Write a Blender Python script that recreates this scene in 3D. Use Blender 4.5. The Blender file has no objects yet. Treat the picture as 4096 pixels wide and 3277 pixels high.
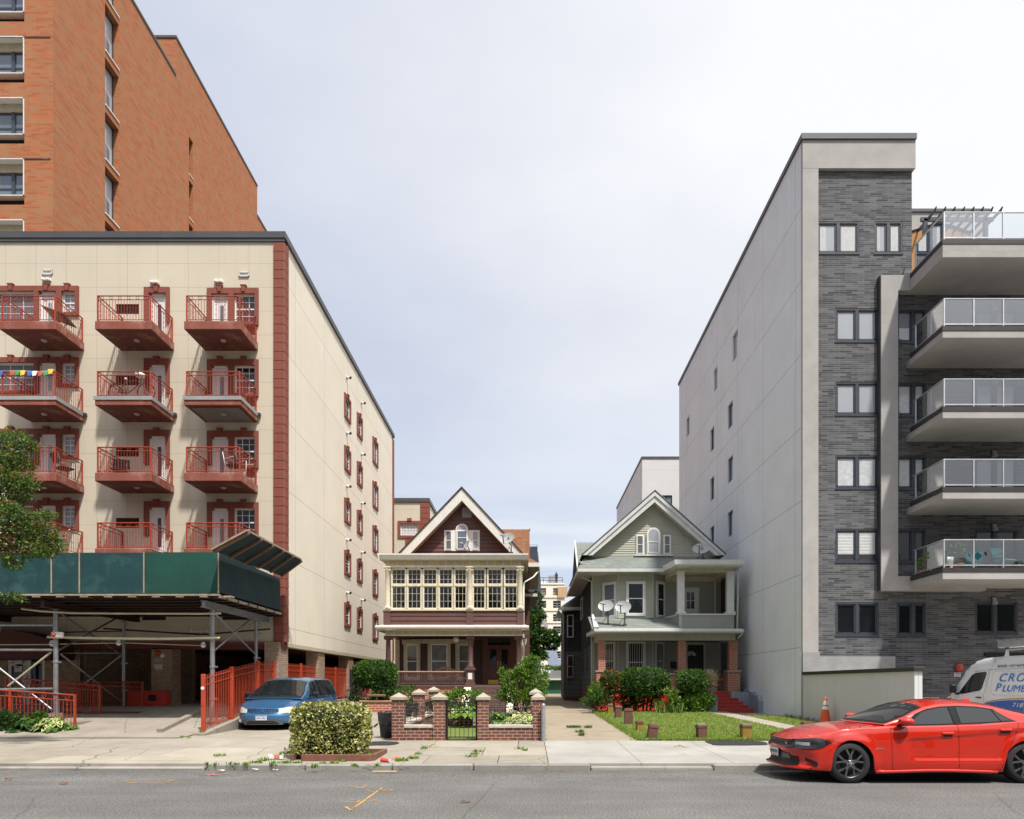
import bpy, math, random
from mathutils import Vector, Matrix, noise as mnoise
R = random.Random(7)
rad = math.radians
sc = bpy.context.scene
COL = sc.collection
# ---------------------------------------------------------------- survey of the place
# the street was surveyed from its photograph: a point of the photo (u,v in 1024 px) at depth y (metres) is a point of the place
FL, CU, CV, EYE = 683.0, 529.0, 684.0, 1.72
def X(u, y): return (u - CU) / FL * y
def Z(v, y): return EYE - (v - CV) / FL * y
CR = dict(c1=(0,0,.1449), c2=(0,250,.13915), c3=(0,425,.13915), c4=(0,575,.10147), c5=(175,575,.11594), c6=(250,350,.17396),
          c7=(362.5,475,.09276), c8=(362.5,612.5,.09276), d1=(550,475,.09276), d2=(550,612.5,.09276), d3=(675,125,.14493),
          d4=(800,350,.1039), d5=(800,512.5,.1039), d6=(737.5,637.5,.13289), d7=(0,700,.23748), d8=(875,200,.10143),
          e1=(0,412.5,.10146), e2=(512.5,550,.10149), e3=(0,625,.0652), e4=(760,695,.06494), e5=(925,637.5,.05796),
          e6=(225,650,.05798), e7=(325,650,.05798), e8=(887.5,512.5,.06331), D=(0,0,.47495))
def cx(c, px, y): return X(CR[c][0] + px*CR[c][2], y)
def cz(c, py, y): return Z(CR[c][1] + py*CR[c][2], y)
def cyx(c, px, x): return x*FL/(CR[c][0] + px*CR[c][2] - CU)       # depth at which a plane x=const is met
def pt(c, px, py, y): return (cx(c,px,y), y, cz(c,py,y))
def gz(y): return .23 + .017*(y-18.0) if y > 18 else .10 + (y-13.92)*(.13/4.08)
def gpt(c, px, py):                                                # point of the front yards' ground
    v = CR[c][1] + py*CR[c][2]
    y = (EYE-.23+.017*18)/((v-CV)/FL + .017)
    return (cx(c,px,y), y, gz(y))
# ---------------------------------------------------------------- materials
M = {}
def _n(nt, t, **k):
    n = nt.nodes.new(t)
    for a, b in k.items(): setattr(n, a, b)
    return n
def _new(name):
    m = bpy.data.materials.new(name); m.use_nodes = True
    nt = m.node_tree; bs = nt.nodes['Principled BSDF']; M[name] = m
    return m, nt, bs
def c4(c): return (c[0], c[1], c[2], 1)
def mixc(nt, f, a, b, blend='MIX'):
    n = _n(nt, 'ShaderNodeMix', data_type='RGBA', blend_type=blend)
    for s, v in ((n.inputs[0], f), (n.inputs[6], a), (n.inputs[7], b)):
        if isinstance(v, (int, float)): s.default_value = v
        elif isinstance(v, tuple): s.default_value = c4(v)
        else: nt.links.new(v, s)
    return n.outputs[2]
def mth(nt, op, a, b=0, c=None):
    n = _n(nt, 'ShaderNodeMath', operation=op)
    for i, v in enumerate((a, b, c)):
        if v is None: continue
        if isinstance(v, (int, float)): n.inputs[i].default_value = v
        else: nt.links.new(v, n.inputs[i])
    return n.outputs[0]
def coords(nt, scale=(1,1,1), loc=(0,0,0), flat=False, kind='Object'):
    tc = _n(nt, 'ShaderNodeTexCoord').outputs[kind]
    if flat:                                                         # wall coordinates: along the wall (x+y), height
        s = _n(nt, 'ShaderNodeSeparateXYZ'); nt.links.new(tc, s.inputs[0])
        c = _n(nt, 'ShaderNodeCombineXYZ')
        nt.links.new(mth(nt, 'ADD', s.outputs[0], s.outputs[1]), c.inputs[0]); nt.links.new(s.outputs[2], c.inputs[1]); tc = c.outputs[0]
    mp = _n(nt, 'ShaderNodeMapping'); nt.links.new(tc, mp.inputs[0])
    mp.inputs['Scale'].default_value = scale; mp.inputs['Location'].default_value = loc
    return mp.outputs[0]
def noi(nt, co, scale, detail=4, rough=.55):
    n = _n(nt, 'ShaderNodeTexNoise'); nt.links.new(co, n.inputs['Vector'])
    n.inputs['Scale'].default_value = scale; n.inputs['Detail'].default_value = detail; n.inputs['Roughness'].default_value = rough
    return n.outputs[0]
def ramp(nt, f, a, b, lo=0., hi=1.):
    n = _n(nt, 'ShaderNodeMapRange'); nt.links.new(f, n.inputs[0])
    n.inputs[1].default_value = a; n.inputs[2].default_value = b; n.inputs[3].default_value = lo; n.inputs[4].default_value = hi
    return n.outputs[0]
def bump(nt, bs, h, strength=.3, dist=.02):
    b = _n(nt, 'ShaderNodeBump'); b.inputs['Strength'].default_value = strength; b.inputs['Distance'].default_value = dist
    nt.links.new(h, b.inputs['Height']); nt.links.new(b.outputs[0], bs.inputs['Normal'])
def mat(name, col, rough=.6, metal=0., var=.08, scale=3., fine=0., fscale=60., streak=0., stain=None, stainamt=.5, bmp=0., bscale=40., spec=.5, coat=0., flatv=None):
    """painted / cast / plain surface: broad mottling, fine grain, rain streaks, stains of another colour"""
    m, nt, bs = _new(name)
    bs.inputs['Roughness'].default_value = rough; bs.inputs['Metallic'].default_value = metal
    bs.inputs['Specular IOR Level'].default_value = spec; bs.inputs['Coat Weight'].default_value = coat
    bs.inputs['Coat Roughness'].default_value = .03
    if not (var or fine or streak or stain):
        bs.inputs['Base Color'].default_value = c4(col)
    else:
        co = coords(nt)
        out = mixc(nt, ramp(nt, noi(nt, co, scale, 5), .25, .75), tuple(x*(1-var) for x in col), tuple(min(1, x*(1+var)) for x in col))
        if fine:
            out = mixc(nt, ramp(nt, noi(nt, co, fscale, 2, .7), .3, .7), mixc(nt, 1., out, (1-fine,)*3, 'MULTIPLY'), mixc(nt, 1., out, (1+fine,)*3, 'MULTIPLY'))
        if streak:
            cs = coords(nt, (2.2, 2.2, .12))
            out = mixc(nt, ramp(nt, noi(nt, cs, 1.6, 6, .65), .45, .8, 0, streak), out, tuple(x*.45 for x in col))
        if stain:
            out = mixc(nt, ramp(nt, noi(nt, co, scale*.6+.35, 7, .65), .52, .68, 0, stainamt), out, stain)
        nt.links.new(out, bs.inputs['Base Color'])
        rr = ramp(nt, noi(nt, co, scale*2, 3), .2, .8, max(0, rough-.08), min(1, rough+.08)); nt.links.new(rr, bs.inputs['Roughness'])
        if bmp: bump(nt, bs, noi(nt, co, bscale, 4, .6), bmp, .01)
    return m
def brick(name, cols, mortar, bw, bh, ms, bmp=.5, rough=.85, offset=.5, var=.35, loc=(0,0,0), flat=True, stain=0., squash=1.0, scale=(1,1,1), blot=.35):
    m, nt, bs = _new(name); bs.inputs['Roughness'].default_value = rough; bs.inputs['Specular IOR Level'].default_value = .25
    co = coords(nt, scale, loc, flat=flat)
    b = _n(nt, 'ShaderNodeTexBrick', offset=offset, squash=squash); nt.links.new(co, b.inputs['Vector'])
    b.inputs['Scale'].default_value = 1; b.inputs['Brick Width'].default_value = bw; b.inputs['Row Height'].default_value = bh
    b.inputs['Mortar Size'].default_value = ms; b.inputs['Mortar Smooth'].default_value = .2; b.inputs['Bias'].default_value = 0
    b.inputs['Color1'].default_value = (0,0,0,1); b.inputs['Color2'].default_value = (1,1,1,1); b.inputs['Mortar'].default_value = (.5,.5,.5,1)
    cr = _n(nt, 'ShaderNodeValToRGB'); nt.links.new(b.outputs['Color'], cr.inputs[0])
    e = cr.color_ramp.elements
    while len(e) < len(cols): e.new(.5)
    for i, c in enumerate(cols): e[i].position = i/(len(cols)-1); e[i].color = c4(c)
    body = cr.outputs[0]
    ob = coords(nt)
    body = mixc(nt, ramp(nt, noi(nt, ob, 1.3, 5), .3, .75, 0, blot), body, tuple(x*.62 for x in cols[0]))
    body = mixc(nt, ramp(nt, noi(nt, ob, 22, 3), .2, .8, 0, var), body, tuple(x*.7 for x in cols[-1]))
    out = mixc(nt, b.outputs['Fac'], body, mortar)
    if stain: out = mixc(nt, ramp(nt, noi(nt, coords(nt, (1.5,1.5,.2)), 1.2, 6), .5, .8, 0, stain), out, tuple(x*.35 for x in cols[0]))
    nt.links.new(out, bs.inputs['Base Color'])
    if bmp:
        h = mth(nt, 'ADD', mth(nt, 'SUBTRACT', 1., b.outputs['Fac']), mth(nt, 'MULTIPLY', noi(nt, ob, 60, 3), .35))
        bump(nt, bs, h, bmp, .008)
    return m
def panels(name, col, pw, ph, ms, loc, joint, rough=.85, var=.05, streak=.25, bmp=.25, stain=None):
    """stucco scored into panels"""
    m, nt, bs = _new(name); bs.inputs['Roughness'].default_value = rough; bs.inputs['Specular IOR Level'].default_value = .2
    co = coords(nt, (1,1,1), loc, flat=True)
    b = _n(nt, 'ShaderNodeTexBrick', offset=0.); nt.links.new(co, b.inputs['Vector'])
    b.inputs['Scale'].default_value = 1; b.inputs['Brick Width'].default_value = pw; b.inputs['Row Height'].default_value = ph
    b.inputs['Mortar Size'].default_value = ms; b.inputs['Mortar Smooth'].default_value = .3
    ob = coords(nt)
    out = mixc(nt, ramp(nt, noi(nt, ob, .55, 6, .6), .28, .72), tuple(x*(1-var) for x in col), tuple(x*(1+var) for x in col))
    out = mixc(nt, ramp(nt, noi(nt, ob, 45, 2), .25, .75, 0, .12), out, tuple(x*.8 for x in col))
    if streak:
        out = mixc(nt, ramp(nt, noi(nt, coords(nt, (3., 3., .1)), 1.3, 7, .62), .52, .85, 0, streak), out, stain or tuple(x*.5 for x in col))
    out = mixc(nt, b.outputs['Fac'], out, joint)
    nt.links.new(out, bs.inputs['Base Color'])
    h = mth(nt, 'ADD', mth(nt, 'SUBTRACT', 1., b.outputs['Fac']), mth(nt, 'MULTIPLY', noi(nt, ob, 55, 3), .3))
    bump(nt, bs, h, bmp, .01)
    return m
def leafmat(name, col, trans=.35, var=.25):
    m, nt, bs = _new(name)
    bs.inputs['Roughness'].default_value = .5; bs.inputs['Specular IOR Level'].default_value = .35
    out = mixc(nt, ramp(nt, noi(nt, coords(nt), 6, 3), .25, .75), tuple(x*(1-var) for x in col), tuple(x*(1+var) for x in col))
    nt.links.new(out, bs.inputs['Base Color'])
    t = _n(nt, 'ShaderNodeBsdfTranslucent'); nt.links.new(mixc(nt, 1., out, (1.1,1.25,.7), 'MULTIPLY'), t.inputs[0])
    mx = _n(nt, 'ShaderNodeMixShader'); mx.inputs[0].default_value = trans
    nt.links.new(bs.outputs[0], mx.inputs[1]); nt.links.new(t.outputs[0], mx.inputs[2])
    nt.links.new(mx.outputs[0], nt.nodes['Material Output'].inputs[0])
    return m
def clearglass(name, tint=(.9,.95,.95), refl=(.9,.92,.95), ior=1.45, rough=.01, body=0.):
    """a thin clear pane: straight see-through plus a Fresnel mirror"""
    m, nt, bs = _new(name); nt.nodes.remove(bs)
    tr = _n(nt, 'ShaderNodeBsdfTransparent'); tr.inputs[0].default_value = c4(tint)
    gl = _n(nt, 'ShaderNodeBsdfGlossy'); gl.inputs[0].default_value = c4(refl); gl.inputs['Roughness'].default_value = rough
    fr = _n(nt, 'ShaderNodeFresnel'); fr.inputs[0].default_value = ior
    mx = _n(nt, 'ShaderNodeMixShader'); nt.links.new(fr.outputs[0], mx.inputs[0])
    nt.links.new(tr.outputs[0], mx.inputs[1]); nt.links.new(gl.outputs[0], mx.inputs[2])
    nt.links.new(mx.outputs[0], nt.nodes['Material Output'].inputs[0])
    return m
def pane(name, base, rough=.03, ior=1.6, var=.3, scale=.8, spec=.5):
    """window glass over a dark or curtained room"""
    m, nt, bs = _new(name)
    bs.inputs['Roughness'].default_value = rough; bs.inputs['IOR'].default_value = ior; bs.inputs['Specular IOR Level'].default_value = spec
    co = coords(nt)
    out = mixc(nt, ramp(nt, noi(nt, co, scale, 3), .3, .7), tuple(x*(1-var) for x in base), tuple(min(1,x*(1+var)) for x in base))
    nt.links.new(out, bs.inputs['Base Color'])
    bump(nt, bs, noi(nt, co, 1.1, 2), .05, .05)
    return m
# ---------------------------------------------------------------- mesh builder
class MB:
    def __init__(s, T=None): s.v=[]; s.f=[]; s.m=[]; s.mats=[]; s.T=T; s.smooth=set()
    def mi(s, m):
        if m not in s.mats: s.mats.append(m)
        return s.mats.index(m)
    def add(s, vs, fs, m, smooth=False):
        o = len(s.v)
        s.v += [s.T(p) for p in vs] if s.T else [tuple(p) for p in vs]
        k = s.mi(m)
        for f in fs:
            if smooth: s.smooth.add(len(s.f))
            s.f.append(tuple(o+i for i in f)); s.m.append(k)
        return s
    def poly(s, pts, m): return s.add(pts, [tuple(range(len(pts)))], m)
    def box(s, x0,x1,y0,y1,z0,z1, m, bev=0.):
        if x0>x1: x0,x1=x1,x0
        if y0>y1: y0,y1=y1,y0
        if z0>z1: z0,z1=z1,z0
        if bev:
            b=min(bev,(x1-x0)*.45,(y1-y0)*.45,(z1-z0)*.45)
            vs=[];fs=[]
            def idx(ix,iy,iz,k): return ((ix*2+iy)*2+iz)*3+k
            for ix,xx,sx in ((0,x0,1),(1,x1,-1)):
                for iy,yy,sy in ((0,y0,1),(1,y1,-1)):
                    for iz,zz,sz in ((0,z0,1),(1,z1,-1)):
                        vs += [(xx,yy+sy*b,zz+sz*b),(xx+sx*b,yy,zz+sz*b),(xx+sx*b,yy+sy*b,zz)]
            for i in (0,1):
                fs += [(idx(i,0,0,0),idx(i,1,0,0),idx(i,1,1,0),idx(i,0,1,0)),(idx(0,i,0,1),idx(1,i,0,1),idx(1,i,1,1),idx(0,i,1,1)),(idx(0,0,i,2),idx(1,0,i,2),idx(1,1,i,2),idx(0,1,i,2))]
                for j in (0,1):
                    fs += [(idx(0,i,j,1),idx(1,i,j,1),idx(1,i,j,2),idx(0,i,j,2)),(idx(i,0,j,0),idx(i,1,j,0),idx(i,1,j,2),idx(i,0,j,2)),(idx(i,j,0,0),idx(i,j,1,0),idx(i,j,1,1),idx(i,j,0,1))]
                    for k in (0,1): fs.append((idx(i,j,k,0),idx(i,j,k,1),idx(i,j,k,2)))
            return s.add(vs,fs,m)
        vs=[(x0,y0,z0),(x1,y0,z0),(x1,y1,z0),(x0,y1,z0),(x0,y0,z1),(x1,y0,z1),(x1,y1,z1),(x0,y1,z1)]
        return s.add(vs,[(0,3,2,1),(4,5,6,7),(0,1,5,4),(1,2,6,5),(2,3,7,6),(3,0,4,7)],m)
    def prism(s, pts, h0, h1, m, axis='y', cap=True, smooth=False):
        """outline (a,b) swept along an axis: y -> (a,h,b); x -> (h,a,b); z -> (a,b,h)"""
        g = {'y':lambda a,b,h:(a,h,b),'x':lambda a,b,h:(h,a,b),'z':lambda a,b,h:(a,b,h)}[axis]
        n=len(pts); vs=[g(a,b,h0) for a,b in pts]+[g(a,b,h1) for a,b in pts]
        s.add(vs,[(i,(i+1)%n,n+(i+1)%n,n+i) for i in range(n)],m,smooth)
        if cap: s.add(vs,[tuple(range(n-1,-1,-1)),tuple(range(n,2*n))],m)
        return s
    def slab(s, quadpts, t, m):
        """a board: 4 corners and a thickness along its normal"""
        p=[Vector(q) for q in quadpts]; nrm=(p[1]-p[0]).cross(p[3]-p[0]).normalized()*t
        q=[v+nrm for v in p]
        return s.add([tuple(v) for v in p+q],[(3,2,1,0),(4,5,6,7),(0,1,5,4),(1,2,6,5),(2,3,7,6),(3,0,4,7)],m)
    def tube(s, p0, p1, r, m, n=8, r2=None, cap=True):
        a,b=Vector(p0),Vector(p1); d=(b-a)
        if d.length<1e-6: return s
        d.normalize(); u=d.orthogonal().normalized(); w=d.cross(u); r2=r if r2 is None else r2
        vs=[]
        for c,rr in ((a,r),(b,r2)):
            for i in range(n):
                t=2*math.pi*i/n; vs.append(tuple(c+(u*math.cos(t)+w*math.sin(t))*rr))
        s.add(vs,[(i,(i+1)%n,n+(i+1)%n,n+i) for i in range(n)],m,n>5)
        if cap: s.add(vs,[tuple(range(n-1,-1,-1)),tuple(range(n,2*n))],m)
        return s
    def path(s, pts, r, m, n=6, r2=None):
        """a bent tube with shared rings"""
        P=[Vector(p) for p in pts]; k=len(P); vs=[]; u=None
        for i,p in enumerate(P):
            d=(P[min(i+1,k-1)]-P[max(i-1,0)]).normalized()
            u=d.orthogonal().normalized() if u is None else (u-d*u.dot(d)).normalized()
            w=d.cross(u); rr=r if r2 is None else r+(r2-r)*i/(k-1)
            vs+=[tuple(p+(u*math.cos(2*math.pi*j/n)+w*math.sin(2*math.pi*j/n))*rr) for j in range(n)]
        fs=[(i*n+j,i*n+(j+1)%n,(i+1)*n+(j+1)%n,(i+1)*n+j) for i in range(k-1) for j in range(n)]
        fs+=[tuple(range(n-1,-1,-1)),tuple(range((k-1)*n,k*n))]
        return s.add(vs,fs,m,True)
    def lathe(s, c, prof, m, n=20, axis='z', smooth=True, cap=True):
        g={'z':lambda r,t,h:(c[0]+r*math.cos(t),c[1]+r*math.sin(t),c[2]+h),'y':lambda r,t,h:(c[0]+r*math.cos(t),c[1]+h,c[2]+r*math.sin(t)),
           'x':lambda r,t,h:(c[0]+h,c[1]+r*math.cos(t),c[2]+r*math.sin(t))}[axis]
        k=len(prof); vs=[g(r,2*math.pi*j/n,h) for r,h in prof for j in range(n)]
        fs=[(i*n+j,i*n+(j+1)%n,(i+1)*n+(j+1)%n,(i+1)*n+j) for i in range(k-1) for j in range(n)]
        s.add(vs,fs,m,smooth)
        if cap: s.add(vs[:n],[tuple(range(n))],m); s.add(vs[-n:],[tuple(range(n))],m)
        return s
    def ring(s, c, r, t, m, axis='y', n=14, k=5):
        vs=[];fs=[]
        for i in range(n):
            a=2*math.pi*i/n
            for j in range(k):
                b=2*math.pi*j/k; rr=r+t*math.cos(b); h=t*math.sin(b)
                p={'y':(rr*math.cos(a),h,rr*math.sin(a)),'x':(h,rr*math.cos(a),rr*math.sin(a)),'z':(rr*math.cos(a),rr*math.sin(a),h)}[axis]
                vs.append((c[0]+p[0],c[1]+p[1],c[2]+p[2]))
                fs.append((i*k+j,i*k+(j+1)%k,((i+1)%n)*k+(j+1)%k,((i+1)%n)*k+j))
        return s.add(vs,fs,m,True)
    def grid(s, rows, m, smooth=True, closed=False):
        """a skin through rows of points"""
        n=len(rows[0]); vs=[p for r in rows for p in r]
        fs=[(i*n+j,i*n+(j+1)%n,(i+1)*n+(j+1)%n,(i+1)*n+j) for i in range(len(rows)-1) for j in range(n if closed else n-1)]
        return s.add(vs,fs,m,smooth)
    def wall(s, a0,a1,b0,b1, holes, m, depth=.12, rm=None):
        """a wall in (along, out, up) coordinates with openings and their reveals"""
        xs=sorted({a0,a1,*[min(max(h[i],a0),a1) for h in holes for i in (0,1)]}); zs=sorted({b0,b1,*[min(max(h[i],b0),b1) for h in holes for i in (2,3)]})
        for i in range(len(xs)-1):
            for j in range(len(zs)-1):
                mx,mz=(xs[i]+xs[i+1])/2,(zs[j]+zs[j+1])/2
                if any(h[0]<mx<h[1] and h[2]<mz<h[3] for h in holes): continue
                s.poly([(xs[i],0,zs[j]),(xs[i+1],0,zs[j]),(xs[i+1],0,zs[j+1]),(xs[i],0,zs[j+1])],m)
        for h in holes:
            l,r,b,t=h[:4]; d=-depth; k=rm or m
            s.poly([(l,0,b),(l,d,b),(l,d,t),(l,0,t)],k); s.poly([(r,0,b),(r,d,b),(r,d,t),(r,0,t)],k)
            s.poly([(l,0,b),(r,0,b),(r,d,b),(l,d,b)],k); s.poly([(l,0,t),(r,0,t),(r,d,t),(l,d,t)],k)
        return s
    def mesh(s, name, org=(0,0,0)):
        me=bpy.data.meshes.new(name)
        me.from_pydata([(p[0]-org[0],p[1]-org[1],p[2]-org[2]) for p in s.v],[],s.f)
        for m in s.mats: me.materials.append(M[m])
        me.polygons.foreach_set('material_index',s.m)
        if s.smooth: me.polygons.foreach_set('use_smooth',[i in s.smooth for i in range(len(s.f))])
        me.update(); return me
ORG={}
def props(o, label=None, cat=None, group=None, kind=None):
    for k,v in (('label',label),('category',cat),('group',group),('kind',kind)):
        if v: o[k]=v
    return o
def thing(name, label, cat, loc=(0,0,0), group=None):
    o=bpy.data.objects.new(name,None); COL.objects.link(o); o.location=loc; o.empty_display_size=.2
    ORG[o.name]=Vector(loc); return props(o,label,cat,group)
def part(mb, name, parent, label=None, kind=None):
    """one mesh object under its thing (points of mb are in the place's metres)"""
    org=ORG[parent.name]; o=bpy.data.objects.new(name,mb.mesh(name,org)); COL.objects.link(o); o.parent=parent
    ORG[o.name]=org; return props(o,label,kind=kind)
def solo(mb, name, label, cat, loc=(0,0,0), group=None, kind=None):
    o=bpy.data.objects.new(name,mb.mesh(name,loc)); COL.objects.link(o); o.location=loc; ORG[o.name]=Vector(loc)
    return props(o,label,cat,group,kind)
def struct(mb, name, kind='structure', label=None):
    o=bpy.data.objects.new(name,mb.mesh(name)); COL.objects.link(o); ORG[o.name]=Vector((0,0,0)); return props(o,label,kind=kind)
def dup(o, parent=None, off=None):
    """a copy of an object with its parts and sub-parts"""
    c=o.copy(); COL.objects.link(c); ORG[c.name]=ORG[o.name]
    if parent: c.parent=parent
    if off is not None: c.location=Vector(o.location)+Vector(off)
    for ch in list(o.children): dup(ch,c)
    return c
def text(body, size, loc, m, name, parent=None, rot=(math.pi/2,0,0), align='CENTER', shear=0, sx=1., ext=.001, spacing=1.):
    cu=bpy.data.curves.new(name,'FONT'); cu.body=body; cu.size=size; cu.align_x=align; cu.align_y='CENTER'; cu.extrude=ext; cu.shear=shear
    cu.space_character=spacing; cu.resolution_u=3
    t=bpy.data.objects.new(name,cu); COL.objects.link(t)
    dg=bpy.context.evaluated_depsgraph_get(); me=bpy.data.meshes.new_from_object(t.evaluated_get(dg)); bpy.data.objects.remove(t)
    me.materials.clear(); me.materials.append(M[m])
    o=bpy.data.objects.new(name,me); COL.objects.link(o); o.rotation_euler=rot; o.scale=(sx,1,1)
    org=ORG[parent.name] if parent else Vector((0,0,0)); o.location=Vector(loc)-org
    if parent: o.parent=parent
    ORG[o.name]=org; return o
def front(y): return lambda p:(p[0], y-p[1], p[2])                  # wall facing the street: (along x, out, up)
def east(x): return lambda p:(x+p[1], p[0], p[2])                   # wall facing +x: (along y, out, up)
def west(x): return lambda p:(x-p[1], p[0], p[2])
def slant(p0, p1):
    a=Vector((p0[0],p0[1],0)); d=Vector((p1[0]-p0[0],p1[1]-p0[1],0)); L=d.length; d.normalize(); n=Vector((d.y,-d.x,0))
    return (lambda p: tuple(a+d*p[0]+n*p[1]+Vector((0,0,p[2])))), L
def siding(mb, a0,a1,b0,b1, h, m, lip=.018, clip=None):
    """lapped boards; clip(b)->(a0,a1) trims a gable"""
    k=max(1,round((b1-b0)/h)); h=(b1-b0)/k
    for i in range(k):
        z0,z1=b0+i*h,b0+(i+1)*h
        l0,r0=clip(z0) if clip else (a0,a1); l1,r1=clip(z1) if clip else (a0,a1)
        mb.poly([(l0,lip,z0),(r0,lip,z0),(r1,.002,z1),(l1,.002,z1)],m); mb.poly([(l0,0,z0),(r0,0,z0),(r0,lip,z0),(l0,lip,z0)],m)
    return mb
def sash(mb, a0,a1,b0,b1, out, fm, w=.05, t=.04, mid=True, cols=0, rows=0, mun=.018):
    """a window frame with an optional meeting rail and glazing bars; 'out' is the plane of its back"""
    mb.box(a0,a0+w,out,out+t,b0,b1,fm); mb.box(a1-w,a1,out,out+t,b0,b1,fm); mb.box(a0+w,a1-w,out,out+t,b0,b0+w,fm); mb.box(a0+w,a1-w,out,out+t,b1-w,b1,fm)
    if mid is not False:
        zm=(b0+b1)/2 if mid is True else b0+(b1-b0)*mid; mb.box(a0+w,a1-w,out,out+t*.9,zm-w*.45,zm+w*.45,fm)
    for i in range(1,cols+0): x=a0+(a1-a0)*i/cols; mb.box(x-mun/2,x+mun/2,out,out+t*.6,b0+w,b1-w,fm)
    for j in range(1,rows+0): z=b0+(b1-b0)*j/rows; mb.box(a0+w,a1-w,out,out+t*.55,z-mun/2,z+mun/2,fm)
    return mb
def glass(a0,a1,b0,b1,out,m,T): return MB(T).poly([(a0,out,b0),(a1,out,b0),(a1,out,b1),(a0,out,b1)],m)
def window(parent, T, a0,a1,b0,b1, out, fm, gm, name='window', **k):
    w=part(sash(MB(T),a0,a1,b0,b1,out,fm,**k),name,parent); part(glass(a0+.01,a1-.01,b0+.01,b1-.01,out+.008,gm,T),'pane',w); return w
# ---------------------------------------------------------------- foliage
def leaf(mb, p, d, size, m, wid=.45, fold=.25):
    d=Vector(d).normalized(); s=d.cross(Vector((R.uniform(-1,1),R.uniform(-1,1),R.uniform(-.3,1)))).normalized(); n=d.cross(s)
    p=Vector(p); a=p+d*size; b=p+d*size*.5+s*size*wid+n*size*fold*R.uniform(0,1); c=p+d*size*.5-s*size*wid+n*size*fold*R.uniform(0,1)
    mb.add([tuple(p),tuple(b),tuple(a),tuple(c)],[(0,1,2),(0,2,3)],m)
def rdir(up=0.):
    while True:
        v=Vector((R.uniform(-1,1),R.uniform(-1,1),R.uniform(-1,1)))
        if .05<v.length<1: break
    v.normalize(); v.z+=up; return v.normalized()
def crown(mb, c, r, n, size, mats, hollow=.55, gap=.42, freq=1.2, seed=0, up=.2, wid=.42):
    """leaves through an uneven volume: clumps and gaps come from a noise field"""
    c=Vector(c); r=Vector(r if hasattr(r,'__len__') else (r,r,r)); k=0; tries=0
    while k<n and tries<n*30:
        tries+=1; d=rdir(); q=R.uniform(hollow,1)**.6
        p=Vector((d.x*r.x,d.y*r.y,d.z*r.z))*q*(.8+.35*mnoise.noise(d*2.1+Vector((seed,0,0))))+c
        f=mnoise.noise(p*freq+Vector((seed*7,3,1)))*.5+.5
        if f<gap: continue
        sz=size*R.uniform(.65,1.25); i=min(len(mats)-1,int(len(mats)*max(0,min(.999,(mnoise.noise(p*freq*1.7+Vector((9,seed,2)))*.5+.5)*.6+R.random()*.4))))
        leaf(mb,p,(d+rdir(up)*1.1),sz,mats[i],wid); k+=1
    return mb
def tufts(mb, pts, mats, h=.1, n=14, spread=.08):
    for (x,y,z) in pts:
        for _ in range(n):
            a=R.uniform(0,6.28); q=R.uniform(0,spread); hh=h*R.uniform(.5,1.2); w=.012
            b=Vector((x+math.cos(a)*q,y+math.sin(a)*q,z)); t=b+Vector((math.cos(a)*hh*.5*R.random(),math.sin(a)*hh*.5*R.random(),hh)); sd=Vector((-math.sin(a),math.cos(a),0))*w
            mb.add([tuple(b-sd),tuple(b+sd),tuple(t)],[(0,1,2)],R.choice(mats))
    return mb
def hosta(mb, c, r, n, size, mats, edge=None):
    """broad arching leaves from one root"""
    c=Vector(c)
    for i in range(n):
        a=R.uniform(0,6.28); q=R.uniform(.1,1); d=Vector((math.cos(a),math.sin(a),0)); L=size*R.uniform(.7,1.2)
        base=c+d*r*q*.75+Vector((0,0,.05+ (1-q)*r*.75)); s=Vector((-d.y,d.x,0))*L*.33; m=R.choice(mats)
        mid=base+d*L*.5+Vector((0,0,L*.22)); tip=base+d*L+Vector((0,0,-L*.12*q-.02))
        vs=[base,mid+s,tip,mid-s,mid-Vector((0,0,L*.05))]
        mb.add([tuple(v) for v in vs],[(0,1,4),(1,2,4),(2,3,4),(3,0,4)],m)
        if edge and R.random()<.8:
            e=Vector((0,0,.004)); 
            mb.add([tuple(v) for v in (mid+s*1.02+e,tip+e,mid+s*.62+e,base+e)],[(0,1,2),(0,2,3)],edge)
            mb.add([tuple(v) for v in (mid-s*1.02+e,tip+e,mid-s*.62+e,base+e)],[(0,1,2),(0,2,3)],edge)
    return mb
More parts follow.
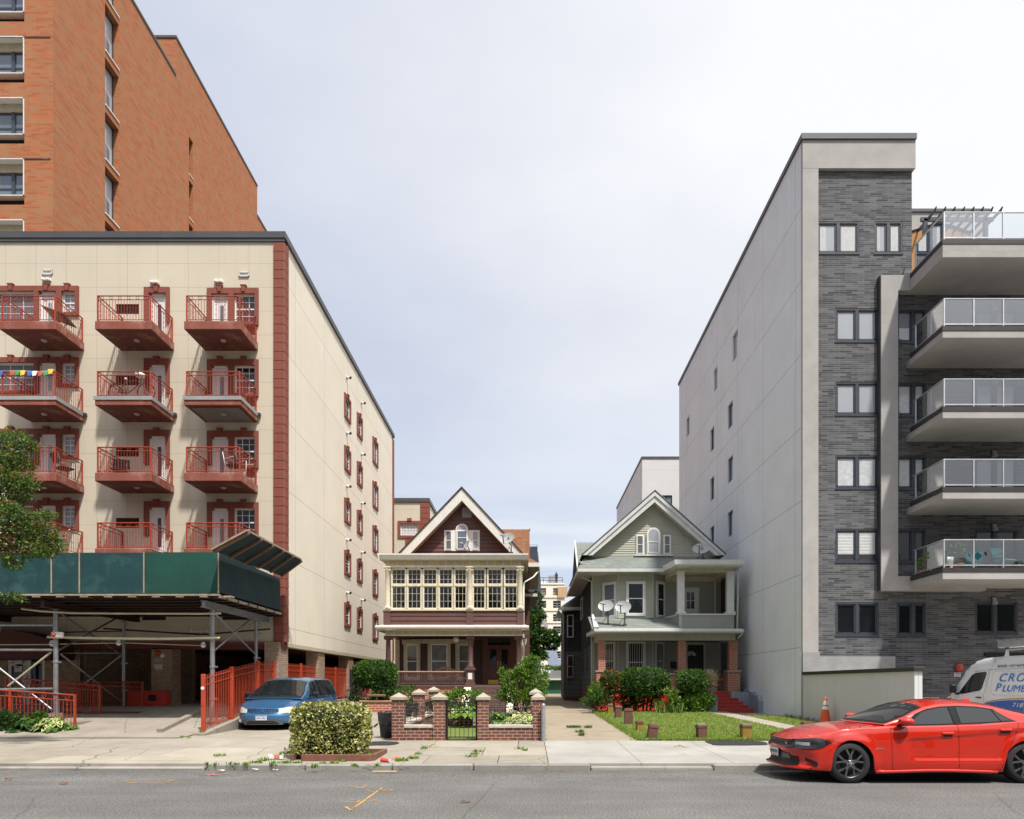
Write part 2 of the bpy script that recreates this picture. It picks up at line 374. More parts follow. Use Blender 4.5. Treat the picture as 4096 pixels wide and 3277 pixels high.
# ---------------------------------------------------------------- the materials of the street
# asphalt with worn wheel tracks and grain
def asphalt():
    m,nt,bs=_new('asphalt'); bs.inputs['Roughness'].default_value=.9; bs.inputs['Specular IOR Level'].default_value=.2
    co=coords(nt); g=noi(nt,co,34,4,.75); b=noi(nt,coords(nt,(.12,1.2,1)),.9,5); c=noi(nt,co,.7,6)
    out=mixc(nt,ramp(nt,b,.3,.7),(.112,.109,.107),(.16,.156,.152)); out=mixc(nt,ramp(nt,c,.35,.75,0,.8),out,(.095,.091,.088))
    sy=_n(nt,'ShaderNodeSeparateXYZ'); nt.links.new(co,sy.inputs[0]); gut=mth(nt,'MULTIPLY',ramp(nt,sy.outputs[1],13.0,13.7,0,1.),ramp(nt,noi(nt,coords(nt,(.5,1,1)),1.6,6,.65),.35,.65)); out=mixc(nt,mth(nt,'MULTIPLY',gut,.75),out,(.085,.074,.06))      # grit in the gutter
    cv=_n(nt,'ShaderNodeTexVoronoi',feature='DISTANCE_TO_EDGE'); nt.links.new(mixc(nt,.35,coords(nt,(.5,1,1)),_n(nt,'ShaderNodeTexNoise').outputs[1]),cv.inputs['Vector']); cv.inputs['Scale'].default_value=.35; out=mixc(nt,ramp(nt,cv.outputs['Distance'],.0005,.003,.35,0),out,(.05,.048,.046))
    out=mixc(nt,ramp(nt,g,.36,.64),mixc(nt,1.,out,(.45,)*3,'MULTIPLY'),mixc(nt,1.,out,(1.6,1.6,1.57),'MULTIPLY'))
    v=_n(nt,'ShaderNodeTexVoronoi'); nt.links.new(co,v.inputs['Vector']); v.inputs['Scale'].default_value=24
    out=mixc(nt,ramp(nt,v.outputs['Distance'],.08,.13,1,0),out,(.30,.29,.27))
    nt.links.new(out,bs.inputs['Base Color']); bump(nt,bs,mth(nt,'ADD',g,noi(nt,co,30,3)),.45,.012)
asphalt()
def concrete(name,col,crack=.6,stain=.45,grain=.22):
    m,nt,bs=_new(name); bs.inputs['Roughness'].default_value=.88; bs.inputs['Specular IOR Level'].default_value=.2
    co=coords(nt); a=_n(nt,'ShaderNodeVertexColor',layer_name='tint')
    out=mixc(nt,ramp(nt,noi(nt,co,.8,6),.3,.7),tuple(x*.86 for x in col),tuple(min(1,x*1.12) for x in col))
    out=mixc(nt,ramp(nt,noi(nt,co,2.1,7,.68),.52,.78,0,stain),out,tuple(x*.5 for x in col))
    out=mixc(nt,ramp(nt,noi(nt,co,70,3,.7),.3,.7,0,1.),mixc(nt,1.,out,(1-grain,)*3,'MULTIPLY'),mixc(nt,1.,out,(1+grain*.5,)*3,'MULTIPLY'))
    w=_n(nt,'ShaderNodeTexVoronoi',feature='DISTANCE_TO_EDGE'); dn=mixc(nt,.25,co,_n(nt,'ShaderNodeTexNoise').outputs[1])
    nt.links.new(dn,w.inputs['Vector']); w.inputs['Scale'].default_value=.55
    if crack: out=mixc(nt,ramp(nt,w.outputs['Distance'],.002,.007,crack,0),out,tuple(x*.25 for x in col))
    mu=_n(nt,'ShaderNodeMix',data_type='RGBA',blend_type='MULTIPLY'); mu.inputs[0].default_value=1
    nt.links.new(out,mu.inputs[6]); nt.links.new(a.outputs[0],mu.inputs[7]); nt.links.new(mu.outputs[2],bs.inputs['Base Color'])
    bump(nt,bs,noi(nt,co,50,4,.7),.25,.008)
concrete('old_concrete',(.33,.297,.245)); concrete('new_concrete',(.325,.31,.285),crack=0,stain=.3,grain=.1); concrete('drive_concrete',(.31,.26,.195),stain=.5,grain=.25)
concrete('curb_stone',(.30,.285,.26),stain=.7); concrete('ramp_concrete',(.31,.275,.23),stain=.6)
mat('dirt',(.13,.10,.07),.95,var=.35,scale=4,fine=.3,fscale=40,bmp=.6); mat('tar',(.018,.018,.02),.75,var=.3,fine=.5,fscale=90,bmp=.8,bscale=80)
mat('orange_paint',(.48,.25,.06),.85,var=.3,scale=14,stain=(.15,.14,.13),stainamt=.85); mat('pink_paint',(.65,.17,.16),.85,var=.3,scale=14,stain=(.3,.27,.24),stainamt=.7)
def grassmat():
    m,nt,bs=_new('turf'); bs.inputs['Roughness'].default_value=.9; co=coords(nt)
    out=mixc(nt,ramp(nt,noi(nt,co,1.1,5),.3,.7),(.13,.18,.03),(.20,.26,.05)); out=mixc(nt,ramp(nt,noi(nt,co,60,3,.7),.3,.75,0,.75),out,(.07,.10,.016))
    out=mixc(nt,ramp(nt,noi(nt,co,.5,4),.55,.8,0,.6),out,(.24,.20,.075)); nt.links.new(out,bs.inputs['Base Color']); bump(nt,bs,noi(nt,co,70,3,.7),.9,.03)
grassmat()
for i,c in enumerate(((.15,.23,.03),(.23,.32,.05),(.33,.37,.10))): leafmat('blade%d'%i,c,.3)
# facades
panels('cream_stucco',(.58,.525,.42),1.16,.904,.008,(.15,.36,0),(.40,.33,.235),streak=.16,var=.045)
panels('cream_side_lit',(.76,.70,.585),3.9,2.655,.010,(-1.3,1.42,0),(.33,.27,.2),streak=.16,var=.05)  # side stucco paler than the front: bright side light put into its colour
panels('wall_plaster',(.60,.58,.595),9,9,.001,(0,0,0),(.5,.48,.48),streak=.22,var=.06)
panels('grey_stucco',(.70,.745,.79),3.76,2.86,.012,(-.73,.09,0),(.27,.27,.275),streak=.24,var=.06)
panels('pale_stucco',(.62,.615,.61),3.2,2.9,.012,(0,.4,0),(.45,.45,.45),streak=.05,var=.03)
brick('tower_brick',[(.37,.105,.042),(.445,.148,.062),(.41,.175,.08),(.345,.19,.095)],(.34,.195,.115),.42,.098,.006,.3,var=.12,blot=.3)
brick('grey_brick',[(.048,.051,.058),(.115,.119,.127),(.19,.19,.192),(.078,.082,.09)],(.19,.192,.196),.47,.082,.008,.6,var=.3,stain=.22,blot=.3)
brick('beige_brick',[(.34,.22,.15),(.44,.31,.22),(.50,.37,.27),(.38,.24,.17)],(.22,.16,.12),.23,.075,.012,.7)
brick('red_brick',[(.15,.043,.028),(.21,.058,.034),(.185,.072,.048),(.235,.078,.046)],(.30,.26,.22),.225,.083,.012,.7,var=.3,blot=.5)
brick('orange_brick',[(.33,.075,.035),(.42,.11,.05),(.38,.13,.07)],(.42,.35,.28),.24,.085,.013,.7,var=.25)
brick('house_brick',[(.33,.08,.045),(.42,.11,.06),(.36,.12,.07)],(.52,.44,.37),.32,.105,.014,.7,var=.25)
brick('brown_shingle',[(.16,.065,.03),(.24,.105,.05),(.20,.09,.045),(.27,.135,.07)],(.075,.03,.018),.30,.14,.007,.5,var=.4,flat=True)
brick('green_shingle',[(.165,.19,.17),(.225,.25,.225),(.19,.218,.195),(.255,.275,.25)],(.085,.10,.09),.33,.15,.006,.5,var=.3,flat=True)
brick('grey_shingle',[(.10,.10,.10),(.15,.15,.15),(.12,.12,.12)],(.07,.07,.07),.33,.15,.006,.4)
brick('asphalt_siding',[(.032,.042,.040),(.045,.056,.053),(.038,.048,.047)],(.012,.014,.014),.9,.30,.012,.5,var=.25)
brick('light_siding',[(.095,.115,.110),(.125,.145,.138),(.11,.13,.125)],(.03,.035,.035),.9,.30,.012,.5,var=.25)
brick('path_tile',[(.50,.38,.27),(.58,.46,.34)],(.33,.24,.17),.75,.6,.012,.3,flat=False,offset=0)
# concrete with aggregate specks
def aggregate(name,col):
    m,nt,bs=_new(name); bs.inputs['Roughness'].default_value=.9; bs.inputs['Specular IOR Level'].default_value=.2; co=coords(nt)
    out=mixc(nt,ramp(nt,noi(nt,co,1.2,6),.3,.7),tuple(x*.88 for x in col),tuple(x*1.1 for x in col))
    out=mixc(nt,ramp(nt,noi(nt,co,25,4,.7),.35,.7,0,.5),out,tuple(x*.72 for x in col))
    for sc_,lo,c in ((9,.10,tuple(x*.35 for x in col)),(13,.08,(.85,.83,.8))):
        v=_n(nt,'ShaderNodeTexVoronoi'); nt.links.new(co,v.inputs['Vector']); v.inputs['Scale'].default_value=sc_; out=mixc(nt,ramp(nt,v.outputs['Distance'],lo*.6,lo*1.1,.8,0),out,c)
    nt.links.new(out,bs.inputs['Base Color']); bump(nt,bs,noi(nt,co,40,4,.7),.35,.008)
aggregate('aggregate',(.42,.402,.39)); mat('plinth',(.30,.30,.30),.9,var=.18,scale=1.5,fine=.12,fscale=25,bmp=.3)
mat('coping',(.065,.066,.072),.5,var=.12,scale=1); mat('dark_cap',(.035,.030,.027),.5,var=.15)
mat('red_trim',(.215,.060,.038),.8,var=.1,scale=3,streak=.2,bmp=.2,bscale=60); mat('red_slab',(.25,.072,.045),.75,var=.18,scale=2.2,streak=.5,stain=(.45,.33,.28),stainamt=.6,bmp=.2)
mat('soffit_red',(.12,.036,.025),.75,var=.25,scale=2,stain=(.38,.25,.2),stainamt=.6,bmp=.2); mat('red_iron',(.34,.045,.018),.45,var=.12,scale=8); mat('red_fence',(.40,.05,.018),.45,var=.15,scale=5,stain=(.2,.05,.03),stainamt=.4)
mat('red_dark',(.12,.03,.025),.7,var=.1); mat('maroon',(.06,.012,.010),.7,var=.12); mat('rust',(.035,.016,.011),.85,var=.35,scale=6,fine=.2); mat('zinc',(.31,.32,.335),.42,.7,var=.2,scale=4,stain=(.24,.2,.17),stainamt=.4)
mat('bamboo_pipe',(.50,.45,.33),.5,.2,var=.2,scale=3); mat('joist_dark',(.03,.02,.016),.9,var=.3); mat('galv',(.34,.36,.38),.5,.6,var=.2,scale=3,stain=(.17,.14,.12),stainamt=.35)
mat('ply_teal',(.003,.040,.045),.85,var=.35,scale=1.6,fine=.25,fscale=30,stain=(.04,.10,.10),stainamt=.6,streak=.3,bmp=.2); mat('ply_green',(.0015,.050,.036),.8,var=.3,scale=1.1,fine=.15,fscale=25,stain=(.012,.085,.07),stainamt=.5,streak=.25,bmp=.15)
mat('ply_blue',(.006,.024,.032),.8,var=.2,scale=1,fine=.12,fscale=25,stain=(.03,.06,.065),stainamt=.4); mat('old_wood',(.30,.24,.175),.85,var=.3,scale=5,fine=.2,streak=.4); mat('brown_wood',(.15,.09,.05),.8,var=.3,scale=6,fine=.2)
mat('tan_rail',(.42,.22,.11),.55,var=.2,scale=5); mat('planter_wood',(.17,.07,.045),.8,var=.3,scale=6,fine=.2); mat('door_wood',(.095,.022,.010),.3,var=.25,scale=7,streak=.4,coat=.3)
mat('white_paint',(.70,.69,.66),.5,var=.05,scale=3,streak=.15); mat('white_frame',(.74,.745,.74),.4,var=.03); mat('cream_paint',(.66,.60,.46),.6,var=.08,scale=4,streak=.3,stain=(.42,.34,.22),stainamt=.35); mat('cream_dark',(.50,.44,.31),.7,var=.1,scale=4,streak=.35)
mat('gutter_white',(.66,.645,.60),.5,var=.07,scale=2,streak=.2); mat('brown_board',(.105,.043,.033),.55,var=.14,scale=1.6,streak=.2); mat('brown_paint',(.105,.052,.046),.55,var=.14,scale=4); mat('brown_shaded',(.05,.018,.014),.6,var=.15)  # darkest brown puts the porch's shade into its siding and ceiling colour
mat('sage_board',(.395,.395,.325),.6,var=.07,scale=1.2,streak=.18); mat('sage_shaded',(.30,.305,.275),.6,var=.07,scale=1.2,streak=.2,stain=(.33,.22,.12),stainamt=.2); mat('sage_trim',(.42,.46,.40),.5,var=.06); mat('grey_white',(.60,.61,.60),.5,var=.07,scale=3,streak=.25)  # greyer sage puts porch and recess shade into the siding colour
mat('soffit_grey',(.46,.45,.41),.7,var=.1,streak=.2); mat('red_step',(.32,.025,.018),.55,var=.2,scale=3,stain=(.15,.03,.025),stainamt=.4); mat('red_base',(.50,.032,.018),.6,var=.15,scale=2); mat('blue_grey',(.24,.28,.335),.6,var=.12,scale=3)
mat('lime_stone',(.34,.295,.235),.85,var=.12,scale=5,fine=.1,bmp=.3); mat('rough_stone',(.44,.40,.35),.9,var=.2,scale=9,fine=.15,bmp=.8,bscale=25); mat('black_iron',(.014,.014,.016),.45,var=.1); mat('black_plastic',(.014,.014,.016),.5,var=.1,spec=.3); mat('bag_black',(.022,.022,.025),.25,var=.2)
mat('brass',(.75,.48,.12),.25,1.); mat('steel',(.62,.63,.64),.3,.85,var=.06); mat('alu',(.60,.61,.63),.35,.7,var=.05); mat('dark_metal',(.06,.06,.065),.5,.3); mat('dish_grey',(.34,.35,.355),.5,var=.06,scale=3)
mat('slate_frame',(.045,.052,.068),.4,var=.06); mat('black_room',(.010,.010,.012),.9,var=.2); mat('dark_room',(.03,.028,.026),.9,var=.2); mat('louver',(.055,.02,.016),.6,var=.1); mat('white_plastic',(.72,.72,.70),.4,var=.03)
mat('post_red',(.135,.062,.042),.85,var=.2,scale=6,fine=.15,stain=(.08,.05,.04),stainamt=.6,bmp=.4); mat('post_yellow',(.26,.16,.025),.85,var=.3,scale=6,stain=(.2,.09,.06),stainamt=.7); mat('post_top',(.22,.19,.165),.9,var=.3,scale=8,stain=(.1,.08,.07))
mat('cone_orange',(.72,.10,.02),.45,var=.08,stain=(.4,.08,.03),stainamt=.3); mat('cone_white',(.72,.71,.68),.4,var=.05); mat('bell_red',(.40,.045,.018),.4,var=.05); mat('sign_white',(.72,.71,.68),.6); mat('sign_red',(.45,.03,.02),.6); mat('sign_grey',(.36,.34,.32),.6); mat('ink',(.02,.02,.02),.6); mat('lettering_red',(.30,.02,.015),.6); mat('gold_plate',(.42,.28,.08),.5)
mat('teal_fabric',(.03,.36,.38),.6,var=.08,scale=20); mat('terracotta',(.48,.15,.05),.75,var=.12,scale=8); mat('bark',(.07,.05,.035),.9,var=.4,scale=8,bmp=.7,bscale=20); mat('cane',(.38,.29,.18),.8,var=.25,scale=12)
mat('garage_green',(.022,.105,.06),.6,var=.15,scale=1,stain=(.25,.27,.24),stainamt=.35); mat('net_blue',(.04,.05,.075),.9,var=.3,scale=1); mat('far_white',(.78,.75,.66),.85,var=.05,scale=.2,streak=.12); mat('plywood',(.50,.34,.20),.8,var=.15); mat('boom_blue',(.30,.36,.47),.5,var=.1); mat('boom_grey',(.36,.35,.33),.5,var=.1); mat('orange_panel',(.36,.17,.05),.6,var=.1)
mat('cloth_dark',(.03,.016,.02),.9); mat('skin',(.25,.15,.10),.6); mat('curtain',(.52,.53,.53),.9,var=.1,scale=8); mat('yellow_stick',(.55,.36,.12),.7); mat('litter_white',(.5,.49,.47),.5); mat('litter_red',(.6,.05,.04),.5)
for n,c in (('flag_blue',(.05,.12,.42)),('flag_white',(.7,.7,.68)),('flag_red',(.5,.09,.04)),('flag_green',(.06,.28,.10)),('flag_yellow',(.75,.5,.04))): mat(n,c,.8,var=.05)
# glass
pane('glass_dark',(.012,.014,.017),ior=1.75); pane('glass_room',(.03,.032,.034),ior=1.7); pane('glass_shade',(.13,.14,.15),ior=1.7); pane('glass_blind',(.34,.36,.39),ior=1.8,var=.05); pane('glass_curtain',(.52,.54,.56),ior=1.7,var=.14,scale=7); pane('glass_sky',(.22,.25,.29),ior=2.1,var=.2); pane('glass_porch',(.10,.095,.08),ior=1.5,var=.7,scale=1.6); pane('glass_lace',(.16,.15,.14),ior=1.5,var=.3,scale=4); pane('glass_car',(.012,.016,.017),ior=1.6,var=.2); pane('glass_tower',(.42,.48,.52),ior=1.9,var=.1,scale=.4); pane('glass_blue',(.13,.16,.21),ior=1.8,var=.2)
clearglass('rail_glass',(.70,.75,.78),ior=3.4); clearglass('shield_glass',(.66,.74,.70),ior=2.1)
def carpaint(name,col,flake=0.,rough=.25):
    m,nt,bs=_new(name); bs.inputs['Roughness'].default_value=rough; bs.inputs['Coat Weight'].default_value=1.; bs.inputs['Coat Roughness'].default_value=.015; bs.inputs['Coat IOR'].default_value=1.6; bs.inputs['Specular IOR Level'].default_value=.2
    co=coords(nt); out=mixc(nt,ramp(nt,noi(nt,co,1.2,4),.3,.7),tuple(x*.95 for x in col),tuple(min(1,x*1.05) for x in col))
    if flake: bs.inputs['Metallic'].default_value=flake
    nt.links.new(out,bs.inputs['Base Color'])
carpaint('paint_red',(.46,.014,.003)); carpaint('paint_blue',(.035,.125,.26),.3,.35); carpaint('paint_white',(.72,.73,.74))
mat('tyre',(.018,.018,.018),.8,var=.2,scale=10,bmp=.3); mat('rim_dark',(.17,.17,.175),.3,.8,var=.1); mat('rim_silver',(.45,.45,.46),.3,.8); mat('lamp_smoke',(.015,.015,.017),.08,spec=.8); mat('lamp_clear',(.58,.57,.50),.15,var=.1,coat=1.); mat('lamp_amber',(.7,.22,.03),.3); mat('trim_grey',(.16,.165,.175),.6,var=.06); mat('honeycomb',(.012,.012,.012),.5,var=.3,scale=60); mat('plate_white',(.66,.66,.66),.5); mat('decal_blue',(.02,.10,.42),.35); mat('decal_sky',(.03,.22,.60),.35); mat('decal_gold',(.48,.27,.05),.35); mat('decal_orange',(.45,.20,.06),.4); mat('trim_black',(.012,.012,.013),.22,spec=.18); mat('chrome',(.8,.8,.8),.12,1.); mat('seat_cloth',(.05,.052,.055),.9,var=.2)
# leaves
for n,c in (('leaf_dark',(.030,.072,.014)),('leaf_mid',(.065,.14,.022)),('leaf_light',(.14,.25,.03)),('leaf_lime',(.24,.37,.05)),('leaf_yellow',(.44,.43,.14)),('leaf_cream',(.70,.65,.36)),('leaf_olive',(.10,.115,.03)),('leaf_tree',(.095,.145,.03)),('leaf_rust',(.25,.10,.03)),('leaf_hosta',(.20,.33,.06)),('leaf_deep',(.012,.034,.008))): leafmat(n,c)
# ---------------------------------------------------------------- ground
def tint(o, fn):
    ca=o.data.color_attributes.new('tint','FLOAT_COLOR','CORNER')
    for p in o.data.polygons:
        c=fn(p)
        for li in p.loop_indices: ca.data[li].color=(c,c,c*.985,1)
def sheet(name, x0,x1,ys, zf, m, dz=0., kind='structure', nx=1):
    mb=MB()
    rows=[[(x0+(x1-x0)*i/nx,y,zf(y)+dz) for i in range(nx+1)] for y in ys]
    return struct(mb.grid(rows,m,False),name,kind)
g=MB(); g.poly([(-1500,-1500,-.12),(1500,-1500,-.12),(1500,3000,-.12),(-1500,3000,-.12)],'dirt'); struct(g,'ground')
sheet('road',-160,160,[-14,0,6,11.75,13.75],lambda y:0 if y<11.8 else -.02,'asphalt')
# kerb: stones with joints, worn low where the driveways cross it
def kerbtop(x): 
    if x<X(165,13.8): return .05
    if x>X(545,13.8) and x<X(760,13.8): return .055
    return .10
k=MB(); x=-60.
while x<60:
    L=R.uniform(1.6,2.6); e=R.uniform(-.008,.008); t=kerbtop(x+L/2)+e
    k.box(x+.008,x+L-.008,13.75+e,13.93,-.15,t,'curb_stone',.025); x+=L
ko=struct(k,'kerb'); tint(ko,lambda p:R.uniform(.8,1.05))
sub=MB(); sub.poly([(-160,13.90,.0),(160,13.90,.0),(160,18.2,.19),(-160,18.2,.19)],'dirt'); struct(sub,'pavement_bed')
# pavement flags: an old half and a new half, split where the driveway starts
side=MB(); XS=.40
rows=[(13.94,15.1),(15.1,16.55),(16.55,18.0)]
tl=[]
def zs(y): return .10+(y-13.92)*.0319 if y>14.6 else min(.10,kerbtop(0))+(y-13.92)*.035
def flag(x0,x1,y0,y1,m,j=.012,t=1.,e=.0):
    d=[R.uniform(-e,e) for _ in range(4)]
    side.slab([(x0+j,y0+j,zs(y0)+d[0]),(x1-j,y0+j,zs(y0)+d[1]),(x1-j,y1-j,zs(y1)+d[2]),(x0+j,y1-j,zs(y1)+d[3])],-.06,m); tl.extend([t]*6)
for ri,(y0,y1) in enumerate(rows):
    x=-60+ri*.4
    while x<XS:
        L=R.uniform(1.3,2.3) if x>-4.6 else R.uniform(2.2,3.4)
        x1=min(x+L,XS)
        if XS-x1<.5: x1=XS
        flag(x,x1,y0,y1,'old_concrete',.010 if x>-4.6 else .005,R.uniform(.84,1.1),.008 if x>-4.6 else .003); x=x1
    x=XS
    while x<60: flag(x,x+1.9,y0,y1,'new_concrete',.005,R.uniform(.96,1.03)); x+=1.9
so=struct(side,'pavement'); tint(so,lambda p:tl[p.index])
# the yards behind the pavement
YS=[17.98]+[18.5+i*1.5 for i in range(40)]
y1=sheet('yard',-60,-3.4,YS,gz,'old_concrete',-.03,nx=8); tint(y1,lambda p:R.uniform(.93,1.04))
y2=sheet('yard',.42,2.9,YS,gz,'drive_concrete',-.015,nx=2); tint(y2,lambda p:R.uniform(.96,1.04)); y2.name='driveway'
y3=sheet('yard',2.9,60,YS,gz,'old_concrete',-.055,nx=8); tint(y3,lambda p:R.uniform(.93,1.04))
y4=sheet('garden_bed',-3.4,.42,[17.98,20,24,28,33],gz,'dirt',-.03)
# drive ramp to the garage of the cream building, with its raised edge
def rampz(y): return gz(y)+max(0,min(1,(y-19.6)/4.7))*.56
rm=MB(); rm.grid([[(x,y,rampz(y)-.01) for x in (-26,-18,-13,-10.7,-9.72)] for y in (18.9,19.6,20.5,21.5,22.5,23.5,24.3,26,30,45)],'ramp_concrete',False)
ro=struct(rm,'ramp'); tint(ro,lambda p:1.)
rk=MB()
for i,(ya,yb) in enumerate(((20.0,21.4),(21.42,23.2),(23.22,25.6))):   # low kerb along the ramp
    xa=lambda y:-10.9-.12*(y-20)
    rk.slab([(xa(ya),ya,rampz(ya)-.05),(xa(ya)+.18,ya,rampz(ya)-.05),(xa(yb)+.18,yb,rampz(yb)-.05),(xa(yb),yb,rampz(yb)-.05)],.15,'ramp_concrete')
tint(struct(rk,'ramp_kerb'),lambda p:.95)
wk=MB(); wk.add([(-9.72,19.7,.1),(-9.34,19.7,.1),(-9.34,26,.1),(-9.72,26,.1),(-9.72,19.7,.29),(-9.34,19.7,.29),(-9.34,24.3,rampz(24.3)+.02),(-9.72,24.3,rampz(24.3)+.02),(-9.34,26,rampz(26)+.02),(-9.72,26,rampz(26)+.02)],
 [(0,1,5,4),(4,5,6,7),(7,6,8,9),(1,2,8,6,5),(0,4,7,9,3),(2,3,9,8)],'ramp_concrete'); tint(struct(wk,'ramp_side_wall'),lambda p:.95)
# tar patches and utility marks sprayed on the ground
def blob(mb,c,rx,ry,m,n=28,rough=.25,zf=zs,dz=.006,sq=1.):
    ps=[]
    for i in range(n):
        a=2*math.pi*i/n; q=1+rough*(mnoise.noise(Vector((math.cos(a)*2,math.sin(a)*2,c[0])))); 
        ca,sa=math.cos(a),math.sin(a); k=1/max(abs(ca),abs(sa))*sq+1*(1-sq)
        x,y=c[0]+rx*q*ca*k,c[1]+ry*q*sa*k; ps.append((x,y,zf(y)+dz))
    mb.poly(ps,m)
tp=MB(); blob(tp,(-3.9,17.3),.60,.42,'tar',sq=.3,dz=.012); struct(tp,'tar_patch')
tp=MB(); blob(tp,(5.3,17.4),.75,.50,'tar',sq=.7,dz=.012,rough=.15); struct(tp,'tar_patch')
def stroke(mb,pts,w,m,zf=lambda y:0,dz=.005):
    for a,b in zip(pts,pts[1:]):
        d=Vector((b[0]-a[0],b[1]-a[1],0)); L=d.length; d.normalize(); s=Vector((-d.y,d.x,0)); k=max(2,int(L/.07)); pr=None
        for i in range(k+1):
            q=Vector((a[0],a[1],0))+d*L*i/k; ww=w*(.35+.6*abs(mnoise.noise(q*5))); e=[(q+s*ww),(q-s*ww)]
            e=[(v.x,v.y,zf(v.y)+dz) for v in e]
            if pr: mb.poly([pr[0],pr[1],e[1],e[0]],m)
            pr=e
def gp(px,py): # d7 picture point on the road plane
    v=700+py*.23748; y=EYE*FL/(v-CV); return (X(px*.23748,y),y)
mk=MB()
for s,w in (([(1480,462),(1610,370)],.035),([(1455,450),(1478,466),(1500,450)],.03),([(1545,380),(1570,388),(1600,378),(1630,386),(1655,380),(1630,376),(1600,380)],.02),([(1435,428),(1500,432),(1515,424),(1480,422)],.025),([(1535,428),(1590,424),(1560,418)],.02),([(1470,362),(1520,372),(1545,358)],.02),([(1545,362),(1580,364)],.018),([(515,346),(600,352),(700,346),(735,338),(690,338)],.025),([(640,354),(765,347)],.02)):
    stroke(mk,[gp(*p) for p in s],w,'orange_paint')
struct(mk,'road_markings')
mk=MB()
for s,w in (([(860,312),(910,316),(970,308)],.03),([(880,318),(905,310)],.025)): stroke(mk,[gp(*p) for p in s],w,'pink_paint')
struct(mk,'road_markings')
mk=MB()
def sp(c,px,py):
    v=CR[c][1]+py*CR[c][2]; a=(v-CV)/FL; y=(EYE-.10+13.92*.0319)/(a+.0319); return (cx(c,px,y),y)
for s,w in (([(650,1440),(720,1435),(790,1420)],.03),([(720,1450),(760,1415)],.025),([(760,1440),(815,1447)],.02)): stroke(mk,[sp('c8',*p) for p in s],w,'orange_paint',zs,.014)
for s,w in (([(1340,1447),(1400,1432),(1450,1455),(1500,1447)],.03),([(1380,1520),(1430,1522),(1475,1530)],.025),([(1395,1430),(1400,1448)],.02)): stroke(mk,[sp('d2',*p) for p in s],w,'orange_paint',zs,.014)
for s,w in (([(300,1598),(370,1550),(385,1560),(360,1585),(430,1580)],.035),): stroke(mk,[sp('c8',*p) for p in s],w,'pink_paint',zs,.014)
struct(mk,'pavement_markings')
# lawn in front of the grey house and the strip beyond its path
ln=MB()
def lz(y): return gz(y)+.02
ed=[(2.92+.06*mnoise.noise(Vector((y*1.3,0,4))),y) for y in [17.95+.4*i for i in range(36)]]
er=[(8.0+.04*mnoise.noise(Vector((y*1.3,5,4))),y) for y in [17.95+.4*i for i in range(36)]]
ln.grid([[(a[0]+(b[0]-a[0])*t,a[1],lz(a[1])) for t in (0,.25,.5,.75,1)] for a,b in zip(ed,er)],'turf',False)
ln.grid([[(8.9+t*1.66,y,lz(y)) for t in (0,.5,1)] for y in (18.0,20,22,24,26,28.0)],'turf',False)
struct(ln,'lawn')
pa=sheet('path',8.0,8.9,[17.95,22,26,31.6],gz,'old_concrete',.012); tint(pa,lambda p:1.08)
gr=MB()
for _ in range(15000):
    y=17.95+13.5*R.random()**1.7; x=R.uniform(2.9,8.02)
    tufts(gr,[(x,y,lz(y)-.005)],(['blade0','blade1','blade1','blade2'] if mnoise.noise(Vector((x*.9,y*.9,3)))<.25 else ['blade2','blade2','leaf_olive','blade1']),.06,2,.03)
for _ in range(2200):
    y=R.uniform(18,28); tufts(gr,[(R.uniform(8.88,10.5),y,lz(y)-.005)],['blade0','blade1','blade2','blade2'],.075,2,.03)
for i in range(500):
    y=17.95+13*i/500; tufts(gr,[(2.93+R.uniform(-.1,.05),y,gz(y))],['blade0','blade1'],.10,5,.05)
for i in range(260):
    x=2.95+5*i/260; tufts(gr,[(x,17.96+R.uniform(-.04,.05),gz(18))],['blade0','blade1','leaf_light'],.07,5,.05)
struct(gr,'grass','stuff')
# inner garden of the brown house: lawn, path
gl=MB(); gl.poly([(-3.3,18.3,gz(18.3)),(-1.35,18.3,gz(18.3)),(-1.1,24,gz(24)),(-3.3,24,gz(24))],'turf'); gl.poly([(-.35,18.3,gz(18.3)),(.3,18.3,gz(18.3)),(.3,24,gz(24)),(-.3,24,gz(24))],'turf'); struct(gl,'garden_lawn')
gpth=MB(); gpth.poly([(-1.2,18.0,gz(18)+.01),(-.42,18.0,gz(18)+.01),(-.05,24,gz(24)+.01),(-.9,24,gz(24)+.01)],'path_tile'); gpth.slab([(-1.35,18.3,gz(18.3)),(-1.2,18.3,gz(18.3)),(-.9,24,gz(24)),(-1.05,24,gz(24))],.05,'post_red'); struct(gpth,'garden_path')
# weeds in the joints
wd=MB(); spots=[]
for c,pts in (('c8',[(560,1575),(590,1530),(545,1580),(1180,1560),(1215,1530),(1240,1505),(1700,1475),(1790,1490),(730,1378),(770,1370),(840,1375),(910,1368),(380,1605),(420,1600),(120,1545),(150,1560),(90,1520),(60,1500),(1970,1380),(640,1470)]),
              ('c5',[(320,1640),(490,1638),(640,1640),(735,1608),(790,1600),(850,1640),(1240,1655),(1215,1660),(1640,1530),(1690,1560),(85,1405),(385,1562),(230,1362),(255,1365),(1430,1610),(1540,1650),(1710,1650)])):
    for px,py in pts: x,y=sp(c,px,py); spots+=[(x+R.uniform(-.1,.1),y+R.uniform(-.04,.04),zs(y)) for _ in range(2)]
for px,py in ((690,1640),(900,1648),(1000,1645),(1300,1650)):
    x,y=sp('c5',px,py); spots+=[(x+R.uniform(-.3,.3),13.95,.09) for _ in range(4)]
tufts(wd,spots,['leaf_mid','leaf_light','leaf_lime','blade1'],.075,16,.08)
for p in spots[::2]: crown(wd,(p[0],p[1],p[2]+.02),(.09,.06,.03),7,.045,['leaf_mid','leaf_light'],.1,.2)
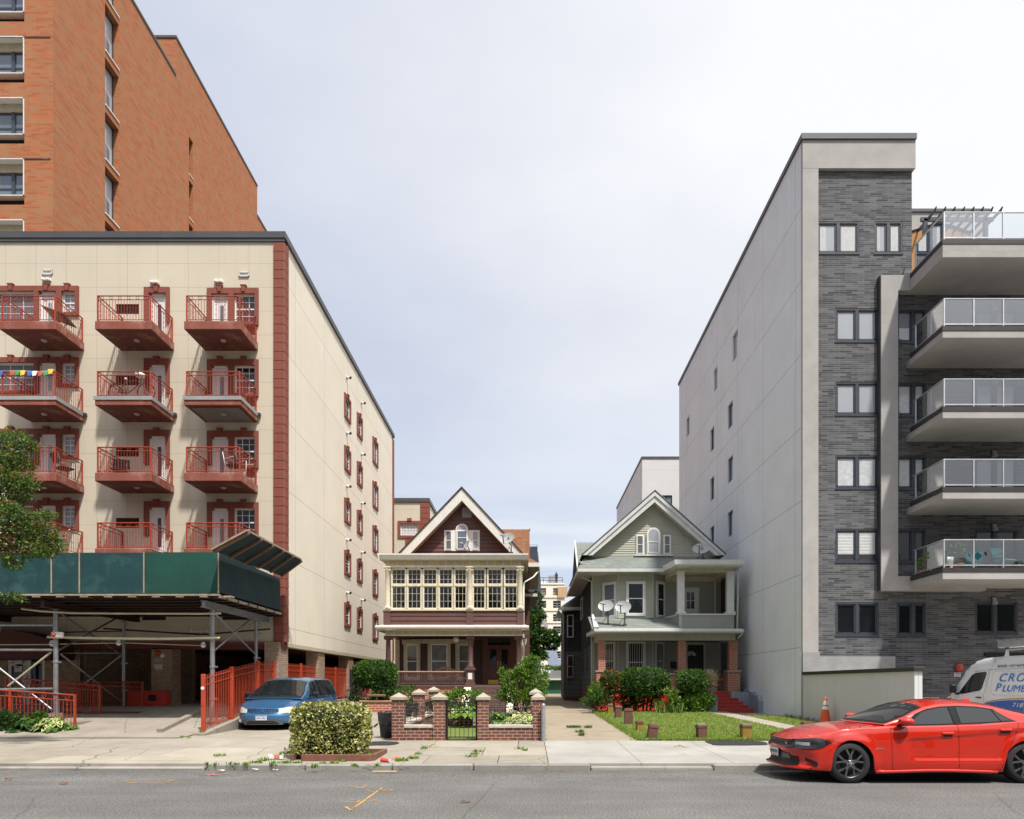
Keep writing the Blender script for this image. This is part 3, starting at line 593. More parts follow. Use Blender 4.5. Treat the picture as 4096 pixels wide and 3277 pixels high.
for px,py in ((1000,1560),(960,1540),(1040,1570),(1090,1560),(930,1575)):                     # a bigger patch by the hedge
    x,y=sp('c5',px,py); crown(wd,(x,y,zs(y)+.05),(.13,.09,.08),26,.06,['leaf_mid','leaf_light','leaf_lime'],.2,.2)
for px,py in ((230,1240),(290,1240),(320,1290),(345,1325),(420,1242)):
    p=gpt('d2',px,py); tufts(wd,[(p[0]+R.uniform(-.1,.1),p[1],p[2]) for _ in range(6)],['leaf_mid','leaf_light'],.09,18,.09)
for i in range(40): tufts(wd,[(10.5+R.uniform(-.15,.05),19.2+i*.22,gz(19.2+i*.22))],['leaf_mid','leaf_olive'],.16,8,.08)
struct(wd,'weeds','stuff')
# ---------------------------------------------------------------- sky, sun, camera
SUN=Vector((.62,-1.,2.15)).normalized(); EL=math.asin(SUN.z); AZ=math.atan2(SUN.x,SUN.y)
w=bpy.data.worlds.new('World'); sc.world=w; w.use_nodes=True; nt=w.node_tree; bg=nt.nodes['Background']
sky=_n(nt,'ShaderNodeTexSky',sky_type='NISHITA'); sky.sun_disc=False; sky.sun_elevation=EL; sky.sun_rotation=AZ; sky.dust_density=2.5; sky.air_density=1.2
co=_n(nt,'ShaderNodeTexCoord').outputs['Generated']; sx=_n(nt,'ShaderNodeSeparateXYZ'); nt.links.new(co,sx.inputs[0])
mp=_n(nt,'ShaderNodeMapping'); nt.links.new(co,mp.inputs[0]); mp.inputs['Scale'].default_value=(1.,1.,2.2); mp.inputs['Rotation'].default_value=(0,rad(-14),0)
n1=noi(nt,mp.outputs[0],2.1,6,.52); 
lin=mth(nt,'ADD',mth(nt,'MULTIPLY',sx.outputs[0],.75),mth(nt,'MULTIPLY',sx.outputs[2],.42))      # whiter towards the sun's side
f=mth(nt,'ADD',lin,mth(nt,'MULTIPLY',mth(nt,'SUBTRACT',n1,.5),.75)); f=ramp(nt,f,-.12,.55)
mp2=_n(nt,'ShaderNodeMapping'); nt.links.new(co,mp2.inputs[0]); mp2.inputs['Scale'].default_value=(1.2,1.,13.); mp2.inputs['Rotation'].default_value=(0,rad(9),0)
streak=ramp(nt,noi(nt,mp2.outputs[0],1.7,6,.55),.43,.62,0,.95); streak=mth(nt,'MULTIPLY',streak,ramp(nt,sx.outputs[2],.32,.12))
haze=mixc(nt,f,(5.7,6.15,7.4),(9.6,9.65,9.75)); lowb=ramp(nt,sx.outputs[2],.42,.08,0,.75); haze=mixc(nt,lowb,haze,mixc(nt,ramp(nt,lin,.25,.5),(5.3,6.4,8.2),(8.8,8.9,9.1)))
haze=mixc(nt,streak,haze,(8.9,9.1,9.4))
south=mth(nt,'SUBTRACT',1.,mth(nt,'MULTIPLY',mth(nt,'MULTIPLY',ramp(nt,sx.outputs[1],-.02,-.4,0,.72),ramp(nt,sx.outputs[2],.62,.30)),1.)); dp=_n(nt,'ShaderNodeVectorMath',operation='DOT_PRODUCT'); nt.links.new(co,dp.inputs[0]); dp.inputs[1].default_value=SUN; south=mth(nt,'ADD',south,ramp(nt,dp.outputs['Value'],.55,1.,0,.9)); cg=_n(nt,'ShaderNodeCombineColor'); [nt.links.new(south,cg.inputs[i]) for i in range(3)]
haze=mixc(nt,1.,haze,cg.outputs[0],'MULTIPLY')      # unseen low sky behind camera dimmed to deepen shade, the haze glows round the sun
allc=mixc(nt,.88,sky.outputs[0],haze); nt.links.new(allc,bg.inputs[0]); bg.inputs[1].default_value=.088
sl=bpy.data.lights.new('sun','SUN'); sl.energy=4.4; sl.angle=rad(2.2); sl.color=(1,.95,.88); so=bpy.data.objects.new('sun',sl); COL.objects.link(so); so.rotation_euler=(-SUN).to_track_quat('-Z','Y').to_euler(); so.location=(20,-20,40)
cam=bpy.data.cameras.new('camera'); co_=bpy.data.objects.new('camera',cam); COL.objects.link(co_); sc.camera=co_
co_.location=(0,0,EYE); co_.rotation_euler=(math.pi/2,0,0); cam.sensor_width=36; cam.lens=FL/1024*36; cam.shift_x=-(CU-512)/1024; cam.shift_y=(CV-409.5)/1024; cam.clip_end=6000; cam.clip_start=.1
sc.view_settings.view_transform='Standard'; sc.view_settings.look='None'; sc.view_settings.exposure=.36; sc.view_settings.gamma=1; sc.view_settings.use_curve_mapping=False
sc.render.resolution_x=1024; sc.render.resolution_y=819
sc.cycles.max_bounces=8; sc.cycles.transparent_max_bounces=12; sc.cycles.diffuse_bounces=3; sc.cycles.glossy_bounces=3; sc.cycles.use_denoising=True; sc.cycles.sample_clamp_indirect=6
# ================================================================ red brick tower behind
def tower():
    XT=-23.; b=thing('brick_tower','tall orange brick apartment tower rising behind the cream block with balconies','building',(XT,33,0))
    zt=41.3; zt2=43.8; y1,y2,y3,y4=33.,44.5,57.8,68.
    holes=[]
    for k in range(7):
        zz=36.16+2.945*(1-k); holes.append((37.05,38.3,zz,zz+2.52))
    for k in range(5):
        zz=36.27+2.94*(1-k)
        if zz+2.5<zt: holes.append((46.2,46.75,zz,zz+2.5))
    for k in range(4): holes.append((55.5,56.1,30.2-2.94*k,32.4-2.94*k))
    m=MB(east(XT)); m.wall(y1,y4,0,zt,holes,'tower_brick',.42)
    m.T=None; fh=[]
    for k in range(9): fh.append((-26.2,cx('c1',168,33),cz('c1',570,33)+2.95*(2-k),cz('c1',252,33)+2.95*(2-k)))
    m.T=front(y1); m.wall(-40,XT,0,zt,fh,'tower_brick',.5)
    m.T=None; m.box(-40,XT+.002,y2,y3,zt-.02,zt2,'tower_brick'); m.poly([(-40,y1,zt),(XT,y1,zt),(XT,y4,zt),(-40,y4,zt)],'dark_cap'); m.poly([(-40,y4,0),(XT,y4,0),(XT,y4,zt),(-40,y4,zt)],'tower_brick'); m.poly([(-40,y1,0),(-40,y4,0),(-40,y4,zt),(-40,y1,zt)],'tower_brick')
    part(m,'wall',b)
    c=MB(); c.box(XT-.1,XT+.05,y1-.05,y2-.05,zt+.004,zt+.16,'coping'); c.box(XT-.1,XT+.05,y3,y4,zt+.004,zt+.16,'coping'); c.box(-40,XT-.1,y1-.05,y1+.2,zt+.004,zt+.16,'coping'); c.box(-40,XT+.05,y2-.05,y2+.2,zt2+.004,zt2+.16,'coping'); c.box(XT-.1,XT+.05,y2+.2,y3,zt2+.004,zt2+.16,'coping'); part(c,'coping',b)
    lg=MB(); [lg.box(-40,XT-.12,y1-.025,y1-.003,cz('c1',py,33)-.04,cz('c1',py,33)+.02,'soffit_red') for py in (255,1095)]; part(lg,'brick_ledge',b)
    l=MB(); l.box(-25.7,-24.6,y2-.03,y2,zt+.9,zt+1.7,'dark_metal'); 
    for i in range(5): l.box(-25.7,-24.6,y2-.05,y2-.03,zt+.95+.15*i,zt+1.02+.15*i,'coping')
    part(l,'louver',b)
    T=east(XT)
    for h in holes:
        w=MB(T); d=-.36
        if h[1]-h[0]>1:
            sash(w,h[0],h[1],h[2],h[3],d,'dark_metal',w=.07,t=.05,mid=False); w.box(h[0],h[1],-.02,.05,h[2]-.07,h[2],'white_paint')
            o=part(w,'window',b); part(glass(h[0]+.05,h[1]-.05,h[2]+.05,h[3]-.05,d+.01,'glass_tower',T),'pane',o)
            sh=MB(T); sh.poly([(h[0]+.1,d+.016,h[2]+.05),(h[1]-.3,d+.016,h[2]+.05),(h[1]-.3,d+.016,h[2]+1.1),(h[0]+.1,d+.016,h[2]+1.5)],'glass_blue'); part(sh,'blind',o)
        else:
            sash(w,h[0],h[1],h[2],h[3],d,'dark_metal',w=.06,t=.05,mid=False); w.box(h[0],h[1],-.02,.04,h[2]-.06,h[2],'white_paint'); o=part(w,'window',b); part(glass(h[0]+.05,h[1]-.05,h[2]+.05,h[3]-.05,d+.01,'glass_dark',T),'pane',o)
    T=front(y1)
    for h in fh:
        l,r,z0,z1=h; zg=z0+.42; w=MB(T)
        for q in ((l,l+.045,zg,z1),(r-.045,r,zg,z1),(l,r,zg,zg+.045),(l,r,z1-.045,z1)): w.box(q[0],q[1],-.5,.03,q[2],q[3],'white_paint')
        o=part(w,'window',b); g=MB(T); sash(g,l+.06,r-.06,zg+.06,z1-.42,-.42,'slate_frame',w=.09,mid=.42); xm=r-.8; g.box(xm-.08,xm+.08,-.4,-.34,zg+.06,z1-.42,'slate_frame'); part(g,'sash',o)
        part(glass(l+.06,r-.06,zg+.06,z1-.42,-.41,'glass_blue',T),'pane',o)
        t=MB(T); t.box(l+.06,r-.06,-.45,-.3,z1-.42,z1-.06,'cream_dark'); part(t,'head_panel',o)
        gr=MB(T); gr.box(l,r,-.4,-.3,z0,zg-.02,'black_room'); part(gr,'grille',o)
tower()
# ================================================================ cream block
XC,YC=-9.34,26.
def cream():
    b=thing('apartment_building','cream stucco apartment block with red trim, balconies and open garage below','building',(XC,YC,0))
    zt=18.66; F0=14.71; FH=2.713
    fx=lambda px:cx('c2',px,YC); fz=lambda py:cz('c2',py,YC)
    holes=[]; wins=[]; doors=[]; grs=[]
    for k in range(4):
        d=-FH*k
        wins.append((fx(-120),fx(250),fz(500)+d,fz(300)+d,4,4,False)); wins.append((fx(450),fx(545),fz(450)+d,fz(303)+d,2,4,True)); wins.append((fx(1687),fx(1835),fz(520)+d,fz(320)+d,3,4,True))
        for a,bb,t in ((285,408,303),(1075,1195,315),(1525,1645,322)): doors.append((fx(a),fx(bb),F0+d+.02,fz(t)+d))
        grs.append((fx(833),fx(1000),fz(460)+d,fz(388)+d)); grs.append((fx(1765),fx(1840),fz(612)+d,fz(540)+d))
    lowg=[(cx('c4',1398,YC),cx('c4',1635,YC),cz('c4',445,YC),cz('c4',348,YC)),(cx('c5',405,YC),cx('c5',632,YC),cz('c5',386,YC),cz('c5',305,YC))]
    holes=[h[:4] for h in wins]+doors+grs+lowg
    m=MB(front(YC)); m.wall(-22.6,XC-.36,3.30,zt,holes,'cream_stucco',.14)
    sw=[]
    for k in range(5):
        d=-2.65*k
        for ya,yb,za,zb in ((34.62,35.5,15.40,16.30),(37.15,38.0,15.42,16.32),(40.85,41.95,15.15,16.36)): sw.append((ya,yb,za+d,zb+d))
    m.T=east(XC); m.wall(YC+.36,46.65,3.30,zt,sw,'cream_side_lit',.045)
    m.T=None; m.poly([(-22.6,YC,zt),(XC,YC,zt),(XC,47,zt),(-22.6,47,zt)],'dark_cap'); m.poly([(-22.6,47,0),(XC,47,0),(XC,47,zt),(-22.6,47,zt)],'cream_side_lit'); m.poly([(-22.6,YC,0),(-22.6,47,0),(-22.6,47,zt),(-22.6,YC,zt)],'cream_side_lit')
    part(m,'wall',b)
    # coping
    c=MB(); c.box(-22.7,XC+.09,YC-.09,YC+.3,zt+.003,zt+.24,'coping'); c.box(XC-.3,XC+.09,YC+.3,47.1,zt+.003,zt+.24,'coping'); c.box(-22.7,XC+.05,YC-.06,YC-.004,zt-.12,zt+.003,'coping'); part(c,'coping',b)
    # quoin strips at the two corners
    for yc,s in ((YC,1),(47,-1)):
        q=MB(); z=3.30
        while z<zt-.2:
            h=min(.345,zt-.125-z)
            if s==1:
                q.prism([(XC-.36,YC-.07),(XC+.02,YC-.07),(XC+.07,YC-.02),(XC+.07,YC+.36),(XC-.36,YC+.36)],z+.02,z+h,'red_trim','z')
            else: q.box(XC-.3,XC+.06,46.65,47.05,z+.02,z+h,'red_trim')
            z+=.345
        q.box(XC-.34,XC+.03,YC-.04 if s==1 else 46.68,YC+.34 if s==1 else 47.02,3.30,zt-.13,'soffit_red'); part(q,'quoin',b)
    # window and door surrounds with keystones
    for k in range(4):
        d=-FH*k; s=MB(front(YC)); o=.075
        def sb(a,bb,t,bt): s.box(fx(a),fx(bb),.004,o,fz(bt)+d,fz(t)+d,'red_trim')
        sb(-150,570,264,300); sb(545,570,300,475); sb(410,449,300,452); sb(250,284,300,520); sb(411,545,452,475); sb(-150,250,501,520)
        def keys(xs):
            for xk in xs:
                a,t=fx(xk),fz(265 if xk<600 else 275)+d; s.prism([(a-.10,t+.05),(a+.10,t+.05),(a+.055,t-.17),(a-.055,t-.17)],.06,.11,'red_trim')
                s.box(a-.115,a+.115,.004,.12,t+.05,t+.085,'red_trim')
            part(s,'surround',b)
        keys((85,340,490)); s=MB(front(YC))
        sb(1040,1222,272,313); sb(1040,1074,313,520); sb(1196,1222,313,520)
        keys((1130,)); s=MB(front(YC))
        sb(1492,1860,279,319); sb(1492,1524,319,520); sb(1646,1686,319,540); sb(1836,1860,319,545); sb(1686,1836,521,540)
        keys((1583,1755))
    T=front(YC)
    kinds=['glass_shade','glass_blind','glass_dark','glass_room']
    for i,(a0,a1,b0,b1,cc,rr,mid) in enumerate(wins): window(b,T,a0,a1,b0,b1,-.10,'white_frame',kinds[(i*5+i//3)%4],w=.055,cols=cc,rows=rr,mid=mid,mun=.022)
    for i,(a0,a1,b0,b1) in enumerate(doors):
        dm=MB(T); dm.box(a0,a1,-.12,-.06,b0,b1,'white_paint'); 
        for q in ((a0,a0+.07,b0,b1),(a1-.07,a1,b0,b1),(a0,a1,b1-.07,b1)): dm.box(q[0],q[1],-.06,-.02,q[2],q[3],'white_frame')
        o=part(dm,'door',b); part(glass(a0+.28,a1-.22,b0+.35,b1-.38,-.055,['glass_blind','glass_room','glass_shade'][i%3],T),'pane',o)
    for (a0,a1,b0,b1) in grs+lowg:
        g=MB(T); g.box(a0,a1,-.12,-.10,b0,b1,'black_room'); n=8
        for i in range(n): z=b0+(b1-b0)*(i+.2)/n; g.box(a0,a1,-.1,-.03,z,z+(b1-b0)/n*.42,'louver')
        part(g,'air_grille',b)
    T=east(XC)
    for i,(a0,a1,b0,b1) in enumerate(sw):
        s=MB(T); o=.07; w=.15
        for q in ((a0-w,a0,b0-w,b1+w),(a1,a1+w,b0-w,b1+w),(a0,a1,b0-w,b0),(a0,a1,b1,b1+w)): s.box(q[0],q[1],.004,o,q[2],q[3],'red_trim')
        am=(a0+a1)/2; s.box(am-.10,am+.10,.004,.10,b1+w-.02,b1+w+.09,'red_trim'); s.box(am-.13,am+.13,.004,.11,b1+w+.07,b1+w+.11,'red_trim'); part(s,'surround',b)
        window(b,T,a0,a1,b0,b1,-.04,'white_frame',['glass_room','glass_dark','glass_shade'][i%3],w=.035,t=.03,cols=0,rows=3,mun=.012)
    # spot lamps over the side windows
    for k in range(5):
        for y,zl in ((34.95,(17.4,14.56,11.84,9.1,6.4)),(38.0,(17.36,14.5,11.78,9.05,6.4))):
            l=MB(); zz=zl[k]; l.lathe((XC,y,zz),[(.09,0),(.09,.05),(.06,.06)],'dish_grey',10,'x'); l.tube((XC+.04,y,zz),(XC+.18,y-.03,zz-.02),.06,'white_plastic',10,.07); l.tube((XC+.18,y-.03,zz-.02),(XC+.25,y-.04,zz-.03),.066,'black_plastic',10); part(l,'wall_lamp',b)
    # lamps, vents on the front
    for px,py in ((340,217),(1115,237),(1575,230)):
        l=MB(T:=front(YC)); a,z=fx(px),fz(py); l.box(a-.16,a+.16,.0,.06,z-.04,z+.04,'white_plastic'); l.box(a-.15,a-.01,.06,.16,z-.08,z+.03,'white_plastic',.02); l.box(a+.02,a+.16,.06,.16,z-.08,z+.03,'white_plastic',.02); part(l,'wall_lamp',b)
    for px,py in ((343,163),(1755,178)):
        l=MB(front(YC)); a,z=fx(px),fz(py); w,h=.19,.085
        for q in ((-w,w,h-.025,h),(-w,w,-h,-h+.025),(-w,-w+.025,-h,h),(w-.025,w,-h,h)): l.box(a+q[0],a+q[1],.002,.05,z+q[2],z+q[3],'white_plastic')
        l.box(a-w,a+w,.002,.012,z-h,z+h,'black_room')
        for i in (-1,0,1): l.box(a-w,a+w,.012,.035,z+i*.045-.008,z+i*.045+.008,'white_plastic')
        part(l,'vent',b)
    # garage level: pillars, lintel, back of the hall, entrance
    for ya in (25.72,30.5,35.65,40.8):
        p=MB(); p.box(XC-.62,XC-.06,ya,ya+.92,.3,3.30,'beige_brick'); part(p,'pillar',b)
    p=MB(); p.box(cx('c4',1505,26),cx('c4',1705,26),25.9,26.6,.3,3.08,'beige_brick'); part(p,'pillar',b)
    li=MB(); li.box(-22.6,XC-.02,YC-.10,YC+.45,3.04,3.30,'red_dark'); li.box(-22.6,XC+.02,YC-.16,YC-.10,3.22,3.32,'red_trim'); li.box(XC-.35,XC+.0,YC+.45,47,3.16,3.299,'cream_dark'); part(li,'lintel',b)
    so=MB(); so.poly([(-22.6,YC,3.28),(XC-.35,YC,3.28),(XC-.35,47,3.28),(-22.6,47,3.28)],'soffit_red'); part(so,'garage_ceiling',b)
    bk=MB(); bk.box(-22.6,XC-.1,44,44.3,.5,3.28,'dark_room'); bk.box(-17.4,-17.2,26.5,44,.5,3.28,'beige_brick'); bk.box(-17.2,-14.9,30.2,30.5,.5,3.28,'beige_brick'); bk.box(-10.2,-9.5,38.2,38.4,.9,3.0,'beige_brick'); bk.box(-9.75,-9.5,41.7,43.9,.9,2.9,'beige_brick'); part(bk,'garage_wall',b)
    en=MB(front(26.25)); d0,d1,e0,e1=cx('c4',55,26.2),cx('c4',432,26.2),cz('c4',1305,26.2),cz('c4',785,26.2)
    en.wall(-22.6,-17.25,.5,3.05,[(d0,d1,e0,e1)],'beige_brick',.2); part(en,'entrance_wall',b)
    dr=MB(front(26.25)); 
    for a,bb in ((d0,(d0+d1)/2-.01),((d0+d1)/2+.01,d1)): sash(dr,a,bb,e0,e1,-.12,'white_paint',w=.14,t=.07,mid=False)
    o=part(dr,'door',b); part(glass(d0+.1,d1-.1,e0+.1,e1-.1,-.10,'glass_dark',front(26.25)),'pane',o)
    hd=MB(front(26.25)); mm=(d0+d1)/2
    for s in (-.1,.1): hd.path([(mm+s,-.05,1.75),(mm+s,.03,1.75),(mm+s,.03,2.05),(mm+s,-.05,2.05)],.014,'steel')
    part(hd,'handle',o)
    for a,bb,t,bt in ((95,145,825,895),(148,216,825,878),(143,215,900,955)):
        nn=MB(front(26.16)); x0,x1,z1,z0=cx('c4',a,26.16),cx('c4',bb,26.16),cz('c4',t,26.16),cz('c4',bt,26.16); nn.box(x0,x1,-.015,-.01,z0,z1,'sign_white')
        if a==95: nn.ring(((x0+x1)/2,-.006,(z0+z1)/2),.065,.010,'sign_red'); nn.box((x0+x1)/2-.05,(x0+x1)/2+.05,-.01,-.004,(z0+z1)/2-.008,(z0+z1)/2+.008,'sign_red')
        else:
            nn.box(x0+.03,x0+.18,-.01,-.007,z1-.07,z1-.03,'ink')
            for i in range(3): nn.box(x0+.03,x1-.04,-.01,-.007,z1-.12-.035*i,z1-.11-.035*i,'sign_grey')
        part(nn,'notice',o)
    aw=MB(); pr=[]
    for i in range(13):
        t=i/12; pr.append((-22.0+4.7*t,3.2+.75*(1-(2*t-1)**2)*.55+.12))
    aw.prism([(-22.0,2.62)]+pr+[(-17.3,2.62)],24.7,26,'maroon','y'); part(aw,'awning',b)
    em=MB(); exx,ez=-19.36,cz('c4',540,24.69)
    for s in (-1,1):
        for i in range(9):
            a=rad(-75+i*17); px,pz=exx+s*.24*math.cos(a),ez+.24*math.sin(a); em.add([(px-.03,24.685,pz-.03),(px+.045*s,24.68,pz-.01),(px+.02*s,24.685,pz+.06),(px-.02*s,24.685,pz+.03)],[(0,1,2,3)],'lime_stone')
    part(em,'emblem',b)
    # stacked: signs on the pillar and wall
    def sign(nm,c,a,bb,t,bt,y,lines,m='sign_white',tm='lettering_red',lab=None):
        x0,x1,z1,z0=cx(c,a,y),cx(c,bb,y),cz(c,t,y),cz(c,bt,y); s=MB(); s.box(x0,x1,y-.012,y,z0,z1,m); r=thing(nm,lab,'sign',((x0+x1)/2,y,z0)); part(s,'board',r); n=len(lines)
        for i,l in enumerate(lines):
            if l: text(l,(z1-z0)/n*.85,((x0+x1)/2,y-.014,z1-(z1-z0)*(i+.5)/n),tm,'lettering',r,sx=min(1.,(x1-x0)*.9/(len(l)*(z1-z0)/n*.5)))
    sign('parking_sign','c5',133,290,470,530,25.98,['PRIVATE PARK','VIOLATORS TOWED','AT OWNERS EXPENSE'],lab='white sign reading PRIVATE PARK in red, on the wall under the green shed')
    sign('wall_sign','c4',1525,1600,820,858,25.89,['',''],'sign_grey',lab='small pale notice on the brick pillar, above the sprinkler sign')
    sign('sprinkler_sign','c4',1525,1600,880,930,25.89,['SPRINKLERS','THROUGHOUT','BUILDING'],lab='white sprinkler sign with red lettering on the brick pillar in the shade')
    sign('wall_plaque','c4',440,508,876,907,26.24,[''],'gold_plate',lab='small brass plaque beside the white entrance doors')
    f=MB(); y=25.9; f.lathe((cx('c4',1560,y),y,cz('c4',770,y)),[(.115,0),(.115,-.05),(.05,-.06)],'bell_red',16,'y'); f.lathe((cx('c4',1600,y),y,cz('c4',797,y)),[(.08,0),(.08,-.01)],'sign_white',14,'y')
    solo(f,'fire_bell','round red fire bell with white disc on the shaded brick pillar','bell',(cx('c4',1560,y),y,2.6))
    s=MB(); s.box(cx('c4',1550,25.89),cx('c4',1575,25.89),25.84,25.89,cz('c4',980,25.89),cz('c4',935,25.89),'plinth',.02); solo(s,'pipe_box','small grey box under the sprinkler sign on the brick pillar','fitting',(-13.9,25.86,1.9))
    # ------------------------------------------------ balconies
    x0,x1,yf=-15.53,-13.5,24.42; z1=F0; z0=F0-.31
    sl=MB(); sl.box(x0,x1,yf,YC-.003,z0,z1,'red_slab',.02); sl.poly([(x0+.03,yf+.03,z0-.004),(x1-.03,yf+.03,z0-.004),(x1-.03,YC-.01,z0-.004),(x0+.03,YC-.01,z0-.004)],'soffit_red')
    lamp=MB(); lamp.lathe(((x0+x1)/2+.05,25.2,z0-.09),[(.03,.03),(.08,.045),(.10,.07),(.105,.085)],'dish_grey',12)
    r=MB(); zz0,zb,zm,ztp=z1+.02,z1+.07,z1+.79,z1+.925; a0,a1,f0=x0+.07,x1-.07,yf+.07
    def run(p,q,n):
        P,Q=Vector(p),Vector(q); ax='y' if abs(P.y-Q.y)<.01 else 'x'
        for z,rr in ((zb,.014),(zm,.014),(ztp,.022)): r.tube((p[0],p[1],z),(q[0],q[1],z),rr,'red_iron',6)
        for i in range(n*3+1):
            c=P+(Q-P)*i/(n*3); r.tube((c.x,c.y,zb),(c.x,c.y,zm),.0085,'red_iron',4,cap=False)
            if i%3==1:
                for h in (.18,.36,.54): r.lathe((c.x,c.y,zb+h-.022),[(.005,0),(.026,.022),(.005,.044)],'red_iron',5)
        for i in range(n):
            c=P+(Q-P)*(i+.5)/n; r.ring((c.x,c.y,(zm+ztp)/2),.052,.0085,'red_iron',ax,12,4)
    run((a0,f0,0),(a1,f0,0),6); run((a0,f0,0),(a0,YC-.02,0),4); run((a1,f0,0),(a1,YC-.02,0),4)
    for p in ((a0,f0),(a1,f0),(a0,YC-.03),(a1,YC-.03)): r.box(p[0]-.022,p[0]+.022,p[1]-.022,p[1]+.022,z1-.02,ztp+.01,'red_iron')
    bal=part(sl,'balcony',b); part(lamp,'ceiling_lamp',bal); part(r,'railing',bal)
    for k in range(4):
        for dx in (-3.42,0,3.19):
            if k==0 and dx==0: o=bal
            else: o=dup(bal,b,(dx,0,-FH*k))
            if k==1:
                fl=MB(); A,B,Zt=x0+dx,x1+dx,F0-FH
                fl.box(A-.03,B+.03,yf-.03,yf-.003,Zt-.12,Zt+.012,'plinth'); fl.box(B+.003,B+.03,yf,YC,Zt-.12,Zt+.012,'plinth'); fl.box(B+.03,B+.12,YC-.14,YC-.02,Zt-.1,Zt,'dark_metal'); q=part(fl,'flashing',o); q.location=-Vector((dx,0,-FH))
                if dx>1:
                    cc=MB(); n=26
                    for i in range(n):
                        u=A+.16+(B-A-.32)*i/n; w=(B-A-.32)/n; cc.box(u,u+w*.5,yf+.2,YC-.1,Zt-.322,Zt-.318,'dark_metal'); cc.box(u+w*.5,u+w,yf+.2,YC-.1,Zt-.332,Zt-.328,'plinth')
                    q=part(cc,'corrugated_deck',o); q.location=-Vector((dx,0,-FH))
    return F0,FH,yf
F0,FH,YF=cream()
# things kept on the balconies
def bicycle(loc,rz):
    t=thing('bicycle','bicycle under a white cover leaning on the middle balcony railing','bicycle',loc); z=0
    for s,nm in ((-.52,'wheel'),(.52,'wheel')):
        w=MB(); w.ring((loc[0]+s,loc[1],loc[2]+.34),.32,.02,'black_plastic','y',22,5)
        for i in range(9): a=math.pi*i/9; w.tube((loc[0]+s-.31*math.cos(a),loc[1],loc[2]+.34-.31*math.sin(a)),(loc[0]+s+.31*math.cos(a),loc[1],loc[2]+.34+.31*math.sin(a)),.003,'steel',3,cap=False)
        part(w,nm,t)
    f=MB(); L=lambda x,z:(loc[0]+x,loc[1],loc[2]+z)
    for p,q in ((L(-.52,.34),L(-.1,.32)),(L(-.1,.32),L(-.22,.78)),(L(-.2,.72),L(.36,.78)),(L(-.1,.32),L(.36,.72)),(L(.36,.82),L(.52,.34)),(L(-.52,.34),L(-.2,.72)),(L(.36,.8),L(.32,.95))): f.tube(p,q,.018,'dark_metal',6)
    part(f,'frame',t); h=MB(); h.path([(loc[0]+.34,loc[1]-.25,loc[2]+.95),L(.32,.97),(loc[0]+.34,loc[1]+.25,loc[2]+.95)],.015,'black_plastic'); part(h,'handlebar',t)
    s=MB(); s.lathe(L(-.22,.78),[(.02,0),(.07,.03),(.05,.07)],'white_plastic',8); s.lathe(L(.30,.86),[(.03,0),(.16,.04),(.17,.14),(.08,.19)],'white_plastic',9); part(s,'cover',t)
bicycle((-14.45,24.85,F0-FH),0)
def folding_table(loc):
    t=thing('folding_table','tilted slatted folding table on the top left balcony','table',loc); m=MB(); 
    for i in range(7): y=-.3+.1*i; m.slab([(loc[0]-.42,loc[1]+y,loc[2]+.68-y*.25),(loc[0]+.42,loc[1]+y,loc[2]+.38-y*.25),(loc[0]+.42,loc[1]+y+.08,loc[2]+.36-y*.25),(loc[0]-.42,loc[1]+y+.08,loc[2]+.66-y*.25)],.025,'brown_wood')
    part(m,'table_top',t)
    for s in (-.25,.25):
        l=MB(); l.tube((loc[0]-.25,loc[1]+s,loc[2]+.62),(loc[0]+.15,loc[1]+s,loc[2]),.014,'dark_metal'); l.tube((loc[0]+.2,loc[1]+s,loc[2]+.45),(loc[0]-.15,loc[1]+s,loc[2]),.014,'dark_metal'); part(l,'leg',t)
folding_table((-17.3,25.1,F0))
def chair(name,lab,loc,rz,cm,fm,group=None,h=.42,w=.5):
    t=thing(name,lab,'chair',loc,group); c,s=math.cos(rz),math.sin(rz)
    T=lambda p:(loc[0]+p[0]*c-p[1]*s,loc[1]+p[0]*s+p[1]*c,loc[2]+p[2])
    a=MB(T); a.box(-w/2,w/2,-.24,.24,h-.02,h+.03,cm,.012); part(a,'seat',t); a=MB(T); a.slab([(-w/2,.24,h+.16),(w/2,.24,h+.16),(w/2,.36,h+.52),(-w/2,.36,h+.52)],.03,cm); part(a,'backrest',t)
    for sx in (-1,1):
        l=MB(T); x=sx*(w/2+.015); l.path([(x,.36,h+.5),(x,.22,h),(x,.26,0)],.013,fm,5); l.path([(x,-.24,0),(x,-.26,h+.2),(x,-.2,h+.24),(x,.26,h+.22)],.013,fm,5); part(l,'leg',t)
    return t
chair('garden_chair','white frame chair with dark slats on the third balcony beside the quoin',(-10.75,25.0,F0-2*FH),rad(60),'louver','white_paint')
chair('patio_chair','small black chair by the railing of the third balcony on the left',(-17.25,25.35,F0-2*FH),rad(150),'black_plastic','dark_metal')
chair('bistro_chair','dark low chair in the corner of the middle third-row balcony',(-15.1,25.2,F0-2*FH),rad(20),'black_plastic','dark_metal',h=.3)
b_=MB(); b_.lathe((-17.55,25.5,F0-3*FH),[(.22,0),(.26,.55),(.28,.56),(.28,.6)],'white_plastic',14); b_.tube((-17.4,25.4,F0-3*FH+.5),(-16.95,25.2,F0-3*FH+.85),.02,'white_plastic'); solo(b_,'laundry_bin','white bin with a pole on the lowest left balcony','bin',(-17.55,25.5,F0-3*FH))
b_=MB(); b_.lathe((-17.35,24.85,F0-FH),[(.15,0),(.18,.3),(.19,.31)],'white_plastic',12); solo(b_,'bucket','white bucket behind the railing with the coloured pennants','bucket',(-17.35,24.85,F0-FH))
fg=MB(); P=[(c2x,c2y) for c2x,c2y in ((5,880),(90,878),(125,876),(165,878),(215,882),(250,882),(290,882),(328,880),(365,868))]
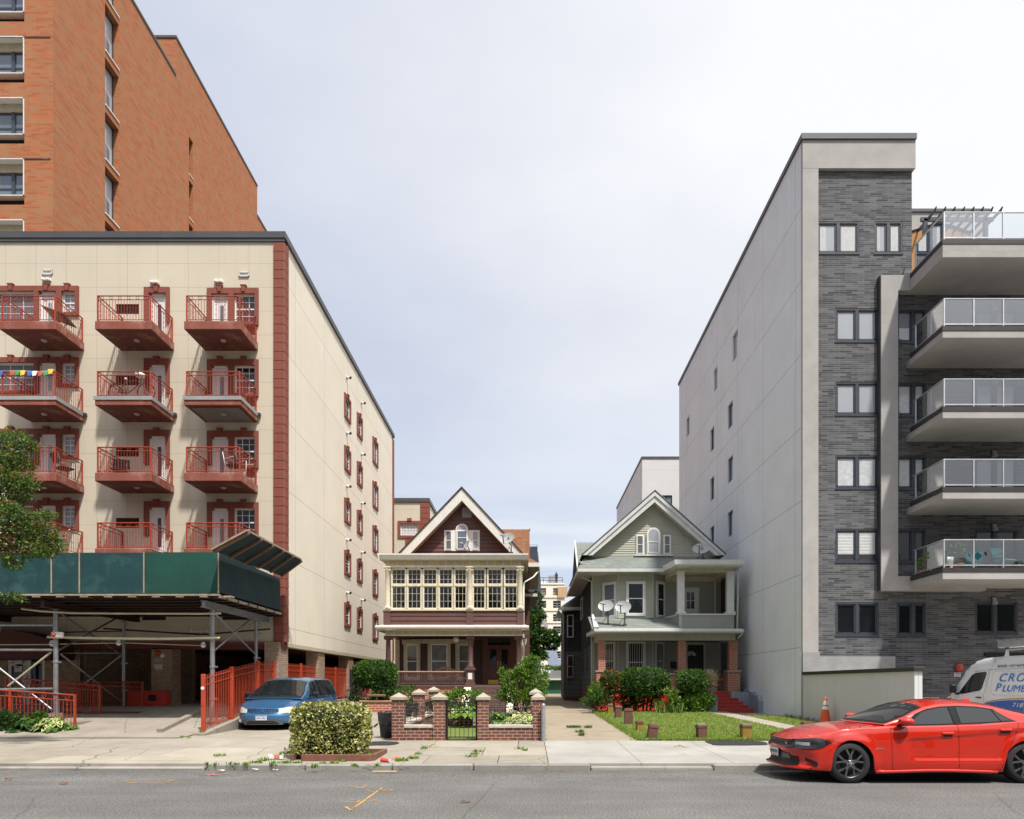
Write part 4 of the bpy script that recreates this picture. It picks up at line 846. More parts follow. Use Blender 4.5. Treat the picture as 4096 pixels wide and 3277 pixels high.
for i,(c,(px,py)) in enumerate(zip(('flag_blue','flag_red','flag_green','flag_yellow','flag_blue','flag_white','flag_red','flag_green','flag_yellow'),P)):
    x,z=cx('c2',px,24.44),cz('c2',py,24.44); w=.10; fg.add([(x-w,24.43,z+.06),(x+w,24.43,z+.06),(x+w*.7,24.40,z-.11),(x-w*.7,24.41,z-.13)],[(0,1,2,3)],c)
fg.path([(-18.95,24.43,cz('c2',870,24.43)),(-18.2,24.43,cz('c2',868,24.43)),(-17.5,24.43,cz('c2',876,24.43)),(-16.95,24.43,cz('c2',862,24.43))],.006,'white_plastic',4)
solo(fg,'pennant_string','string of coloured cloth pennants along the left second balcony','pennants',(-18,24.43,12.6))
# ================================================================ cream block further back
def rear():
    y=52.; xr=X(428.4,y); zt=Z(499.6,y); b=thing('rear_building','cream stucco rear block with red quoin seen over the brown gable','building',(xr,y,0))
    T=front(y); f=lambda px:cx('c7',px,y); g=lambda py:cz('c7',py,y)
    hs=[(f(410),f(604),g(652)-2.65*k,g(524)-2.65*k) for k in range(5)]; hs=[h for h in hs if h[2]>1]
    m=MB(T); m.wall(-16,xr-.6,0,zt-.2,hs,'cream_stucco',.12); m.T=east(xr); m.poly([(y+.5,0,0),(y+9,0,0),(y+9,0,zt-.2),(y+.5,0,zt-.2)],'cream_side_lit'); m.T=None; m.poly([(-16,y,zt-.2),(xr,y,zt-.2),(xr,y+9,zt-.2),(-16,y+9,zt-.2)],'dark_cap'); m.poly([(-16,y+9,0),(xr,y+9,0),(xr,y+9,zt-.2),(-16,y+9,zt-.2)],'cream_side_lit'); part(m,'wall',b)
    c=MB(); c.box(-16,xr+.1,y-.1,y+.3,zt-.19,zt+.1,'coping'); c.box(xr-.3,xr+.1,y+.3,y+9,zt-.19,zt+.1,'coping'); part(c,'coping',b)
    q=MB(); z=0.
    while z<zt-.5: q.box(xr-.6,xr+.06,y-.07,y+.5,z+.03,z+.42,'red_trim'); z+=.42
    q.box(xr-.58,xr+.03,y-.04,y+.47,0,zt-.2,'soffit_red'); part(q,'quoin',b)
    for i,h in enumerate(hs):
        s=MB(T); w=.2
        for e in ((h[0]-w,h[0],h[2]-w,h[3]+w),(h[1],h[1]+w,h[2]-w,h[3]+w),(h[0],h[1],h[2]-w,h[2]),(h[0],h[1],h[3],h[3]+w)): s.box(e[0],e[1],.004,.08,e[2],e[3],'red_trim')
        am=(h[0]+h[1])/2; s.box(am-.16,am+.16,.004,.13,h[3]+w-.02,h[3]+w+.2,'red_trim'); s.box(h[1]-1.0,h[1]-.3,.004,.05,h[2]-w-.6,h[2]-w,'red_trim'); part(s,'surround',b)
        window(b,T,h[0],h[1],h[2],h[3],-.1,'white_frame','glass_curtain' if i==0 else 'glass_blind',w=.07,cols=6,rows=4,mid=False,mun=.03)
rear()
# ================================================================ pavement shed
def shed():
    b=thing('pavement_shed','green plywood construction shed on steel posts in front of the cream block','scaffold',(-14,21.3,gz(21)))
    y0,y1,xr=20.6,25.7,-9.36; zb,zt=Z(593,20.6),Z(552.4,20.6)
    cuts=[(-24,'ply_teal'),(cx('c3',-150,y0),'ply_teal'),(cx('c3',372,y0),'ply_teal'),(cx('c3',573,y0),'ply_teal'),(cx('c3',1036,y0),'ply_green'),(xr,None)]
    for (a,mm),(c,_) in zip(cuts,cuts[1:]):
        p=MB(); o=R.uniform(-.012,.012); p.box(a+.006,c-.006,y0+o,y0+.03+o,zb+R.uniform(-.02,.02),zt+R.uniform(-.015,.015),mm); part(p,'plywood_panel',b)
    ym=(y0+y1)*.5+.4
    for a,c,mm in ((y0+.04,ym,'ply_blue'),(ym+.012,y1,'ply_blue')): p=MB(); p.box(xr-.03,xr,a,c,zb-.03,zt,mm); part(p,'plywood_panel',b)
    t=MB()
    for a,_ in cuts[2:]: t.box(a-.02,a+.02,y0-.025,y0-.014,zb,zt,'old_wood')
    t.box(-24,xr+.03,y0-.05,y0+.06,zb-.085,zb-.03,'old_wood'); t.box(xr-.03,xr+.05,y0,y1,zb-.14,zb-.06,'old_wood'); t.box(-24,xr,y0+.03,y0+.1,zt-.09,zt-.02,'old_wood'); t.box(xr-.09,xr-.03,y0+.1,y1,zt-.09,zt-.02,'old_wood'); part(t,'batten',b)
    d=MB(); d.box(-24,xr,y0+.06,25.97,zb-.05,zb+.02,'joist_dark'); n=150
    for i in range(n): x=-24+(xr+24)*i/n; d.box(x,x+.05,y0-.02,y0+.9,zb-.13-(.02 if i%2 else 0),zb-.10-(.02 if i%2 else 0),'rust')
    for i in range(21): x=-23.6+i*.72; d.box(x,x+.24,y0-.04,y0+.2,zb-.13,zb-.088,'old_wood')
    part(d,'deck',b)
    j=MB()
    for i in range(7): y=y0+.45+i*.78; j.box(-24,xr+.05,y,y+.09,zb-.19,zb-.06,'rust'); j.box(-24,xr+.05,y-.03,y+.12,zb-.20,zb-.185,'rust')
    part(j,'joist',b)
    hb=[]
    for x,m_ in ((-9.87,'galv'),(-14.75,'rust'),(-19.6,'rust')):
        g=MB(); g.box(x-.05,x+.05,y0+.1,y1+.1,zb-.40,zb-.22,m_); g.box(x-.09,x+.09,y0+.1,y1+.1,zb-.415,zb-.395,m_); g.box(x-.09,x+.09,y0+.1,y1+.1,zb-.23,zb-.212,m_); part(g,'beam',b)
    for x in (-9.87,-14.75,-19.6):
        for y in (21.3,25.2):
            p=MB(); z0=rampz(y)+.18 if x>-14 else .82+(y-21.3)*.02; zz=zb-.42
            xx=x if y<22 else (x-.2)
            p.tube((xx,y,z0),(xx,y,zz),.072 if y<22 else .06,'zinc',12); p.box(xx-.11,xx+.11,y-.11,y+.11,zz,zz+.02,'zinc'); p.box(xx-.11,xx+.11,y-.11,y+.11,z0-.01,z0+.01,'zinc')
            for h in (.55,1.55,2.45,zz-z0-.12):
                if h<zz-z0: p.lathe((xx,y,z0+h),[(.085,0),(.09,.02),(.09,.06),(.085,.08)],'zinc',10); p.box(xx+.05,xx+.16,y-.03,y+.03,z0+h+.01,z0+h+.06,'zinc')
            part(p,'post',b)
            k=MB(); k.box(xx-.2,xx+.2,y-.14,y+.14,z0-.2,z0-.12,'brown_wood'); k.box(xx-.15,xx+.13,y-.13,y+.12,z0-.12,z0-.01,'old_wood'); part(k,'sole_block',b)
    def br(p,q,r,m): g=MB(); g.tube(p,q,r,m,8); part(g,'brace',b)
    W=lambda c,px,py,y:pt(c,px,py,y)
    g=MB(); g.path([W('c4',212,332,21.15),W('c4',400,355,21.15),W('c4',700,374,21.15),W('c4',1210,379,21.15),W('c4',1970,381,21.15),W('c5',395,330,21.15)],.035,'bamboo_pipe'); part(g,'rail_pipe',b)
    g=MB(); g.path([W('c4',468,612,21.2),W('c4',1000,624,21.2),W('c4',1600,629,21.2),W('c5',385,543,21.2)],.04,'bamboo_pipe'); part(g,'rail_pipe',b)
    br(W('c4',-300,494,21.3),W('c4',530,494,21.3),.038,'zinc'); br(W('c4',-300,737,21.3),W('c4',530,739,21.3),.042,'zinc'); br(W('c4',-300,1130,21.3),W('c4',525,1122,21.3),.042,'zinc')
    br(W('c4',-300,688,22),W('c4',510,685,22),.016,'bamboo_pipe'); br(W('c4',590,680,22.5),W('c4',1200,668,22.5),.016,'bamboo_pipe'); br(W('c4',1230,668,22.5),W('c4',1970,695,22.5),.014,'bamboo_pipe')
    br(W('c4',505,760,21.35),W('c4',80,1095,21.35),.032,'bamboo_pipe'); br(W('c4',-10,915,21.35),W('c4',510,1325,21.35),.032,'zinc')
    br(W('c4',570,745,21.3),W('c4',1195,400,25.0),.035,'zinc'); br(W('c4',590,375,21.4),W('c4',1200,790,25.0),.03,'zinc'); br(W('c4',830,1075,24.5),W('c4',1190,795,25.0),.03,'galv'); br(W('c4',600,780,22),W('c4',1195,1250,25.),.028,'galv')
    br(W('c5',340,650,21.35),W('c5',690,352,25.1),.035,'zinc'); br(W('c5',345,335,21.35),W('c5',690,682,25.1),.03,'galv')
    br(W('c4',1020,528,25.3),W('c4',1960,585,25.3),.03,'rust'); br(W('c5',-20,500,25.3),W('c5',290,512,25.3),.03,'rust'); br(W('c5',340,505,25.3),W('c5',820,465,25.3),.03,'rust')
    br(W('c4',570,565,25.2),W('c4',1200,553,25.2),.022,'rust'); br(W('c4',590,770,25.2),W('c4',1200,770,25.2),.022,'galv')
    br(W('c4',990,1095,25.3),W('c4',1200,1095,25.3),.03,'zinc')
    return b
shed()
pn=MB(); A,B,C_,D_=(-9.30,20.0,5.66),(-9.30,25.5,5.80),(-8.26,20.0,6.22),(-8.52,25.5,6.38)
pn.slab([A,B,D_,C_],.03,'ply_blue')
for i in range(6):
    t=(i+.02)/5.05; a=Vector(A).lerp(Vector(B),t); c=Vector(C_).lerp(Vector(D_),t); n=(Vector(C_)-Vector(A)).cross(Vector(B)-Vector(A)).normalized(); n=n if n.z<0 else -n
    o=Vector((0,.10,0)); pn.slab([tuple(a+n*.032),tuple(a+o+n*.032),tuple(c+o+n*.032),tuple(c+n*.032)],.07,'brown_wood')
e=MB(); pn.tube(A,C_,.04,'old_wood',4); pn.tube(C_,D_,.04,'old_wood',4)
solo(pn,'catch_panel','tilted plywood catch panel with wooden ribs propped on the end of the green shed','panel',A)
wl=MB(); p=pt('c4',555,595,21.2); wl.box(p[0]-.12,p[0]+.26,21.1,21.2,p[2]-.08,p[2]+.10,'white_plastic',.03); wl.lathe((p[0]-.02,21.1,p[2]+.01),[(.075,0),(.07,-.03),(.02,-.05)],'bell_red',12,'y'); solo(wl,'warning_lamp','red and white warning lamp clamped to the left front shed post','lamp',p)
for c,px,py,y,lab in (('c4',1170,668,22.5,'caged work lamp hanging by the rear shed post with cross braces'),('c5',243,605,22.5,'caged work lamp hanging near the right front shed post'),('c4',512,676,22.,'small caged work lamp at the left front shed post, under the red lamp')):
    q=pt(c,px,py,y); l=MB(); l.lathe((q[0],y,q[2]-.09),[(.02,0),(.075,.04),(.085,.1),(.05,.17),(.03,.2)],'white_plastic',10); l.ring((q[0],y,q[2]),.095,.008,'dark_metal','z',12,4); l.tube((q[0],y,q[2]+.1),(q[0],y,q[2]+.24),.008,'black_plastic',4); solo(l,'work_lamp',lab,'lamp',q)
# ================================================================ red ironwork
def iron_rail(name,lab,p,q,h,n,z0a,z0b,knots=True,posts=()):
    t=thing(name,lab,'railing',(p[0],p[1],z0a)); P,Q=Vector((*p,0)),Vector((*q,0)); m=MB(); ax='y' if abs(P.y-Q.y)<.5*abs(P.x-Q.x) else 'x'
    zz=lambda s,k:z0a+(z0b-z0a)*s+k
    for k,r in ((.08,.016),(h-.17,.016),(h,.026)): m.tube((p[0],p[1],zz(0,k)),(q[0],q[1],zz(1,k)),r,'red_iron',6)
    for i in range(n*3+1):
        s=i/(n*3); c=P+(Q-P)*s; m.tube((c.x,c.y,zz(s,.08)),(c.x,c.y,zz(s,h-.17)),.010,'red_iron',4,cap=False)
        if knots and i%3==1:
            for kk in (.22,.42,.62): m.lathe((c.x,c.y,zz(s,.08+kk*h*.9)),[(.006,0),(.028,.025),(.006,.05)],'red_iron',5)
        if i%3==1: m.ring((c.x,c.y,zz(s,h-.085)),.062,.010,'red_iron',ax,12,4)
    part(m,'bars',t)
    for s in (0,1)+tuple(posts):
        c=P+(Q-P)*s; g=MB(); g.box(c.x-.03,c.x+.03,c.y-.03,c.y+.03,zz(s,-.06),zz(s,h+.02),'red_iron'); part(g,'post',t)
iron_rail('ramp_railing','sunlit red iron railing with rings, in front of the left entrance ramp',(-18.1,20.8),(-13.83,20.8),.95,12,.72,.43,posts=(.54,))
iron_rail('ramp_railing','shaded red iron railing halfway up the entrance ramp, behind the sunlit one',(cx('c4',62,23),23.),(cx('c4',985,23),23.),1.0,13,.95,.66)
iron_rail('ramp_railing','shaded red iron railing nearest the entrance wall, beside the red box',(cx('c4',560,25),25.),(cx('c4',1405,25),25.),.98,10,.82,.80,False,(.43,))
rp=MB(); rp.box(-22,-13.9,20.9,22.9,.2,.55,'ramp_concrete'); rp.box(-22,-13.2,23.05,26.2,.2,.78,'soffit_red'); rp.box(-22,-13.75,20.70,20.9,.1,.42,'ramp_concrete'); o=struct(rp,'entrance_ramp'); tint(o,lambda p:1.)
rb=MB(); rb.box(cx('c4',1250,25.4),cx('c4',1633,25.4),25.4,25.7,.78,cz('c4',1140,25.4),'red_base'); rb.box(cx('c4',1465,25.4),cx('c4',1540,25.4),25.36,25.4,cz('c4',1238,25.4),cz('c4',1180,25.4),'black_plastic',.01); solo(rb,'red_box','red painted low box with a black hatch at the garage pillar','box',(-14.5,25.5,.78))
def fence(name,lab,pts,pn,grp='red steel fences of the cream block'):
    """posts at pts (y, base, top) along the drive edge; pales between them"""
    t=thing(name,lab,'fence',(-9.53,pts[0][0],pts[0][1]),grp); x=-9.53
    for y,b,tp in pts: g=MB(); g.box(x-.055,x+.055,y-.055,y+.055,b,tp,'red_fence',.01); part(g,'post',t)
    for (ya,ba,ta),(yb,bb,tb) in zip(pts,pts[1:]):
        g=MB(); n=max(3,int((yb-ya)/.115))
        for k in (.14,.34): g.tube((x,ya,ta-k),(x,yb,tb-k),.018,'red_fence',4)
        g.tube((x,ya,ba+.13),(x,yb,bb+.13),.018,'red_fence',4)
        for i in range(1,n): s=i/n; y=ya+(yb-ya)*s; g.tube((x,y,ba+(bb-ba)*s+.07),(x,y,ta+(tb-ta)*s-.04),.011,'red_fence',4)
        part(g,'pales',t)
fence('steel_fence','red steel fence stepping up beside the blue minivan',[(20.0,.30,2.01),(21.9,.54,2.28),(24.0,.84,2.54),(25.5,.93,2.56)],1)
fence('steel_fence','red steel fence just right of the corner brick pillar, behind the minivan roof',[(26.45,.93,2.58),(28.5,.93,2.58),(30.6,.93,2.57)],1)
fence('steel_fence','red steel fence between the second and third brick pillars',[(31.6,.93,2.57),(33.6,.93,2.56),(35.8,.93,2.56)],1)
fence('steel_fence','red steel fence behind the rounded hedge, past the third brick pillar',[(36.8,.93,2.56),(38.6,.93,2.55),(40.6,.93,2.55)],1)
pl=MB(); pl.box(-9.75,-9.30,26,47,.2,.95,'ramp_concrete'); o=struct(pl,'garage_plinth'); tint(o,lambda p:.9)
s=MB(); 
for z in (1.62,): s.lathe((-9.53,19.945,1.60),[(.05,0),(.05,-.008)],'white_plastic',12,'y')
s.lathe((-9.53,19.94,1.13),[(.045,0),(.045,-.008)],'bell_red',12,'y'); solo(s,'reflector','white and red reflectors on the first post of the stepping red fence','reflector',(-9.53,19.94,1.3))
# ================================================================ brown house
def ionic(m, x, y, z0, z1, r, mt, square=0):
    """round column with base, tapering shaft and scroll capital"""
    h=z1-z0
    m.box(x-r*1.5,x+r*1.5,y-r*1.5,y+r*1.5,z0,z0+.06,mt); m.lathe((x,y,z0),[(r*1.4,.06),(r*1.45,.10),(r*1.15,.14),(r*1.2,.18),(r,.22),(r*1.02,h*.4),(r*.86,h-.22),(r*.98,h-.20),(r*.88,h-.17)],mt,16)
    for s in (-1,1): m.lathe((x+s*r*1.05,y-r*1.0,z1-.12),[(.06,0),(.075,.02),(.075,2*r-.02),(.06,2*r)],mt,10,'y')
    m.box(x-r*1.25,x+r*1.25,y-r*1.1,y+r*1.1,z1-.16,z1-.07,mt); m.box(x-r*1.5,x+r*1.5,y-r*1.4,y+r*1.4,z1-.06,z1,mt)
def rafters(m,x0,x1,y,z0,z1,n,mt,w=.035,out=.02):
    for i in range(n+1): x=x0+(x1-x0)*i/n; m.box(x-w/2,x+w/2,y-out,y+.004,z0,z1,mt)
def gable_roof(m,xl,xr,xa,ze,za,y0,y1,t,mt):
    """two slopes with thickness"""
    m.prism([(xl,ze),(xa,za),(xr,ze),(xr-.0,ze-t),(xa,za-t*1.35),(xl,ze-t)],y0,y1,mt,'y')
def brown():
    Y=33.; b=thing('brown_house','brown clapboard gabled house with cream glazed upper porch','house',(-3.4,Y,gz(33)))
    f=lambda px,y=Y:cx('c7',px,y); g7=lambda py,y=Y:cz('c7',py,y); g8=lambda py,y=Y:cz('c8',py,y)
    XL,XR=f(248),f(1722); zf=g8(782)          # porch floor
    # base
    m=MB(); m.box(XL-.05,f(1130),Y-.02,Y+.2,.2,zf-.10,'house_brick'); m.box(XL-.05,XL+.2,Y+.2,35.3,.2,zf-.10,'house_brick'); m.box(XL+.0,XR,35.3,47,.2,zf-.1,'house_brick'); m.box(XR-.25,XR,Y,35.3,.2,zf-.1,'house_brick'); part(m,'foundation',b)
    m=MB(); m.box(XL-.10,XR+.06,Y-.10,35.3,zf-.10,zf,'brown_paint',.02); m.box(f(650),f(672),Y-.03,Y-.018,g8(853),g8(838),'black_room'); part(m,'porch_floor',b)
    # house body behind the porch
    yb=35.3; ztop=g7(1000)
    m=MB(); m.box(XL+.02,XR-.04,yb,47,zf-.1,8.2,'brown_board'); part(m,'wall',b)
    m=MB(east(XR-.036)); siding(m,yb,47,zf,8.2,.19,'brown_board'); m.box(yb,yb+.14,.0,.04,zf,8.2,'cream_paint'); part(m,'side_wall',b)
    # ground floor front: bay with three windows
    P=[(cx('c8',430,yb),yb),(cx('c8',655,34.75),34.75),(cx('c8',1000,34.75),34.75),(cx('c8',1195,yb),yb)]; zt=g8(262)
    for i,(p,q) in enumerate(zip(P,P[1:])):
        T,L=slant(p,q); m=MB(T); siding(m,0,L,zf,zt-.2,.14,'brown_shaded',.012); m.box(0,L,0,.03,zt-.22,zt,'cream_dark'); part(m,'bay_wall',b)
        z0,z1=zf+.35,g8(318)
        ww=(L-.95)/2 if i==1 else .16
        for e in (0,L): m2=MB(T); 
        a0,a1=(L*.5-.42,L*.5+.42) if i==1 else (L*.5-.36,L*.5+.32)
        fr=MB(T)
        for q_ in ((a0-.16,a0,z0-.1,z1+.16),(a1,a1+.16,z0-.1,z1+.16),(a0,a1,z1,z1+.16),(a0,a1,z0-.12,z0)): fr.box(q_[0],q_[1],.005,.06,q_[2],q_[3],'cream_dark')
        part(fr,'casing',b); window(b,T,a0,a1,z0,z1,.01,'white_frame','glass_lace' if i else 'glass_shade',w=.05,t=.035)
    m=MB(front(yb)); siding(m,XL+.1,P[0][0],zf,zt,.14,'brown_shaded',.012); part(m,'porch_wall',b); m=MB(front(yb)); siding(m,P[3][0],XR-.1,zf,zt,.14,'brown_shaded',.012); part(m,'porch_wall',b); m=MB(front(yb)); m.box(XR-.25,XR-.06,0,.05,zf,zt,'cream_paint'); part(m,'corner_board',b); m=MB(front(yb)); m.box(XL+.06,XL+.25,0,.05,zf,zt,'cream_dark'); part(m,'corner_board',b)
    # double door
    T=front(yb); d0,d1=cx('c8',1352,yb),cx('c8',1592,yb); e0,e1=zf+.02,cz('c8',362,yb); m=MB(T)
    for q in ((d0-.30,d0,e0,e1+.72),(d1,d1+.30,e0,e1+.72),(d0,d1,e1+.5,e1+.72),(d0,d1,e1,e1+.06)): m.box(q[0],q[1],.01,.10,q[2],q[3],'door_wood',.015)
    part(m,'door_frame',b); o=part(glass(d0,d1,e1+.06,e1+.5,.02,'glass_dark',T),'transom',b)
    dm=(d0+d1)/2
    for a,bb in ((d0,dm-.006),(dm+.006,d1)):
        m=MB(T); m.box(a,bb,.01,.05,e0,e1,'door_wood'); w=bb-a
        m.box(a+.10,bb-.10,.05,.065,e0+.32,e0+.78,'door_wood',.012)
        for q in ((a+.08,a+.13,e0+.95,e1-.12),(bb-.13,bb-.08,e0+.95,e1-.12),(a+.08,bb-.08,e0+.95,e0+1.0),(a+.08,bb-.08,e1-.17,e1-.12)): m.box(q[0],q[1],.05,.07,q[2],q[3],'door_wood',.01)
        dr=part(m,'door',b); part(glass(a+.13,bb-.13,e0+1.0,e1-.17,.055,'glass_dark',T),'pane',dr); k=MB(T); k.box(a+.02,bb-.02,.05,.056,e0+.02,e0+.24,'brass'); part(k,'kick_plate',dr)
        s=1 if a>d0 else -1; h=MB(T); xh=dm+s*.07; h.box(xh-.02,xh+.02,.05,.06,e0+.85,e0+1.2,'brass'); h.path([(xh,.06,e0+.9),(xh,.10,e0+.95),(xh,.10,e0+1.08),(xh,.06,e0+1.12)],.012,'brass'); part(h,'handle',dr)
    # porch ceiling, entablature, gutter, lower columns
    m=MB(); zc=g8(250); m.box(XL,XR,Y+.22,yb,zc+.02,zc+.06,'brown_shaded'); part(m,'porch_ceiling',b)
    m=MB(); m.box(XL,XR,Y,Y+.22,zc,g8(188),'cream_dark'); m.box(XL,XL+.22,Y+.22,yb,zc,g8(188),'cream_dark'); m.box(XR-.22,XR,Y+.22,yb,zc,g8(188),'cream_dark'); rafters(m,XL+.05,XR-.05,Y,zc+.06,g8(192),17,'cream_paint'); m.box(XL-.02,XR+.02,Y-.045,Y+.004,zc-.01,zc+.05,'cream_paint'); part(m,'entablature',b)
    m=MB(); zg0,zg1=g8(190),g8(146); e=.42; ef=.28
    m.box(XL-e,XR+e-.1,Y-ef,Y+.35,zg0-.03,zg0,'cream_paint'); m.prism([(Y-ef-.06,zg0+.02),(Y-ef-.10,zg0+.10),(Y-ef-.10,zg1-.03),(Y-ef-.06,zg1),(Y-ef+.05,zg1),(Y-ef+.05,zg0+.02)],XL-e,XR+e-.1,'gutter_white','x'); m.add([(XL-e,Y-ef+.05,zg1-.02),(XR+e-.1,Y-ef+.05,zg1-.02),(XR+.05,Y+.1,zg1+.1),(XL-.05,Y+.1,zg1+.1)],[(0,1,2,3)],'gutter_white'); m.add([(XL-e,Y-ef,zg0),(XL-e,Y+2.,zg0),(XL-e,Y+2.,zg1),(XL-e,Y-ef,zg1)],[(0,1,2,3)],'gutter_white'); m.add([(XR+e-.1,Y-ef,zg0),(XR+e-.1,Y+2.,zg0),(XR+e-.1,Y+2.,zg1),(XR+e-.1,Y-ef,zg1)],[(0,1,2,3)],'gutter_white'); m.box(XL-e,XL,Y,Y+2.,zg0-.03,zg0,'cream_dark'); m.box(XR,XR+e-.1,Y,Y+2,zg0-.03,zg0,'cream_dark'); part(m,'porch_roof',b)
    XC1=f(1157)
    for x,z0 in ((f(272),zf),(XC1+.02,g8(598)),(f(1680),zf)):
        c=MB(); ionic(c,x,Y+.13,z0,zc,.125,'brown_paint'); part(c,'column',b)
    c=MB(); x=XC1+.02; c.box(x-.24,x+.24,Y-.1,Y+.36,zf,zf+.12,'brown_paint'); c.box(x-.19,x+.19,Y-.06,Y+.32,zf+.12,g8(622),'brown_paint'); c.box(x-.25,x+.25,Y-.12,Y+.38,g8(622),g8(598),'brown_paint'); c.box(x-.10,x+.10,Y-.075,Y-.06,g8(720),g8(652),'white_paint'); part(c,'pedestal',b)
    r=MB(); xa,xb=f(300),XC1-.18; zr0,zr1=zf+.05,g8(632); r.box(xa,xb,Y+.07,Y+.19,zr1-.06,zr1,'tan_rail',.02); r.box(xa,xb,Y+.09,Y+.17,zr0,zr0+.06,'brown_paint'); r.box(xa,xb,Y+.09,Y+.17,zr1-.11,zr1-.06,'brown_paint'); n=48
    for i in range(n): x=xa+(xb-xa)*(i+.5)/n; r.box(x-.019,x+.019,Y+.11,Y+.15,zr0+.06,zr1-.1,'brown_paint')
    part(r,'railing',b)
    st=MB(); x0,x1=f(1180),f(1560); n=6; top=zf-.02; bot=gz(31)
    for i in range(n): z=top-(top-bot)*(i+1)/n; st.box(x0,x1,Y-.1-.30*(i+1),Y-.1-.30*i,bot-.2,z+.15,'brown_paint',.012)
    part(st,'steps',b)
    ck=MB(); ck.prism([(Y-.1,zf-.1),(Y-.35,zf-.12),(Y-1.9,zf-1.1),(Y-1.9,.2),(Y-.1,.2)],x0-.36,x0-.02,'cream_paint','x'); ck.prism([(Y-.1,zf-.1),(Y-.35,zf-.12),(Y-1.9,zf-1.1),(Y-1.9,.2),(Y-.1,.2)],x1+.02,x1+.3,'cream_paint','x'); part(ck,'step_wall',b)
    # upper parapet and glazed porch
    zs0=g7(1452); m=MB(front(Y)); siding(m,XL+.2,XC1-.14,g8(140),zs0-.06,.24,'brown_board',.035); siding(m,XC1+.12,XR-.2,g8(140),zs0-.06,.24,'brown_board',.035); m.T=None
    m.box(XL+.05,XR-.05,Y+.004,Y+.2,g8(142),zs0-.03,'brown_board'); m.box(XL+.02,XL+.2,Y,34.9,g8(142),zs0-.03,'brown_board'); m.box(XR-.2,XR-.02,Y+.2,34.9,g8(142),zs0-.03,'brown_board')
    for x in (XL+.08,XC1,XR-.09): m.box(x-.17,x+.17,Y-.06,Y+.01,g8(140),zs0-.05,'brown_paint'); m.box(x-.2,x+.2,Y-.08,Y+.02,zs0-.12,zs0-.05,'brown_paint')
    part(m,'parapet',b)
    m=MB(); m.box(XL-.02,XR+.02,Y-.09,Y+.22,zs0-.05,zs0+.03,'cream_paint'); part(m,'sill',b)
    zw1=g7(1000); T=front(Y+.1); ed=[(305,472),(476,640),(645,810),(815,978),(983,1130),(1182,1330),(1340,1510),(1522,1678)]
    for i,(a,bb) in enumerate(ed):
        a0,a1=f(a),f(bb); m=MB(T); zm=g7(1187)
        for q in ((a0,a0+.045,zs0,zw1),(a1-.045,a1,zs0,zw1)): m.box(q[0],q[1],0,.08,q[2],q[3],'cream_paint')
        m.box(a0,a1,0,.08,zs0,zs0+.06,'cream_paint'); m.box(a0,a1,0,.08,zw1-.06,zw1,'cream_paint'); m.box(a0,a1,0,.09,zm-.045,zm+.045,'cream_paint')
        part(m,'window_frame',b)
        for z0,z1 in ((zs0+.06,zm-.045),(zm+.045,zw1-.06)):
            s=MB(T); sash(s,a0+.045,a1-.045,z0,z1,.01,'cream_paint',w=.04,t=.045,mid=False,cols=3,rows=3,mun=.013); o=part(s,'casement',b); part(glass(a0+.08,a1-.08,z0+.02,z1-.02,.018,'shield_glass',T),'pane',o)
    for e,x in ((-1,XL+.1),(1,XR-.1)):
        T=west(x) if e<0 else east(x); n=2; a=Y+.25
        for i in range(n):
            a0,a1=a+i*.9,a+i*.9+.85; s=MB(T); sash(s,a0,a1,zs0,zw1,0,'cream_paint',w=.08,t=.05,mid=True,cols=3,rows=6,mun=.026); o=part(s,'casement',b); part(glass(a0,a1,zs0,zw1,.01,'shield_glass',T),'pane',o)
    bk=MB(); bk.box(XL+.2,XR-.2,34.9,34.95,zs0-.6,zw1+.3,'brown_wood'); 
    for a,bb in ((560,700),(860,1000),(1380,1500)): bk.box(f(a),f(bb),34.82,34.9,zs0-.2,zw1-.35,'cream_dark'); bk.box(f(a)+.08,f(bb)-.08,34.8,34.82,zs0,zw1-.5,'glass_room')
    bk.box(XL+.2,XR-.2,Y+.2,34.9,zs0-.65,zs0-.6,'brown_wood'); bk.box(XL+.2,XR-.2,Y+.2,34.9,zw1+.25,zw1+.3,'cream_dark'); bk.box(f(480),f(900),34.2,34.6,zs0-.6,zs0+.2,'brown_wood',.05); part(bk,'porch_room',b)
    for x in (XL+.1,XC1,XR-.1):
        c=MB(); r_=.125; z0=zs0+.03; h=zw1+.05-z0; c.box(x-.17,x+.17,Y-.13,Y+.13,z0,z0+.05,'cream_paint'); c.lathe((x,Y,z0),[(.16,.05),(.165,.09),(.13,.12),(r_,.16),(r_,h*.4),(.105,h-.3),(.12,h-.28),(.11,h-.25)],'cream_paint',16)
        for s in (-1,1): c.lathe((x+s*.12,Y-.14,z0+h-.16),[(.05,0),(.06,.03),(.06,.25),(.05,.28)],'cream_paint',10,'y')
        c.lathe((x,Y,z0+h-.26),[(.11,0),(.14,.06),(.17,.16),(.17,.2)],'cream_paint',12); c.box(x-.18,x+.18,Y-.18,Y+.15,z0+h-.06,z0+h,'cream_paint'); part(c,'column',b)
    zfr0,zfr1=g7(985),g7(905); m=MB(); m.box(XL+.02,XR-.02,Y+.0,Y+.3,zfr0-.05,zfr1,'cream_dark'); m.box(XL+.02,XL+.3,Y+.302,35.3,zfr0-.05,zfr1,'cream_dark'); m.box(XR-.3,XR-.02,Y+.302,35.3,zfr0-.05,zfr1,'cream_dark'); rafters(m,XL+.15,XR-.12,Y,zfr0+.04,zfr1,16,'cream_paint',.04,.03); m.box(XL,XR,Y-.05,Y+.01,zfr0-.06,zfr0+.04,'cream_paint'); part(m,'frieze',b)
